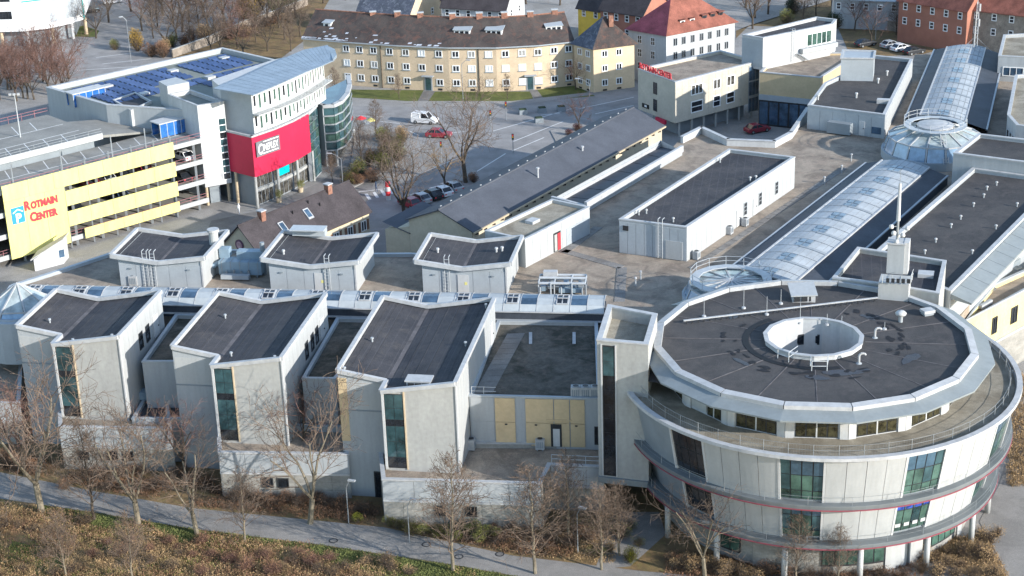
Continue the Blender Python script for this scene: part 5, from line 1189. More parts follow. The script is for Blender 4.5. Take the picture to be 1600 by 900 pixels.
q = g(1380, 160, 13.2); MB().box((*q, 13.1), 1.8, 1.0, .6, -.3).build('skylight', 'coping', t)
for x, y in ((1386, 117), (1372, 129), (1338, 152), (1278, 155)): q = g(x, y, 13.2); V_ = MB().tube((*q, 13.0), (*q, 13.7), .14, .14, 8).build('vent_pipe', 'coping', t); MB().tube((*q, 13.7), (*q, 13.9), .24, .2, 8).build('cap', 'coping', V_)
t = thing('corner_office', 'pale flat-roofed office corner at the right edge beside the far arcade', 'building', (80, 268, 0))
pq = [g(1560, 88, 14), g(1640, 92, 14), g(1660, 50, 14), g(1568, 55, 14)]; block(t, pq, 0, 14, 'panel', 'gravel_light', .4, .4); a, b = pq[0], pq[1]; window(t, a, b, .8, 4.0, 10.9, 12.4, 3, 1, 'glass_blue', 'frame_white', .12, .1)
t = thing('round_corner_block', 'pale building with rounded corner and tan roof at the right edge', 'building', (78, 250, 0))
pq = [g(1574, 180, 14), g(1588, 196, 14), g(1650, 205, 14), g(1660, 110, 14), g(1586, 118, 14)]; block(t, pq, 0, 14, 'panel', 'gravel_light', .4, .4)
for (a, b) in ((pq[0], pq[1]),):
    L = math.dist(a, b)
    for k in range(3): window(t, a, b, L*(.1+k*.3), L*(.28+k*.3), 10.2, 12.2, 1, 1, 'glass_dark', 'frame_grey', .06, .06)
# ================================================================ FAR BUILDINGS
def far_house(label, e, w, ze, zr, wall, roof, nw, rows, hip=0., cat='building', nm='far_house', grp='buildings beyond the street', dorm=0):
    e0, e1 = g(*e[0], ze), g(*e[1], ze); t, pt, L = gable_house(nm, label, cat, e0, e1, w, ze, zr, wall, roof, .5, hip=hip, group=grp); a, b = pt(0, 0), pt(L, 0)
    for k in range(nw):
        for r_ in range(rows): zc = ze-1.4-2.8*r_; s = L*(k+.5)/nw; window(t, a, b, s-.5, s+.5, zc-.7, zc+.7, 1, 2, 'glass_dark', 'frame_white', .14, .06)
    a, b = pt(L, 0), pt(L, w)
    for k in range(2):
        for r_ in range(rows): zc = ze-1.4-2.8*r_; s = w*(k+.7)/2.4; window(t, a, b, s-.5, s+.5, zc-.7, zc+.7, 1, 2, 'glass_dark', 'frame_white', .14, .06)
    for k in range(dorm): q = pt(L*(k+.5)/dorm, w*.5); MB().box((*q, zr-.6), .8, .8, 1.8, .3).build('chimney', 'brick', t)
    return t
mat('salmon', (.33, .145, .10), .9, .1, .4); mat('stone_old', (.26, .22, .18), .9, .2, .8, fine=.15, finescale=4); mat('far_yellow', (.70, .48, .08), .8, .1)
far_house('salmon red building with orange tiled roof at the top right', ((1405, -3), (1512, 15)), 9, 8.5, 13, 'salmon', 'tile_red', 5, 2)
far_house('old stone building with red roof behind the antenna mast', ((1514, 11), (1680, 30)), 9, 8.5, 13, 'stone_old', 'tile_red', 6, 2)
far_house('small yellow gabled house peeping over the corner wing', ((903, 8), (940, 14)), 7, 6.5, 11, 'far_yellow', 'tile_brown', 2, 1)
far_house('dark roofed house with red brick front left of the red roof', ((938, 12), (1005, 22)), 9, 7.5, 12, 'salmon', 'tile_brown', 4, 2)
far_house('white house with dark hipped roof among the bare trees above the apartments', ((690, 8), (790, 14)), 10, 7.0, 12, 'white', 'tile_brown', 6, 2, dorm=2)
far_house('dark slate roofed house behind the apartment ridge', ((560, 12), (640, 20)), 12, 5.5, 12.5, 'apt', 'tile_snowy', 4, 1)
far_house('pale office block with wide dark shop windows above the car park', ((1300, -2), (1408, 2)), 14, 6, 7, 'panel', 'sheet', 5, 1)
# white hospital-like building top left
hs = thing('white_clinic', 'white rounded clinic building with teal trim at the top left corner', 'building', (*g(60, 55, 0), 0))
zc = 11.; cv = [g(-60, 12, zc), g(0, 14, zc), g(40, 14, zc), g(75, 9, zc), g(105, 3, zc), g(131, -8, zc)]
cv = [g(-60, 48, 3.4), g(0, 50, 3.4), g(40, 49, 3.4), g(80, 44, 3.4), g(110, 37, 3.4), g(131, 30, 3.4)]
bk = [g(150, -20, 3.4), g(-60, -40, 3.4)]
MB().prism(cv+bk, 3.4, 13.).build('upper_wall', 'clinic', hs); mat('clinic', (.80, .80, .79), .7, .04)
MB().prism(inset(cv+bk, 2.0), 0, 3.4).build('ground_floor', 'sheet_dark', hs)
for k in range(6): q = Vector(cv[k]); MB().tube((q.x, q.y+.8, 0), (q.x, q.y+.8, 3.5), .35, .35, 8).build('column', 'render_warm' if k % 2 else 'white', hs)
for i, (a, b) in enumerate(zip(cv, cv[1:])):
    L = math.dist(a, b)
    if i < 2:
        for z in (6.0, 9.6): window(hs, a, b, .3, L-.5 if i == 0 else L*.55, z, z+1.6, 4, 1, 'glass_dark', 'frame_dark', .1, .05)
    if i >= 3:
        for k in range(5): wall_box(MB(), a, b, L*k/5+.05, L*(k+1)/5-.05, 4.6, 9.2, 0, .08).build('fin_panel', 'sheet', hs)
    if i >= 2: wall_box(MB(), a, b, 0, L, 9.4, 9.65, 0, .2).build('teal_trim', 'teal', hs)
mat('teal', (.03, .34, .32), .5, .1); wall_box(MB(), cv[4], cv[5], math.dist(cv[4], cv[5])-.1, math.dist(cv[4], cv[5])+.15, 3.4, 12.6, 0, .2).build('teal_trim', 'teal', hs)
lettering(hs, 'KLINIK', cv[2], cv[3], .5, 9.8, 1.1, .1, 'teal', 'wall_lettering') if False else None
sg = MB()
for k in range(9): wall_box(sg, cv[2], cv[3], 1.0+k*.55, 1.4+k*.55, 9.75, 10.2+.12*(k % 3), .05, .15)
# red walkway wall / parapets between beige building and deck
t = thing('parapet_wall', 'white stepped parapet wall at the deck edge before the parked red car', 'wall', (*g(1130, 215, 10), DECK))
pts = [g(1066, 215, 10.8), g(1096, 200, 10.8), g(1137, 219, 10.8), g(1210, 222, 10.8), g(1236, 208, 10.8), g(1262, 170, 10.8)]
for a, b in zip(pts, pts[1:]): wall_box(MB(), a, b, -.1, math.dist(a, b)+.1, 8.5, 10.9, -.2, .2).build('wall_segment', 'white', t); wall_box(MB(), a, b, -.15, math.dist(a, b)+.15, 10.9, 11.02, -.3, .3).build('coping', 'coping', t)
# ================================================================ TREES AND SHRUBS
def tree_segments(seed, h, habit):
    R = random.Random(seed); segs = []
    def rv(): return Vector((R.uniform(-1, 1), R.uniform(-1, 1), R.uniform(-1, 1)))
    def limb(p, d, L, r, lev, maxlev):
        n = 4 if lev < 2 else 3; pts = [p]; dd = d.normalized()
        for i in range(n):
            dd = (dd+rv()*(.2 if lev < 2 else .3)+Vector((0, 0, .05 if habit == 'spread' else .04))).normalized(); q = pts[-1]+dd*(L/n)
            r0 = r*(1-.6*i/n); r1 = r*(1-.6*(i+1)/n); segs.append((pts[-1], q, r0, r1, lev)); pts.append(q)
        if lev >= maxlev: return
        k = R.randint(4, 5) if lev == 0 else R.randint(5, 7) if lev < 3 else R.randint(2, 4)
        for j in range(k):
            f = R.uniform(.3, 1.); i = min(int(f*n), n-1); b = pts[i].lerp(pts[i+1], f*n-i); ax = (pts[i+1]-pts[i]).normalized()
            out = ax.cross(rv()); out = out.normalized() if out.length > 1e-3 else Vector((1, 0, 0))
            a = R.uniform(.55, 1.2); nd = ax*math.cos(a)+out*math.sin(a)+Vector((0, 0, .08))
            limb(b, nd, L*R.uniform(.42, .62), max(r*.5*(1-.4*f), .011), lev+1, maxlev)
    if habit == 'spread':
        tr = h*R.uniform(.2, .28); rad = h*.021; top = Vector((R.uniform(-.3, .3), R.uniform(-.3, .3), tr)); segs.append((Vector((0, 0, -.2)), top, rad*1.15, rad, 0))
        for j in range(R.randint(4, 5)):
            a = 2*math.pi*j/4.5+R.uniform(-.4, .4); t_ = R.uniform(.25, .95); limb(top, Vector((math.cos(a)*t_, math.sin(a)*t_, 1)), h*R.uniform(.5, .66), rad*.6, 1, 4)
    else:
        rad = h*.016; p = Vector((0, 0, -.2)); N = 9; pts = [p]
        for i in range(N):
            q = Vector((p.x+R.uniform(-.12, .12), p.y+R.uniform(-.12, .12), h*(i+1)/N)); segs.append((p, q, rad*(1-.9*i/N), rad*(1-.9*(i+1)/N), 0)); pts.append(q); p = q
        for j in range(46):
            f = .16+.82*(j/46.); i = min(int(f*N), N-1); b = pts[i].lerp(pts[i+1], f*N-i); a = j*2.4+R.uniform(-.5, .5); ln = h*(.34*(1-f)**.8+.07)*R.uniform(.8, 1.2); el = R.uniform(.7, 1.5)
            limb(b, Vector((math.cos(a), math.sin(a), el)), ln, max(rad*.3*(1-f)+.012, .012), 2, 4)
    return segs
PROTO = {}
def tree_mesh(seed, h, habit, bark, twig):
    key = (seed, h, habit, bark, twig)
    if key in PROTO: return PROTO[key]
    tk, cr = MB(), MB()
    for a, b, r0, r1, lev in tree_segments(seed, h, habit):
        if lev <= 1: tk.tube(a, b, r0, r1, 7 if lev == 0 else 5, False)
        else: cr.tube(a, b, max(r0, .016), max(r1, .011), 3, False)
    ms = []
    for nm, mb, m in (('trunk', tk, bark), ('crown', cr, twig)):
        me = bpy.data.meshes.new(nm); me.from_pydata([tuple(v) for v in mb.v], [], mb.f); me.materials.append(M(m)); ms.append(me)
    PROTO[key] = ms; return ms
def tree(x, y, z, h, seed, habit, label, group, bark='bark', twig='twig', rot=None, nm='bare_tree', base_h=10.):
    ms = tree_mesh(seed, base_h, habit, bark, twig); s = h/base_h
    t = thing(nm, label, 'tree', (x, y, z), group); t.rotation_euler = (0, 0, rot if rot is not None else seed*1.7); t.scale = (s, s, s)
    for n_, me in zip(('trunk', 'crown'), ms): o = bpy.data.objects.new(n_, me); COL.objects.link(o); o.parent = t
    return t
GP = 'bare trees along the river path'
front = [  # base pixel, height, seed, habit, label
    ((66, 802), 15.0, 1, 'spread', 'tall forked bare tree, first from the left beside the river path'),
    ((148, 812), 10.5, 2, 'upright', 'slim dark bare tree between the two big forked trees at left'),
    ((217, 822), 12.5, 3, 'spread', 'big forked bare tree in front of the leftmost podium'),
    ((308, 834), 10.5, 4, 'spread', 'bare tree with wide fork before the gap between podiums'),
    ((383, 848), 7.5, 9, 'upright', 'small slender bare tree below the middle podium'),
    ((484, 818), 12.5, 8, 'spread', 'bare tree with pale limbs at the right end of the middle podium'),
    ((708, 893), 12.0, 6, 'upright', 'upright oval bare tree in front of the tallest tower'),
    ((836, 896), 11.0, 10, 'upright', 'bushy bare tree right of the upright one, before the terrace'),
    ((888, 838), 8.5, 11, 'upright', 'slender bare tree by the terrace corner'),
    ((940, 890), 8.6, 12, 'upright', 'bare tree left of the round bright green shrub'),
    ((968, 868), 7.5, 7, 'upright', 'thin bare tree near the dark passage beside the round building'),
    ((1102, 905), 9.0, 5, 'spread', 'broad bare tree in front of the round building at left'),
    ((1243, 915), 7.2, 6, 'upright', 'narrow young bare tree before the round building window'),
    ((1308, 918), 6.0, 9, 'upright', 'smallest pale sapling before the round building ground floor'),
    ((105, 905), 7.0, 7, 'upright', 'spindly bare tree at the bottom left edge'),
    ((208, 912), 7.5, 6, 'upright', 'spindly bare tree at the bottom edge below the big forked tree'),
]
for (px, py), h, sd_, hb_, lab in front:
    x, y = g(px, py, 0); tree(x, y, 0, h, sd_, hb_, lab, GP, 'bark' if sd_ != 2 else 'bark_dark', 'twig')
for (px, py, z), h, sd_, lab in (((292, 748, 0), 8.5, 5, 'reddish crowned tree in the gap between left and middle podiums'), ((478, 742, 0), 10.5, 5, 'dense reddish crowned tree between middle tower and tallest tower'), ((40, 742, 0), 10, 3, 'reddish tree at the left edge in front of the leftmost tower')):
    x, y = g(px, py, z); tree(x, y, 0, h, sd_, 'spread', lab, 'reddish trees between the towers', 'bark_dark', 'twig_red')
mid = [
    ((633, 352), 13.5, 3, 'spread', 'big two-stemmed bare tree at the long hall gable', 'twig'),
    ((728, 285), 14.5, 1, 'spread', 'tall bare tree on the traffic island beside the long hall', 'twig'),
    ((697, 300), 8.0, 5, 'spread', 'small tree with orange-brown leaves before the long hall roof', 'leaf_dry'),
    ((566, 268), 8.5, 2, 'upright', 'bare street tree next to the glazed corner tower', 'twig'),
    ((612, 262), 7.0, 7, 'upright', 'young bare tree in the olive shrub bed at the junction', 'twig'),
    ((588, 215), 6.5, 6, 'upright', 'bare young tree behind the parasols at the junction', 'twig'),
    ((906, 205), 6.0, 5, 'spread', 'reddish small tree at the kerb left of the beige building', 'twig_red'),
    ((520, 285), 4.5, 7, 'upright', 'tiny bare tree by the cinema pavement', 'twig'),
    ((523, 152), 5.5, 6, 'upright', 'thin bare tree on the lawn strip by the glazed corner', 'twig'),
    ((624, 155), 4.5, 7, 'upright', 'sapling on the left lawn before the apartments', 'twig'),
    ((793, 155), 4.5, 2, 'upright', 'sapling on the right lawn before the apartments', 'twig'),
    ((900, 140), 5.5, 5, 'spread', 'dark shrubby tree in the shaded corner by the apartment wing', 'twig_red'),
    ((1362, 70), 7.5, 5, 'spread', 'reddish bare tree in the car park above the plant house', 'twig_red'),
    ((1176, 45), 9.0, 3, 'spread', 'bare tree on the grass right of the red roof', 'twig'),
]
for (px, py), h, sd_, hb_, lab, tw in mid:
    x, y = g(px, py, 0); tree(x, y, 0, h, sd_, hb_, lab, 'street trees around the junction', 'bark_dark', tw)
# park grove beyond
RR = random.Random(21); k = 0; ORD_ = 'first second third fourth fifth sixth seventh eighth ninth tenth eleventh twelfth thirteenth fourteenth fifteenth sixteenth seventeenth eighteenth nineteenth'.split()
words = ['tall', 'broad', 'slender', 'crooked', 'pale', 'dark', 'low', 'dense']
grove = [((150, 60), 9), ((170, 35), 10), ((205, 18), 11), ((240, 60), 10), ((262, 78), 9), ((255, 25), 11), ((285, 50), 11), ((300, 78), 9), ((318, 28), 12), ((335, 62), 9), ((352, 40), 11), ((372, 18), 11), ((230, -5), 11), ((290, 5), 12), ((340, -2), 12), ((395, 5), 11), ((420, 38), 9), ((445, 62), 9), ((462, 28), 10), ((475, -10), 11), ((505, 5), 10), ((540, 0), 9), ((655, 2), 11), ((690, -12), 11), ((822, 6), 11), ((850, -6), 12), ((875, 8), 9), ((775, -12), 10), ((1165, 12), 11), ((1200, 22), 10), ((1238, 8), 12), ((1275, 25), 9), ((1220, -8), 12), ((1300, 10), 9), ((1335, 48), 7), ((1400, 55), 7), ((1490, 62), 7), ((345, 86), 8), ((372, 76), 9), ((400, 66), 9), ((418, 80), 8), ((436, 44), 10), ((380, 92), 7), ((455, 80), 8), ((470, 58), 8), ((330, 84), 7), ((222, 48), 9), ((246, 42), 10), ((270, 38), 10), ((276, 62), 9), ((296, 34), 11), ((312, 52), 10), ((326, 44), 10), ((348, 22), 11), ((362, 55), 9), ((378, 45), 9), ((268, 12), 11), ((310, -8), 12), ((366, -10), 12), ((412, -6), 11), ((436, 12), 10), ((250, -15), 12), ((200, -10), 11), ((455, 45), 8), ((600, -5), 10), ((725, -8), 10), ((1180, 28), 9), ((1255, 38), 8), ((1290, -8), 11), ((1318, 22), 8), ((1345, -6), 10)]
for (px, py), h in grove:
    x, y = g(px, py, 0); sd_ = (1, 3, 5, 6)[k % 4]; tw = ('twig', 'twig', 'twig_red', 'twig')[(k*7) % 4]
    lab = '%s %s bare park tree %s' % (ORD_[k % 19], words[k % 8], 'beyond the solar hall' if px < 480 else 'above the apartment roof' if px < 900 else 'on the green behind the white rooftop block')
    tree(x, y, 0, h, sd_, 'upright' if sd_ == 6 else 'spread', lab, 'bare trees of the park beyond the street', 'bark_dark', tw, rot=k*.9); k += 1
def shrub_mesh(seed, kind):
    """stems with many small leaf or twig faces, unit radius"""
    key = ('shrub', seed, kind)
    if key in PROTO: return PROTO[key]
    R = random.Random(seed); st, lf = MB(), MB(); lob = [Vector((R.uniform(-.5, .5), R.uniform(-.5, .5), R.uniform(.5, .95))) for _ in range(7)]
    for i in range(90):
        a = R.uniform(0, 6.28); e = R.uniform(.25, 1.45); d = Vector((math.cos(a)*math.cos(e), math.sin(a)*math.cos(e), math.sin(e))); q = d*R.uniform(.5, 1.05); st.tube((d.x*.06, d.y*.06, 0), q, .012, .005, 3, False)
        for j in range(5):
            f = R.uniform(.4, 1); b = q*f; e2 = b+Vector((R.uniform(-.3, .3), R.uniform(-.3, .3), R.uniform(.02, .32))); st.tube(b, e2, .006, .003, 3, False)
    nl = {'twiggy': 420, 'leafy': 1500, 'dense': 2600}[kind]
    for i in range(nl):
        c = R.choice(lob); d = Vector((R.gauss(0, 1), R.gauss(0, 1), R.gauss(0, 1))).normalized(); p = c*.85+d*R.uniform(.25, .48)
        if p.z < .02: p.z = R.uniform(.02, .3)
        u = Vector((R.uniform(-1, 1), R.uniform(-1, 1), R.uniform(-.4, 1))).normalized(); w = u.orthogonal().normalized(); s = R.uniform(.025, .06)
        lf.face(p, p+u*s+w*s*.45, p+u*s*2, p+u*s-w*s*.45)
    ms = []
    for nm, mb in (('stems', st), ('foliage', lf)):
        me = bpy.data.meshes.new(nm); me.from_pydata([tuple(v) for v in mb.v], [], mb.f); ms.append(me)
    PROTO[key] = ms; return ms
SHM = {}
def shrub(px, py, r, h, seed, kind, m, label, group, z=0., stem='twig'):
    x, y = g(px, py, z); t = thing('shrub', label, 'shrub', (x, y, z), group); t.scale = (r, r, h); t.rotation_euler = (0, 0, seed*2.1)
    for i, (nm, mm) in enumerate((('stems', stem), ('foliage', m))):
        k = (seed, kind, i, mm)
        if k not in SHM: me = shrub_mesh(seed, kind)[i].copy(); me.materials.clear(); me.materials.append(M(mm)); SHM[k] = me
        o = bpy.data.objects.new(nm, SHM[k]); COL.objects.link(o); o.parent = t
    return t
S = random.Random(5)
ORD = ['%s' % w for w in 'first second third fourth fifth sixth seventh eighth ninth tenth eleventh twelfth thirteenth fourteenth fifteenth sixteenth seventeenth eighteenth nineteenth twentieth twenty-first twenty-second twenty-third twenty-fourth'.split()]
def ipl0(x):
    for (a, b), (c, d) in zip(lo, lo[1:]):
        if a <= x <= c: return b+(d-b)*(x-a)/(c-a)
    return 900
rows = [  # x range, y line, count, material, kind, word
    (95, 262, 737, 768, 15, 'leaf_rust', 'twiggy', 'russet hedge shrub below the leftmost podium'),
    (268, 345, 745, 772, 9, 'leaf_rust', 'twiggy', 'russet shrub in the gap between left and middle podium'),
    (345, 470, 770, 790, 11, 'leaf_rust', 'twiggy', 'russet hedge shrub below the middle podium'),
    (470, 590, 780, 808, 11, 'leaf_rust', 'twiggy', 'russet shrub beside the passage at the tallest tower'),
    (606, 770, 826, 843, 15, 'leaf_olive', 'leafy', 'olive hedge shrub below the tallest tower podium'),
    (770, 935, 818, 858, 16, 'leaf_rust', 'twiggy', 'russet shrub below the right-hand terrace'),
    (905, 1000, 825, 872, 9, 'leaf_olive', 'twiggy', 'olive shrub beside the dark passage'),
    (1040, 1180, 880, 905, 12, 'leaf_dry', 'twiggy', 'dry brown shrub before the round building'),
    (1190, 1420, 895, 912, 14, 'leaf_rust', 'twiggy', 'dark russet shrub along the round building base'),
    (1420, 1560, 835, 905, 24, 'leaf_dry', 'twiggy', 'ochre shrub at the right foot of the round building'),
    (0, 60, 720, 742, 6, 'leaf_rust', 'twiggy', 'russet shrub at the left edge before the low podium'),
]
bank_rows = [(-20, 140, 812, 838, 7, 'leaf_dry', 'tan bank shrub below the first forked tree'), (140, 330, 838, 872, 9, 'leaf_rust', 'russet bank shrub in the lower left'), (20, 300, 868, 902, 10, 'leaf_dry', 'tan bank shrub at the bottom left'), (300, 520, 858, 900, 11, 'leaf_rust', 'russet bank shrub at the bottom centre left'), (430, 660, 880, 905, 9, 'leaf_dry', 'tan bank shrub at the bottom below the grass strip')]
for x0, x1, y0, y1, n, m, lab in bank_rows:
    for i in range(n):
        px = x0+(x1-x0)*(i+S.uniform(.1, .9))/n; py = S.uniform(y0, y1)
        if py < ipl0(px)+14: py = ipl0(px)+14+S.uniform(0, 10)
        r = S.uniform(.7, 1.5); shrub(px, py, r, r*S.uniform(.7, 1.3), S.randint(1, 5), 'twiggy', m, ORD[i]+' from the left, '+lab, lab+' and its neighbours', stem='twig_red' if m == 'leaf_rust' else 'twig')
mat('leaf_rust', (.205, .112, .065), .9, .4, .8)
for x0, x1, y0, y1, n, m, kd, lab in rows:
    for i in range(n):
        lab_ = ORD[i]+' from the left, '+lab
        f = (i+S.uniform(.2, .8))/n; px = x0+(x1-x0)*f; py = y0+(y1-y0)*S.random() if (y1-y0) > 30 else y0+(y1-y0)*f+S.uniform(-7, 7); r = S.uniform(.8, 1.35)
        shrub(px, py, r, r*S.uniform(.8, 1.2), S.randint(1, 5), kd, m, lab_, lab+' and its neighbours')
shrub(985, 878, 1.1, 1.5, 2, 'dense', 'leaf_lime', 'round bright yellow-green shrub at the end of the passage', None); mat('leaf_lime', (.17, .17, .02), .9, .35, 1.)
shrub(560, 818, .8, 1.0, 3, 'leafy', 'leaf_lime', 'small yellow-green shrub beside the river path at the tallest tower', None)
for px, py, r, h, m, kd, lab in ((600, 268, 2.0, 2.6, 'leaf_olive', 'leafy', 'olive bush bed left of the junction'), (622, 252, 2.0, 3.0, 'leaf_olive', 'leafy', 'taller olive bush at the junction bed'), (583, 285, 1.8, 2.0, 'leaf_rust', 'leafy', 'brown bush at the near end of the junction bed'), (606, 243, 1.2, 2.2, 'leaf_wine', 'leafy', 'wine red bush in the junction bed'), (600, 222, 2.0, 2.2, 'leaf_olive', 'leafy', 'olive bush behind the junction bed'),
    (570, 280, 1.2, 1.6, 'leaf_green', 'leafy', 'dark green bush by the cinema pavement'), (903, 205, 1.2, 1.2, 'leaf_wine', 'leafy', 'wine red bush at the kerb by the long hall'), (890, 212, 1.0, 1.0, 'leaf_wine', 'leafy', 'low wine red bush by the long hall'),
    (655, 322, 1.3, 1.4, 'leaf_wine', 'leafy', 'wine red hedge bush behind the parked cars near the two-stemmed tree'), (715, 298, 1.3, 1.5, 'leaf_rust', 'leafy', 'brown hedge bush behind the parked cars'), (740, 285, 1.2, 1.4, 'leaf_rust', 'leafy', 'brown bush at the foot of the tall island tree'),
    (215, 80, 2.0, 4.0, 'twig_gold', 'dense', 'golden willow bush on the corner beyond the solar hall'), (390, 40, 3.2, 6.5, 'twig_gold', 'dense', 'large golden willow in the park'), (405, 20, 2.8, 6.0, 'twig_gold', 'dense', 'second golden willow at the park edge'),
    (1412, 45, 1.8, 3.4, 'leaf_green', 'dense', 'dark evergreen bush before the salmon building'), (1455, 52, 1.8, 3.2, 'leaf_green', 'dense', 'dark evergreen bush at the salmon building corner'), (1500, 60, 2.2, 3.0, 'leaf_green', 'dense', 'dark evergreen bush left of the antenna mast'), (1230, 40, 2.2, 3.0, 'leaf_olive', 'leafy', 'olive bush behind the white rooftop block'), (1240, 22, 2.2, 3.2, 'leaf_green', 'dense', 'dark green bush behind the white rooftop block'), (1305, 45, 2.2, 3.0, 'leaf_green', 'dense', 'dark green bush right of the rounded window bay'), (1320, 30, 2.0, 3.0, 'leaf_green', 'dense', 'dark green bush below the pale office block'), (180, 78, 1.5, 2.0, 'leaf_olive', 'leafy', 'olive bush at the bend of the park road'), (255, 90, 2.0, 3.0, 'leaf_rust', 'leafy', 'brown bush under the grove beyond the solar hall'), (320, 65, 2.4, 3.2, 'leaf_dry', 'leafy', 'dry bush under the grove near the garden wall')):
    shrub(px, py, r, h, 3, kd, m, lab, None)
for i in range(12):
    shrub(548+i*7.5+S.uniform(-4, 4), 290-i*6.2+S.uniform(-9, 9), S.uniform(1.2, 2.0), S.uniform(1.2, 2.4), S.randint(1, 5), 'leafy', ('leaf_olive', 'leaf_rust', 'leaf_olive', 'leaf_dry')[i % 4], ORD[i]+' bush of the planted junction island, counted from the cinema side', 'bushes of the junction island')
for i in range(14):
    shrub(236+i*16+S.uniform(-6, 6), 96-i*5+S.uniform(-14, 10), S.uniform(1.6, 2.6), S.uniform(1.6, 3.0), S.randint(1, 5), 'leafy', ('leaf_rust', 'leaf_dry', 'leaf_olive', 'leaf_rust')[i % 4], ORD[i]+' brown bush along the park edge beyond the solar hall', 'bushes along the park edge')
mat('leaf_wine', (.10, .035, .035), .9, .4, .8)
# big reddish thicket at left behind the garage
for i in range(24):
    px, py = -10+122*(i+S.random())/24, S.uniform(105, 158); x, y = g(px, py, 0); tree(x, y, 0, S.uniform(7, 10), (1, 3, 5, 8)[i % 4], 'spread', ORD[i]+' reddish bare tree from the left in the thicket behind the garage', 'thicket trees behind the parking garage', 'bark_dark', 'twig_red', rot=i*1.3)
# bank undergrowth: too fine to count
def tufts(nm, label, m, n, seed, hmin, hmax, region):
    R = random.Random(seed); mb = MB(); k = 0
    while k < n:
        px, py = R.uniform(*region[0]), R.uniform(*region[1]); 
        if not region[2](px, py): continue
        x, y = g(px, py, 0); v = mnoise.noise(Vector((x*.16+seed*7.3, y*.16, 0)))
        if v < region[3]+R.uniform(-.25, .25): continue
        k += 1; h = R.uniform(hmin, hmax)
        for j in range(4):
            a = R.uniform(0, 6.28); l = R.uniform(.2, .8); d = Vector((math.cos(a)*l, math.sin(a)*l, 1)).normalized()*h*R.uniform(.6, 1.); p = Vector((x+R.uniform(-.25, .25), y+R.uniform(-.25, .25), 0)); w = Vector((-math.sin(a), math.cos(a), 0))*R.uniform(.01, .02)
            mb.face(p-w, p+w, p+d)
            for _ in range(1):
                f = R.uniform(.35, .95); b = p+d*f; u = Vector((R.uniform(-1, 1), R.uniform(-1, 1), R.uniform(-.3, 1))).normalized()*R.uniform(.06, .16); ww = u.orthogonal().normalized()*u.length*.35; mb.face(b, b+u*.5+ww, b+u, b+u*.5-ww)
    return tag(mb.build(nm, m), label, 'undergrowth', kind='stuff')
def ipl(P, x):
    for (a, b), (c, d) in zip(P, P[1:]):
        if a <= x <= c: return b+(d-b)*(x-a)/(c-a)
    return 9999
strip = lambda x: (5 if x < 60 else 22 if x < 330 else 8 if x < 490 else 26)
below = lambda x, y: y > ipl(lo, x)+strip(x)*(.7+.5*math.sin(x*.05))
bed_ = lambda x, y: ipl(up, x)-34 < y < ipl(up, x)-3
tufts('undergrowth', 'dry tan grass and stems covering the river bank', 'leaf_dry', 12000, 1, .35, .95, ((-60, 1000), (770, 990), below, -.25))
tufts('undergrowth', 'russet bramble patches on the river bank', 'leaf_rust', 5200, 2, .4, 1.1, ((-60, 1000), (770, 990), below, .0))
tufts('undergrowth', 'olive green low growth on the river bank', 'leaf_olive', 7500, 3, .12, .45, ((-60, 1000), (770, 990), below, .05))
tufts('undergrowth', 'dry stems in the planting bed along the path', 'leaf_rust', 3600, 4, .25, .8, ((0, 900), (690, 870), bed_, -.2))
tufts('undergrowth', 'brown dry growth on the slope right of the footpath', 'leaf_dry', 2600, 5, .3, 1., ((1575, 1640), (590, 760), lambda x, y: True, -.5))
tufts('undergrowth', 'dry growth beside the footpath at the lower right', 'leaf_dry', 2600, 6, .2, .7, ((1380, 1590), (840, 930), lambda x, y: (x-1530)*.55+815 > y-95 and x < 1530+(y-815)*.5, -.4))
tufts('undergrowth', 'leaf litter and dry stems in the bed before the round building', 'leaf_rust', 3000, 7, .15, .5, ((1040, 1440), (862, 930), lambda x, y: True, -.4))
tufts('undergrowth', 'tan dry stems in the bed between path and passage', 'leaf_dry', 1800, 8, .15, .6, ((760, 960), (800, 880), lambda x, y: y < ipl(up, x)-3, -.4))
tufts('undergrowth', 'short green grass blades on the verge below the river path', 'leaf_grass', 7000, 9, .08, .22, ((60, 860), (790, 930), lambda x, y: ipl(lo, x)+2 < y < ipl(lo, x)+strip(x)*1.1, -.9)); mat('leaf_grass', (.125, .14, .045), .9, .35, .8)
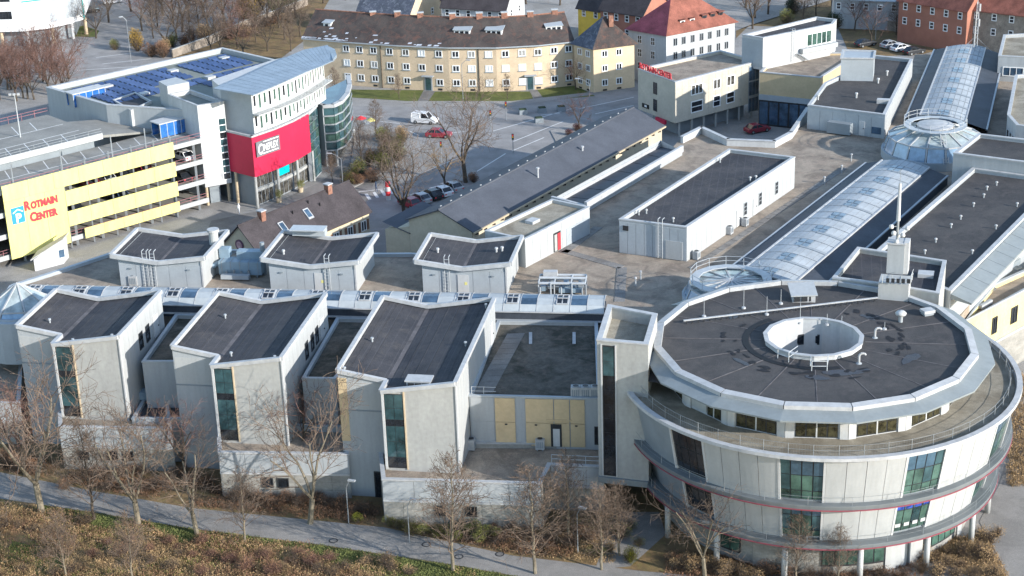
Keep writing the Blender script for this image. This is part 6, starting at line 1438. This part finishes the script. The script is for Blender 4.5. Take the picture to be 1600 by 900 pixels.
# ================================================================ VEHICLES
def local_thing(nm, label, cat, loc, rot, group=None):
    t = thing(nm, label, cat, loc, group); OFF[t.name] = Vector((0, 0, 0)); t.rotation_euler = (0, 0, rot); return t
def paintmat(nm, c):
    if nm not in MATS: mat(nm, c, .25, .04, 1., spec=.6)
    return nm
def car(px, py, z, ang, paint, label, kind='car', group=None):
    x, y = g(px, py, z); t = local_thing('delivery_van' if kind == 'van' else 'parked_car', label, 'van' if kind == 'van' else 'car', (x, y, z+.012), ang, group)
    L, W, hb, hc = (4.3, 1.76, .92, 1.45) if kind == 'car' else (4.5, 1.85, 1.05, 1.9)
    l, w = L/2, W/2
    prof = [(-l, .32), (-l, hb-.08), (-l+.12, hb), (l*.42, hb), (l-.12, hb-.17), (l, hb-.32), (l, .32), (l-.2, .22), (-l+.2, .22)]
    b = MB(); n = len(prof); vs = []
    for sy, k in ((-w, 1.), (-w*.97, 1.), (w*.97, 1.), (w, 1.)):
        for X, Z in prof:
            ed = abs(sy) == w; vs.append((X*(.985 if ed else 1), sy, Z if not ed else .32+(Z-.32)*.9))
    fs = [tuple(range(n)), tuple(range(4*n-1, 3*n-1, -1))]
    for q in range(3):
        for i in range(n): j = (i+1) % n; fs.append((q*n+i, (q+1)*n+i, (q+1)*n+j, q*n+j))
    b.add(vs, fs); B = b.build('body', paint, t)
    xb0, xb1, xt0, xt1 = (-l+.35, l*.40, -l+.95, l*.06) if kind == 'car' else (-l+.06, l*.50, -l+.15, l*.22)
    wb, wt = w*.95, w*.80
    MB().hexa([(xb0, -wb, hb-.02), (xb1, -wb, hb-.02), (xb1, wb, hb-.02), (xb0, wb, hb-.02)], [(xt0, -wt, hc-.05), (xt1, -wt, hc-.05), (xt1, wt, hc-.05), (xt0, wt, hc-.05)]).build('windows', 'glass_dark', t)
    MB().hexa([(xt0-.03, -wt-.02, hc-.06), (xt1+.03, -wt-.02, hc-.06), (xt1+.03, wt+.02, hc-.06), (xt0-.03, wt+.02, hc-.06)], [(xt0+.08, -wt+.06, hc), (xt1-.05, -wt+.06, hc), (xt1-.05, wt-.06, hc), (xt0+.08, wt-.06, hc)]).build('roof', paint, t)
    pl_ = MB()
    for sy in (-1, 1):
        for xb, xt in ((xb0, xt0), (xb1, xt1), ((xb0+xb1)/2, (xt0+xt1)/2)): pl_.bar((xb, sy*wb, hb-.02), (xt, sy*wt, hc-.05), .09, .09)
    pl_.build('pillar', paint, t)
    if kind == 'van': MB().hexa([(xb0-.02, -wb-.01, hb-.03), (-.35, -wb-.01, hb-.03), (-.35, wb+.01, hb-.03), (xb0-.02, wb+.01, hb-.03)], [(xt0-.02, -wt-.01, hc-.06), (-.35, -wt-.01, hc-.06), (-.35, wt+.01, hc-.06), (xt0-.02, wt+.01, hc-.06)]).build('cargo_side', paint, t)
    for sx in (-.62, .64):
        for sy in (-1, 1):
            wx = sx*l; tyre = MB().tube((wx, sy*(w-.2), .31), (wx, sy*(w+.015), .31), .31, .31, 14).build('wheel', 'rubber', t); MB().tube((wx, sy*(w+.01), .31), (wx, sy*(w+.03), .31), .18, .18, 10).build('rim', 'steel', tyre)
    for sy in (-1, 1):
        MB().box((l-.03, sy*(w-.3), hb-.42), .08, .36, .14).build('headlight', 'coping', t); MB().box((-l+.0, sy*(w-.25), hb-.35), .06, .26, .18).build('tail_light', 'red_letter', t)
    return t
paintmat('paint_white', (.72, .72, .72)); paintmat('paint_red', (.26, .03, .045)); paintmat('paint_dark', (.03, .032, .036)); paintmat('paint_silver', (.38, .39, .40)); paintmat('paint_blue', (.05, .09, .16))
HA = math.atan2(44.2, 28.6)
car(664, 192, 0, -.35, 'paint_white', 'white van driving on the street before the apartments', 'van')
car(686, 214, 0, -.25, 'paint_red', 'red and dark car at the junction behind the white van')
car(1183, 206, 0, .45, 'paint_red', 'dark red car parked in front of the ochre hall')
for px, py, c, lab in ((641, 322, 'paint_red', 'red car first in the row parked by the long hall'), (656, 315, 'paint_silver', 'silver car second in the row parked by the long hall'), (674, 309, 'paint_dark', 'dark car third in the row parked by the long hall'), (690, 304, 'paint_white', 'white car fourth in the row parked by the long hall'), (706, 297, 'paint_silver', 'silver car last in the row parked by the long hall')):
    car(px, py, 0, HA+1.2, c, lab, 'car', 'cars parked beside the long hall')
for px, py, c, lab in ((1392, 74, 'paint_silver', 'silver car in the car park above the plant house'), (1408, 79, 'paint_white', 'white car in the car park above the plant house'), (1428, 84, 'paint_dark', 'black car in the car park above the plant house'), (1352, 72, 'paint_dark', 'black car left of the reddish car park tree'), (140, 20, 'paint_dark', 'dark car on the road beside the white clinic'), (175, 5, 'paint_white', 'white car at the top left beyond the clinic')):
    car(px, py, 0, .5, c, lab, 'car', 'cars parked far behind')
for s, d, z, c, lab in ((YL+3.5, 3.5, 7.4, 'paint_white', 'white car on the open third deck of the garage beside the stair tower'), (YL+2.8, 3.6, 4.3, 'paint_dark', 'dark car on the second deck of the garage beside the stair tower'), (11.5, 3.0, 4.3, 'paint_dark', 'dark car behind the lower slot of the yellow screen'), (14.5, 3.0, 7.4, 'paint_red', 'red car behind the upper slot of the yellow screen'), (17.2, 3.0, 7.4, 'paint_white', 'white car behind the upper slot of the yellow screen'), (20.2, 3.0, 7.4, 'paint_dark', 'dark car behind the upper slot near the screen end'), (23.2, 3.0, 7.4, 'paint_red', 'red car at the right end of the upper slot'), (19, 3.0, 4.3, 'paint_blue', 'blue car behind the lower slot of the yellow screen')):
    x, y = Q(s, d); t = car(700, 300, 0, math.atan2(YI.y, YI.x), c, lab, 'car', 'cars inside the garage'); t.location = (x, y, z+.012)
# ================================================================ LAMPS, POLES, STREET THINGS
def street_lamp(px, py, h, arm, label, z=0., grp='street lamps'):
    x, y = g(px, py, z); t = thing('street_lamp', label, 'street lamp', (x, y, z), grp); MB().tube((x, y, z), (x, y, z+h), .06, .045, 7).build('pole', 'steel', t)
    d = Vector((arm[0], arm[1], 0)); pts = [Vector((x, y, z+h))+d*f+Vector((0, 0, .9*math.sin(f*1.5))) for f in (0, .25, .5, .75, 1.)]
    MB().path(pts, .04, 6).build('arm', 'steel', t); e = pts[-1]; MB().box((e.x, e.y, e.z-.12), .75, .3, .14, math.atan2(arm[1], arm[0])).build('lamp_head', 'panel', t)
for px, py, h, arm, lab in ((922, 192, 6.8, (-2.0, .6), 'curved street lamp before the beige building'), (724, 165, 7.5, (1.2, -.5), 'tall street lamp on the lawn edge before the apartments'), (536, 292, 4.5, (-1.8, .4), 'curved lamp on the cinema pavement'), (640, 848, 4.0, (.6, -.3), 'path lamp before the tallest tower podium'), (545, 818, 4.0, (.6, -.2), 'path lamp at the passage by the tallest tower'), (903, 865, 4.2, (.5, -.3), 'path lamp below the terrace'), (1300, 52, 7.5, (.8, -.3), 'tall lamp behind the white rooftop block'), (1368, 62, 6.0, (.8, -.3), 'lamp in the car park above the plant house'), (205, 98, 8.5, (-.9, -.4), 'lamp on the road beyond the solar hall')):
    street_lamp(px, py, h, arm, lab)
def mast(s, d, z, h, lab):
    x, y = Q(s, d); t = thing('light_mast', lab, 'light mast', (x, y, z), 'floodlight masts on the garage roof'); MB().tube((x, y, z), (x, y, z+h), .1, .07, 7).build('pole', 'steel_light', t); MB().bar((x-.7, y, z+h), (x+.7, y, z+h), .08, .08).build('crossbar', 'steel_light', t)
    for k in (-.6, 0, .6): MB().box((x+k, y-.15, z+h-.1), .35, .25, .3).build('floodlight', 'coping', t)
mast(12.5, 18, 12.1, 6.5, 'white floodlight mast in the middle of the garage roof'); mast(-1.5, 12, 12.1, 5.5, 'white floodlight mast at the left of the garage roof')
for px, py, lab in ((817, 178, 'first dark planter box on the street'), (847, 175, 'second dark planter box on the street'), (877, 173, 'third dark planter box on the street'), (842, 191, 'dark planter box nearest the island')):
    x, y = g(px, py, 0); t = thing('planter', lab, 'planter', (x, y, 0), 'planter boxes on the street'); MB().box((x, y, 0), 1.4, 1.2, .8, .2).build('box', 'sheet_dark', t); MB().box((x, y, .8), 1.2, 1.0, .12, .2).build('soil', 'leaf_green', t)
def traffic_light(px, py, lab):
    x, y = g(px, py, 0); t = thing('traffic_light', lab, 'traffic light', (x, y, 0), 'traffic lights at the junction'); MB().tube((x, y, 0), (x, y, 3.2), .07, .07, 6).build('pole', 'steel', t); H_ = MB().box((x, y-.12, 2.4), .34, .26, .95).build('signal_head', 'black', t)
    for k, m in enumerate(('glass_green', 'notice', 'red_letter')): MB().tube((x, y-.25, 2.55+k*.3), (x, y-.29, 2.55+k*.3), .1, .1, 10).build('lens', m, H_)
for px, py, lab in ((767, 202, 'traffic light right of the tall island tree'), (791, 188, 'traffic light nearer the apartments'), (690, 252, 'traffic light on the near corner'), (802, 240, 'traffic light behind the hall ridge')): traffic_light(px, py, lab)
x, y = g(607, 312, 0); t = thing('advertising_post', 'white and red banded post on the pavement right of the brown house', 'post', (x, y, 0))
for k in range(4): MB().lathe((x, y), [(.0, .7*k), (.38, .7*k), (.38, .7*k+.68), (0, .7*k+.68)], 14).build('band', ('white', 'red_letter')[k % 2], t)
for i, (px, py, m) in enumerate(((565, 203, 'red_letter'), (572, 210, 'white'), (580, 206, 'yellow'))):
    x, y = g(px, py, 0); t = thing('parasol', '%s parasol of the stall beside the glazed corner' % ('red', 'white', 'yellow')[i], 'parasol', (x, y, 0)); MB().tube((x, y, 0), (x, y, 2.3), .05, .05, 6).build('pole', 'steel', t); MB().lathe((x, y), [(1.0, 2.0), (.05, 2.5)], 8).build('canopy', m, t)
for i, (px, py) in enumerate(((470, 300), (436, 316))):
    x, y = g(px, py, 0); t = thing('potted_tree', ('right', 'left')[i]+' clipped potted tree before the cinema glass', 'potted plant', (x, y, 0)); MB().lathe((x, y), [(.0, 0), (.35, 0), (.45, .7), (0, .7)], 12).build('pot', 'render_warm', t)
    sh = shrub_mesh(2, 'leafy')[1].copy(); sh.materials.append(M('leaf_olive')); o = bpy.data.objects.new('foliage', sh); COL.objects.link(o); o.parent = t; o.location = (0, 0, .6); o.scale = (.8, .8, 1.3)
# people: one dark figure by the clinic
# ================================================================ ROOF CLUTTER
def ac_unit(x, y, z, rot, label, s=1., group='air conditioners on the roofs'):
    t = local_thing('air_conditioner', label, 'air conditioner', (x, y, z), rot, group); MB().box((0, 0, .12), 1.0*s, .8*s, 1.15*s).build('casing', 'coping', t)
    for k in (-.3, .3): MB().box((k*s, 0, 0), .1, .8*s, .12).build('foot', 'frame_grey', t)
    F = MB().tube((0, 0, .12+1.15*s), (0, 0, .2+1.15*s), .36*s, .36*s, 16).build('fan_ring', 'steel', t); MB().tube((0, 0, .2+1.15*s), (0, 0, .21+1.15*s), .29*s, .29*s, 12).build('fan_guard', 'frame_dark', F)
    for k in range(4): MB().box((-.3*s+k*.2*s, -.41*s, .3), .13*s, .03, .75*s).build('grille', 'sheet_dark', t)
    return t
for i, px in enumerate((900, 915, 930)): x, y = g(px, 618, 10); ac_unit(x, y, 9.75, -.1, ('left', 'middle', 'right')[i]+' of three white air conditioners at the link roof edge')
x, y = g(844, 700, 4.6); ac_unit(x, y, 4.45, -.1, 'air conditioner beside the black door on the terrace', .9)
x, y = g(737, 700, 4.6); ac_unit(x, y, 4.45, 1.4, 'air conditioner at the foot of the tallest tower side wall', .9)
x, y = g(198, 444, 10); ac_unit(x, y, 10, -.15, 'air conditioner left of the ladder on the leftmost pavilion', 1.1); x, y = g(210, 446, 10); ac_unit(x, y, 10, -.15, 'air conditioner next to the ladder on the leftmost pavilion', 1.)
for i, (px, py) in enumerate(((1084, 404), (1160, 352), (1136, 365))): x, y = g(px, py, 10); ac_unit(x+.3, y-.3, 10, 1., ('nearest', 'farthest', 'middle')[i]+' air conditioner along the long plant house', .8)
def vent(px, py, z, label, grp, h=.45):
    x, y = g(px, py, z); t = thing('roof_vent', label, 'roof vent', (x, y, z-.05), grp); MB().tube((x, y, z-.05), (x, y, z+h), .09, .09, 8).build('pipe', 'panel', t); MB().lathe((x, y), [(.09, z+h-.12), (.18, z+h-.05), (.16, z+h+.08), (0, z+h+.14)], 10).build('cowl', 'coping', t)
for i, (px, py) in enumerate(((1557, 290), (1542, 297), (1537, 309), (1521, 323), (1501, 343), (1486, 356), (1462, 379), (1445, 397), (1556, 358), (1589, 323), (1519, 397))): vent(px, py, 13.6, '%s vent on the large dark roof right of the arcade, counted from the far end' % ('first second third fourth fifth sixth seventh eighth ninth tenth eleventh'.split()[i]), 'vents on the large dark roof')
for i, (px, py) in enumerate(((1010, 334), (1052, 347), (1125, 254), (1172, 283), (1181, 281), (998, 336))): vent(px, py, 13.9, '%s vent on the long plant house roof' % ('near left, near right, far left, right edge, far right edge, nearest corner'.split(', ')[i]), 'vents on the long plant house', .5)
for i, (px, py) in enumerate(((1001, 437), (993, 447), (943, 477), (1315, 270), (1330, 252), (1288, 288))): vent(px, py, 10., '%s pipe vent standing on the gravel deck' % ('first second third fourth fifth sixth'.split()[i]), 'pipe vents on the gravel deck', 1.)
# ventilation ducts between left and middle pavilion
x, y = g(378, 432, 10); t = local_thing('duct_unit', 'large blue-grey ventilation duct between left and middle roof pavilions', 'ventilation unit', (x, y, 10), -.15)
MB().box((0, .4, .4), 5.2, 1.8, 1.6).build('casing', 'duct', t); MB().box((-2.2, 1.4, 2.0), 1.2, 1.2, 1.1).build('upper_duct', 'duct', t); MB().box((1.0, 1.2, 2.0), 3.2, 1.2, .9).build('upper_duct', 'duct', t); mat('duct', (.22, .30, .36), .5, .12, .8, spec=.4)
for k in range(5): MB().box((-2.2+k*1.1, .4, .38), .06, 1.86, 1.66).build('flange', 'steel', t)
MB().tube((2.5, 1.0, 0), (2.5, 1.0, 4.0), .28, .28, 10).build('exhaust_pipe', 'sheet_dark', t)
for k in (-2, 0, 2): MB().box((k, .4, 0), .15, 1.6, .4).build('foot', 'steel', t)
for k in range(4): MB().tube((-1.6+k*.9, -.7, 0), (-1.6+k*.9, -.7, .9+.2*(k % 2)), .14, .14, 8).build('pipe', 'steel', t)
MB().box((-.4, -1.2, .2), 3.4, .7, .5).build('low_duct', 'sheet', t); MB().tube((-2.6, .4, 1.6), (-4.2, -.6, 1.0), .3, .3, 10).build('elbow_duct', 'duct', t)
MB().tube((-3.4, 1.2, 0), (-3.4, 1.2, 5.2), .55, .55, 14).build('white_stack', 'panel_light', t); MB().tube((-3.4, 1.2, 5.2), (-3.4, 1.2, 5.5), .72, .72, 14).build('stack_collar', 'coping', t)
# steel pipe rig near rightmost pavilion
x, y = g(880, 462, 10); t = local_thing('cooling_rig', 'steel pipe rig with flat tank on the gravel right of the rightmost pavilion', 'ventilation unit', (x, y, 10), -.12)
MB().box((.8, 1.0, .3), 2.6, 1.8, .5).build('tank', 'duct', t)
for sx in (-2.8, -1.0, .9, 2.5):
    for sy in (.0, 2.6): MB().tube((sx, sy, 0), (sx, sy, 1.5), .07, .07, 6).build('leg', 'steel_light', t)
for sy, z in ((0, 1.5), (2.6, 1.5), (1.3, 1.65)): MB().tube((-2.8, sy, z), (2.5, sy, z), .16, .16, 8).build('pipe', 'steel_light', t)
for sx in (-2.8, -1.0, .9, 2.5): MB().tube((sx, 0, 1.5), (sx, 2.6, 1.5), .1, .1, 8).build('pipe', 'steel_light', t)
MB().box((-1.6, 2.2, 1.55), 1.6, .8, .6).build('pump_box', 'coping', t); MB().tube((2.6, -.3, 0), (2.6, -.3, 1.5), .12, .12, 8).build('pipe', 'steel', t)
for k in range(6): MB().box((-2.3+k*.85, 1.3, .35+(k % 2)*.25), .6, 1.7-(k % 3)*.4, .6).build('module', ('duct', 'sheet', 'steel')[k % 3], t)
for k in range(5): MB().tube((-2.6+k*1.2, -.2, .2), (-2.6+k*1.2, -.2, 1.1+(k % 2)*.5), .09, .09, 8).build('pipe', 'sheet', t)
for k in range(3): MB().tube((-2.8, .5+k*.8, .9+k*.1), (2.5, .5+k*.8, .9+k*.1), .07, .07, 8).build('pipe', 'sheet_dark', t)
# yard ducts
x, y = g(245, 628, 5); t = local_thing('duct_unit', 'grey duct boxes in the yard between left and middle towers', 'ventilation unit', (x, y, 4.65), -.18)
for bx in ((0, .5, .5, 4.2, 1.1, .9), (1.0, 2.2, .4, 2.6, 1.0, 1.2), (-1.6, 2.4, .3, 1.2, 1.4, .8)): MB().box(bx[:3], *bx[3:]).build('casing', 'duct', t)
for k in (-1.6, 0, 1.6): MB().box((k, .5, 0), .12, 1., .5).build('foot', 'steel', t)
MB().tube((-.6, 2.9, 1.2), (1.6, 1.4, 2.6), .2, .2, 8).build('pipe', 'sheet_dark', t)
# rotunda roof fittings
def rz(px, py, dz=0.): return (*g(px, py, 16.9), 16.9+dz)
a, b = Vector(rz(1068, 506, .35)), Vector(rz(1371, 470, .35)); t = thing('cable_tray', 'long white cable tray on stubs across the round roof', 'cable tray', (*((a+b)/2).xy, 16.9))
MB().bar(a, b, .22, .1).build('tray', 'coping', t)
for i in range(34): p = a.lerp(b, (i+.5)/34); MB().box((p.x, p.y, 16.88), .12, .12, .32).build('stub', 'frame_dark', t)
p = rz(1255, 468); t = thing('roof_hatch', 'grey louvred roof hatch with sloping lid near the back of the round roof', 'roof hatch', p)
MB().box((p[0], p[1], 16.88), 2.3, 1.5, .7, -.08).build('box', 'coping', t); MB().hexa([(p[0]-1.4, p[1]-.95, 17.62), (p[0]+1.3, p[1]-.95, 17.62), (p[0]+1.3, p[1]+1.5, 18.1), (p[0]-1.4, p[1]+1.5, 18.1)], [(p[0]-1.4, p[1]-.95, 17.72), (p[0]+1.3, p[1]-.95, 17.72), (p[0]+1.3, p[1]+1.5, 18.2), (p[0]-1.4, p[1]+1.5, 18.2)]).build('lid', 'panel', t)
for k in range(3): MB().box((p[0]-.75+k*.75, p[1]-.78, 17.0), .6, .05, .5).build('louvre', 'frame_dark', t)
p = rz(1407, 503); t = thing('roof_vent', 'mushroom vent with white hood on the round roof', 'roof vent', p); MB().tube(p, (p[0], p[1], p[2]+.8), .22, .22, 10).build('pipe', 'frame_grey', t); MB().lathe(p[:2], [(.2, 17.6), (.5, 17.65), (.55, 17.85), (.35, 18.05), (0, 18.1)], 14).build('cowl', 'coping', t, True)
p = rz(1449, 491); t = thing('roof_vent', 'low white box vent beside the mast block on the round roof', 'roof vent', p); MB().box((p[0], p[1], 16.88), 1.0, .8, .25, .3).build('base', 'frame_grey', t); MB().box((p[0], p[1], 17.13), 1.2, .95, .3, .3).build('cowl', 'coping', t)
for i, (px, py) in enumerate(((1367, 528), (1342, 568))):
    p = Vector(rz(px, py)); t = thing('hook_pipe', ('farther', 'nearer')[i]+' bent white hook pipe right of the light well', 'pipe', p); MB().path([p, p+Vector((0, 0, .8)), p+Vector((.15, 0, 1.0)), p+Vector((.45, 0, 1.02)), p+Vector((.6, 0, .85))], .11, 8).build('pipe', 'coping', t); MB().lathe(p.xy, [(.3, 16.9), (.12, 17.05)], 10).build('collar', 'frame_grey', t)
for i, (px, py, h) in enumerate(((1100, 495, 2.0), (1162, 482, 2.2), (1198, 492, 2.0), (1220, 475, 1.6), (1250, 505, 2.2), (1292, 508, 1.2), (1315, 508, 1.0), (1382, 515, .8))):
    p = Vector(rz(px, py)); t = thing('lightning_rod', '%s thin lightning rod on the round roof' % ('first second third fourth fifth sixth seventh eighth'.split()[i]), 'rod', p, 'lightning rods on the round roof'); MB().lathe(p.xy, [(.22, 16.9), (.2, 17.05), (0, 17.08)], 10).build('foot', 'coping', t); MB().tube(p, p+Vector((0, 0, h)), .03, .02, 5).build('rod', 'steel_light', t)
for i, pts in enumerate((((1215, 560), (1232, 566), (1246, 556)), ((1266, 572), (1268, 580), (1292, 580), (1294, 570)))):
    P_ = [rz(*q)[:2] for q in pts]; t = thing('guard_rail', ('left', 'right')[i]+' steel guard frame at the near edge of the light well', 'railing', (*P_[0], 16.9)); railing(t, P_, 16.9, 1.0, 1.2, 'steel_light', .04)
TR = random.Random(11)
stains('tar', (.014, .014, .016), (.022, .022, .025), .7, 1.5, 5.)
stains('damp_felt', (.034, .038, .05), (.048, .048, .055), .35, .8, 4.)
def blob(a, r, sx, sy, m, z=16.955):
    c = pol(a, r); n = 11; ph = TR.uniform(0, 6); mb = MB(); ca = math.radians(a)
    pts = []
    for i in range(n):
        t_ = 2*math.pi*i/n; k = 1+.3*math.sin(2*t_+ph)+TR.uniform(-.2, .2); X, Y = sx*k*math.cos(t_), sy*k*math.sin(t_); pts.append((c[0]+X*math.cos(ca)-Y*math.sin(ca), c[1]+X*math.sin(ca)+Y*math.cos(ca), z-(r-4.6)*.0065))
    mb.face(*pts); return mb.build('tar_patch', m, rot)
for k in range(64): blob(TR.choice((TR.uniform(-125, 30), TR.uniform(60, 150))), TR.uniform(7.2, 9.0), TR.uniform(.18, .6), TR.uniform(.14, .3), 'tar')
for a, r, sx, sy in ((8, 7.6, 1.6, .6), (-8, 8.4, 1.2, .5), (22, 8.0, .9, .45), (-60, 8.6, .9, .4), (130, 8.2, .8, .4), (-135, 9.6, 1., .5), (60, 9.6, 1.4, .6)): blob(a, r, sx, sy, 'damp_felt', 16.95)
# yellow wing roof gear
for i, (px, py, w, d, h, m) in enumerate(((1512, 480, 1.6, 1.0, .9, 'sheet'), (1526, 470, 2.2, .5, .5, 'steel'), (1545, 452, .9, .8, 1.0, 'rusty'), (1540, 478, 2.4, .4, .4, 'coping'), (1580, 415, 1.8, 1.4, .8, 'sheet_dark'), (1592, 395, 2.4, 1.0, .7, 'panel'))):
    x, y = g(px, py, 8.6); t = local_thing('roof_gear', ('grey box nearest the round building on the yellow wing roof', 'steel pipe bundle on the yellow wing roof', 'rusty orange bin on the yellow wing roof', 'pale beam lying on the yellow wing roof', 'dark cooling box at the right edge of the yellow wing roof', 'pale cooling box at the far right of the yellow wing roof')[i], 'roof gear', (x, y, 8.5), .8)
    MB().box((0, 0, .1), w, d, h).build('casing', m, t); MB().box((0, 0, h+.1), w*.9, d*.8, .08).build('lid', 'frame_grey', t)
    for k in (-.4, .4): MB().box((k*w, 0, 0), .12, d, .1).build('foot', 'frame_dark', t)
    for k in range(4): MB().tube((-w*.6+k*.3, -d, .25), (-w*.2+k*.3, d*1.4, .3), .06, .06, 6).build('pipe', 'steel', t)
mat('rusty', (.30, .13, .04), .8, .4, 3.)
# lattice mast at far arcade end
x, y = g(1523, 78, 12); t = thing('lattice_mast', 'slim lattice antenna mast at the end of the far arcade', 'mast', (x, y, 10)); lt = []
for k, (dx, dy) in enumerate(((-.35, -.3), (.35, -.3), (0, .4))): MB().tube((x+dx, y+dy, 10), (x+dx*.3, y+dy*.3, 20), .07, .05, 5).build('leg', 'coping', t)
for i in range(9):
    z0 = 10.5+i; f0, f1 = 1-.7*(i+.5)/10, 1-.7*(i+1.5)/10; MB().bar((x-.35*f0, y-.3*f0, z0), (x+.35*f1, y-.3*f1, z0+1), .04, .04).build('brace', 'coping', t)
MB().tube((x, y, 20), (x, y, 22.5), .05, .03, 5).build('tip', 'coping', t)
for z in (16, 18.5): MB().box((x+.35, y-.3, z), .25, .2, 1.2).build('antenna_panel', 'coping', t)
for s in (-1, 1): MB().tube((x+s*.3, y, 14), (x+s*4.5, y-.5, 10), .025, .025, 4).build('stay', 'steel_light', t)
# round manhole covers in the path
for i, (px, py) in enumerate(((521, 845), (666, 851), (781, 866), (717, 870))):
    x, y = g(px, py, 0); t = thing('manhole_cover', '%s round manhole cover in the river path from the left' % ('first', 'second', 'fourth', 'third')[i], 'manhole', (x, y, 0), 'manhole covers in the river path'); MB().lathe((x, y), [(.45, .0), (.45, .03), (.33, .035)], 18).build('ring', 'frame_dark', t); MB().lathe((x, y), [(.33, .028), (0, .03)], 18).build('lid', 'paving', t)
# ================================================================ SMALL EXTRAS
def wallrun(nm, label, pts, h, m, w=.3):
    P_ = [g(x, y, 0) for x, y in pts]; t = thing(nm, label, 'wall', (*P_[0], 0))
    for a, b in zip(P_, P_[1:]): wall_box(MB(), a, b, -.1, math.dist(a, b)+.1, 0, h, -w/2, w/2).build('wall_segment', m, t); wall_box(MB(), a, b, -.12, math.dist(a, b)+.12, h, h+.1, -w/2-.06, w/2+.06).build('coping', 'render', t)
wallrun('garden_wall', 'pale stone garden wall winding through the park beyond the solar hall', [(270, 90), (330, 68), (380, 45), (430, 28), (480, 8)], 1.6, 'stone_old')
wallrun('garden_wall', 'stone retaining wall below the salmon building', [(1370, 45), (1420, 52), (1500, 62)], 2.0, 'stone_old')
t = thing('entrance_shed', 'small white shed with slanting roof under the yellow sign screen', 'shed', (*g(80, 420, 0), 0))
ps_ = [g(55, 424, 0), g(100, 412, 0), g(108, 402, 0), g(64, 412, 0)]
zs_ = [1.7, 3.4, 3.4, 1.7]
MB().prism(ps_, 0, zs_).build('wall', 'white', t)
pi_ = inset(ps_, -.25); cc_ = ccw(ps_); zz_ = zs_ if area2(ps_) > 0 else zs_[::-1]
MB().hexa([(*p, z+.02) for p, z in zip(pi_, zz_)], [(*p, z+.2) for p, z in zip(pi_, zz_)]).build('roof', 'coping', t)
a, b = ps_[0], ps_[1]; window(t, a, b, 3.6, 4.6, .9, 2.2, 1, 1, 'glass_blue', 'frame_white', .08, .05)
# one walker beside the clinic road
def person(px, py, z, rot, top, legs, label):
    x, y = g(px, py, z); t = local_thing('person', label, 'person', (x, y, z), rot)
    me = bpy.data.meshes.new('body'); V = [(0, 0, .95), (0, 0, 1.15), (0, 0, 1.4), (0, 0, 1.52), (0, 0, 1.62), (0, .02, 1.72), (.1, 0, .9), (.11, .05, .5), (.11, .02, .08), (.11, .14, .04), (-.1, 0, .9), (-.11, -.08, .5), (-.11, -.16, .08), (-.11, -.04, .04), (.19, 0, 1.4), (.25, -.04, 1.12), (.24, .08, .88), (-.19, 0, 1.4), (-.25, .04, 1.12), (-.24, .14, .88)]
    E = [(0, 1), (1, 2), (2, 3), (3, 4), (4, 5), (0, 6), (6, 7), (7, 8), (8, 9), (0, 10), (10, 11), (11, 12), (12, 13), (2, 14), (14, 15), (15, 16), (2, 17), (17, 18), (18, 19)]
    me.from_pydata(V, E, []); o = bpy.data.objects.new('body', me); COL.objects.link(o); o.parent = t; sk = o.modifiers.new('skin', 'SKIN'); me.skin_vertices
    rad = [.15, .15, .17, .07, .1, .09, .09, .065, .045, .04, .09, .065, .045, .04, .06, .05, .04, .06, .05, .04]
    for v, r in zip(me.skin_vertices[0].data, rad): v.radius = (r, r*.8)
    me.skin_vertices[0].data[0].use_root = True; ss = o.modifiers.new('sub', 'SUBSURF'); ss.levels = ss.render_levels = 1; me.materials.append(M(top))
for args in ((150, 25, 0, .4, 'black', 'black', 'person in dark coat walking beside the clinic road'), (374, 335, 0, 1.1, 'paint_white', 'black', 'person in white top on the cinema forecourt'), (588, 300, 0, 2., 'paint_blue', 'black', 'person in blue jacket crossing near the brown house')): person(*args)
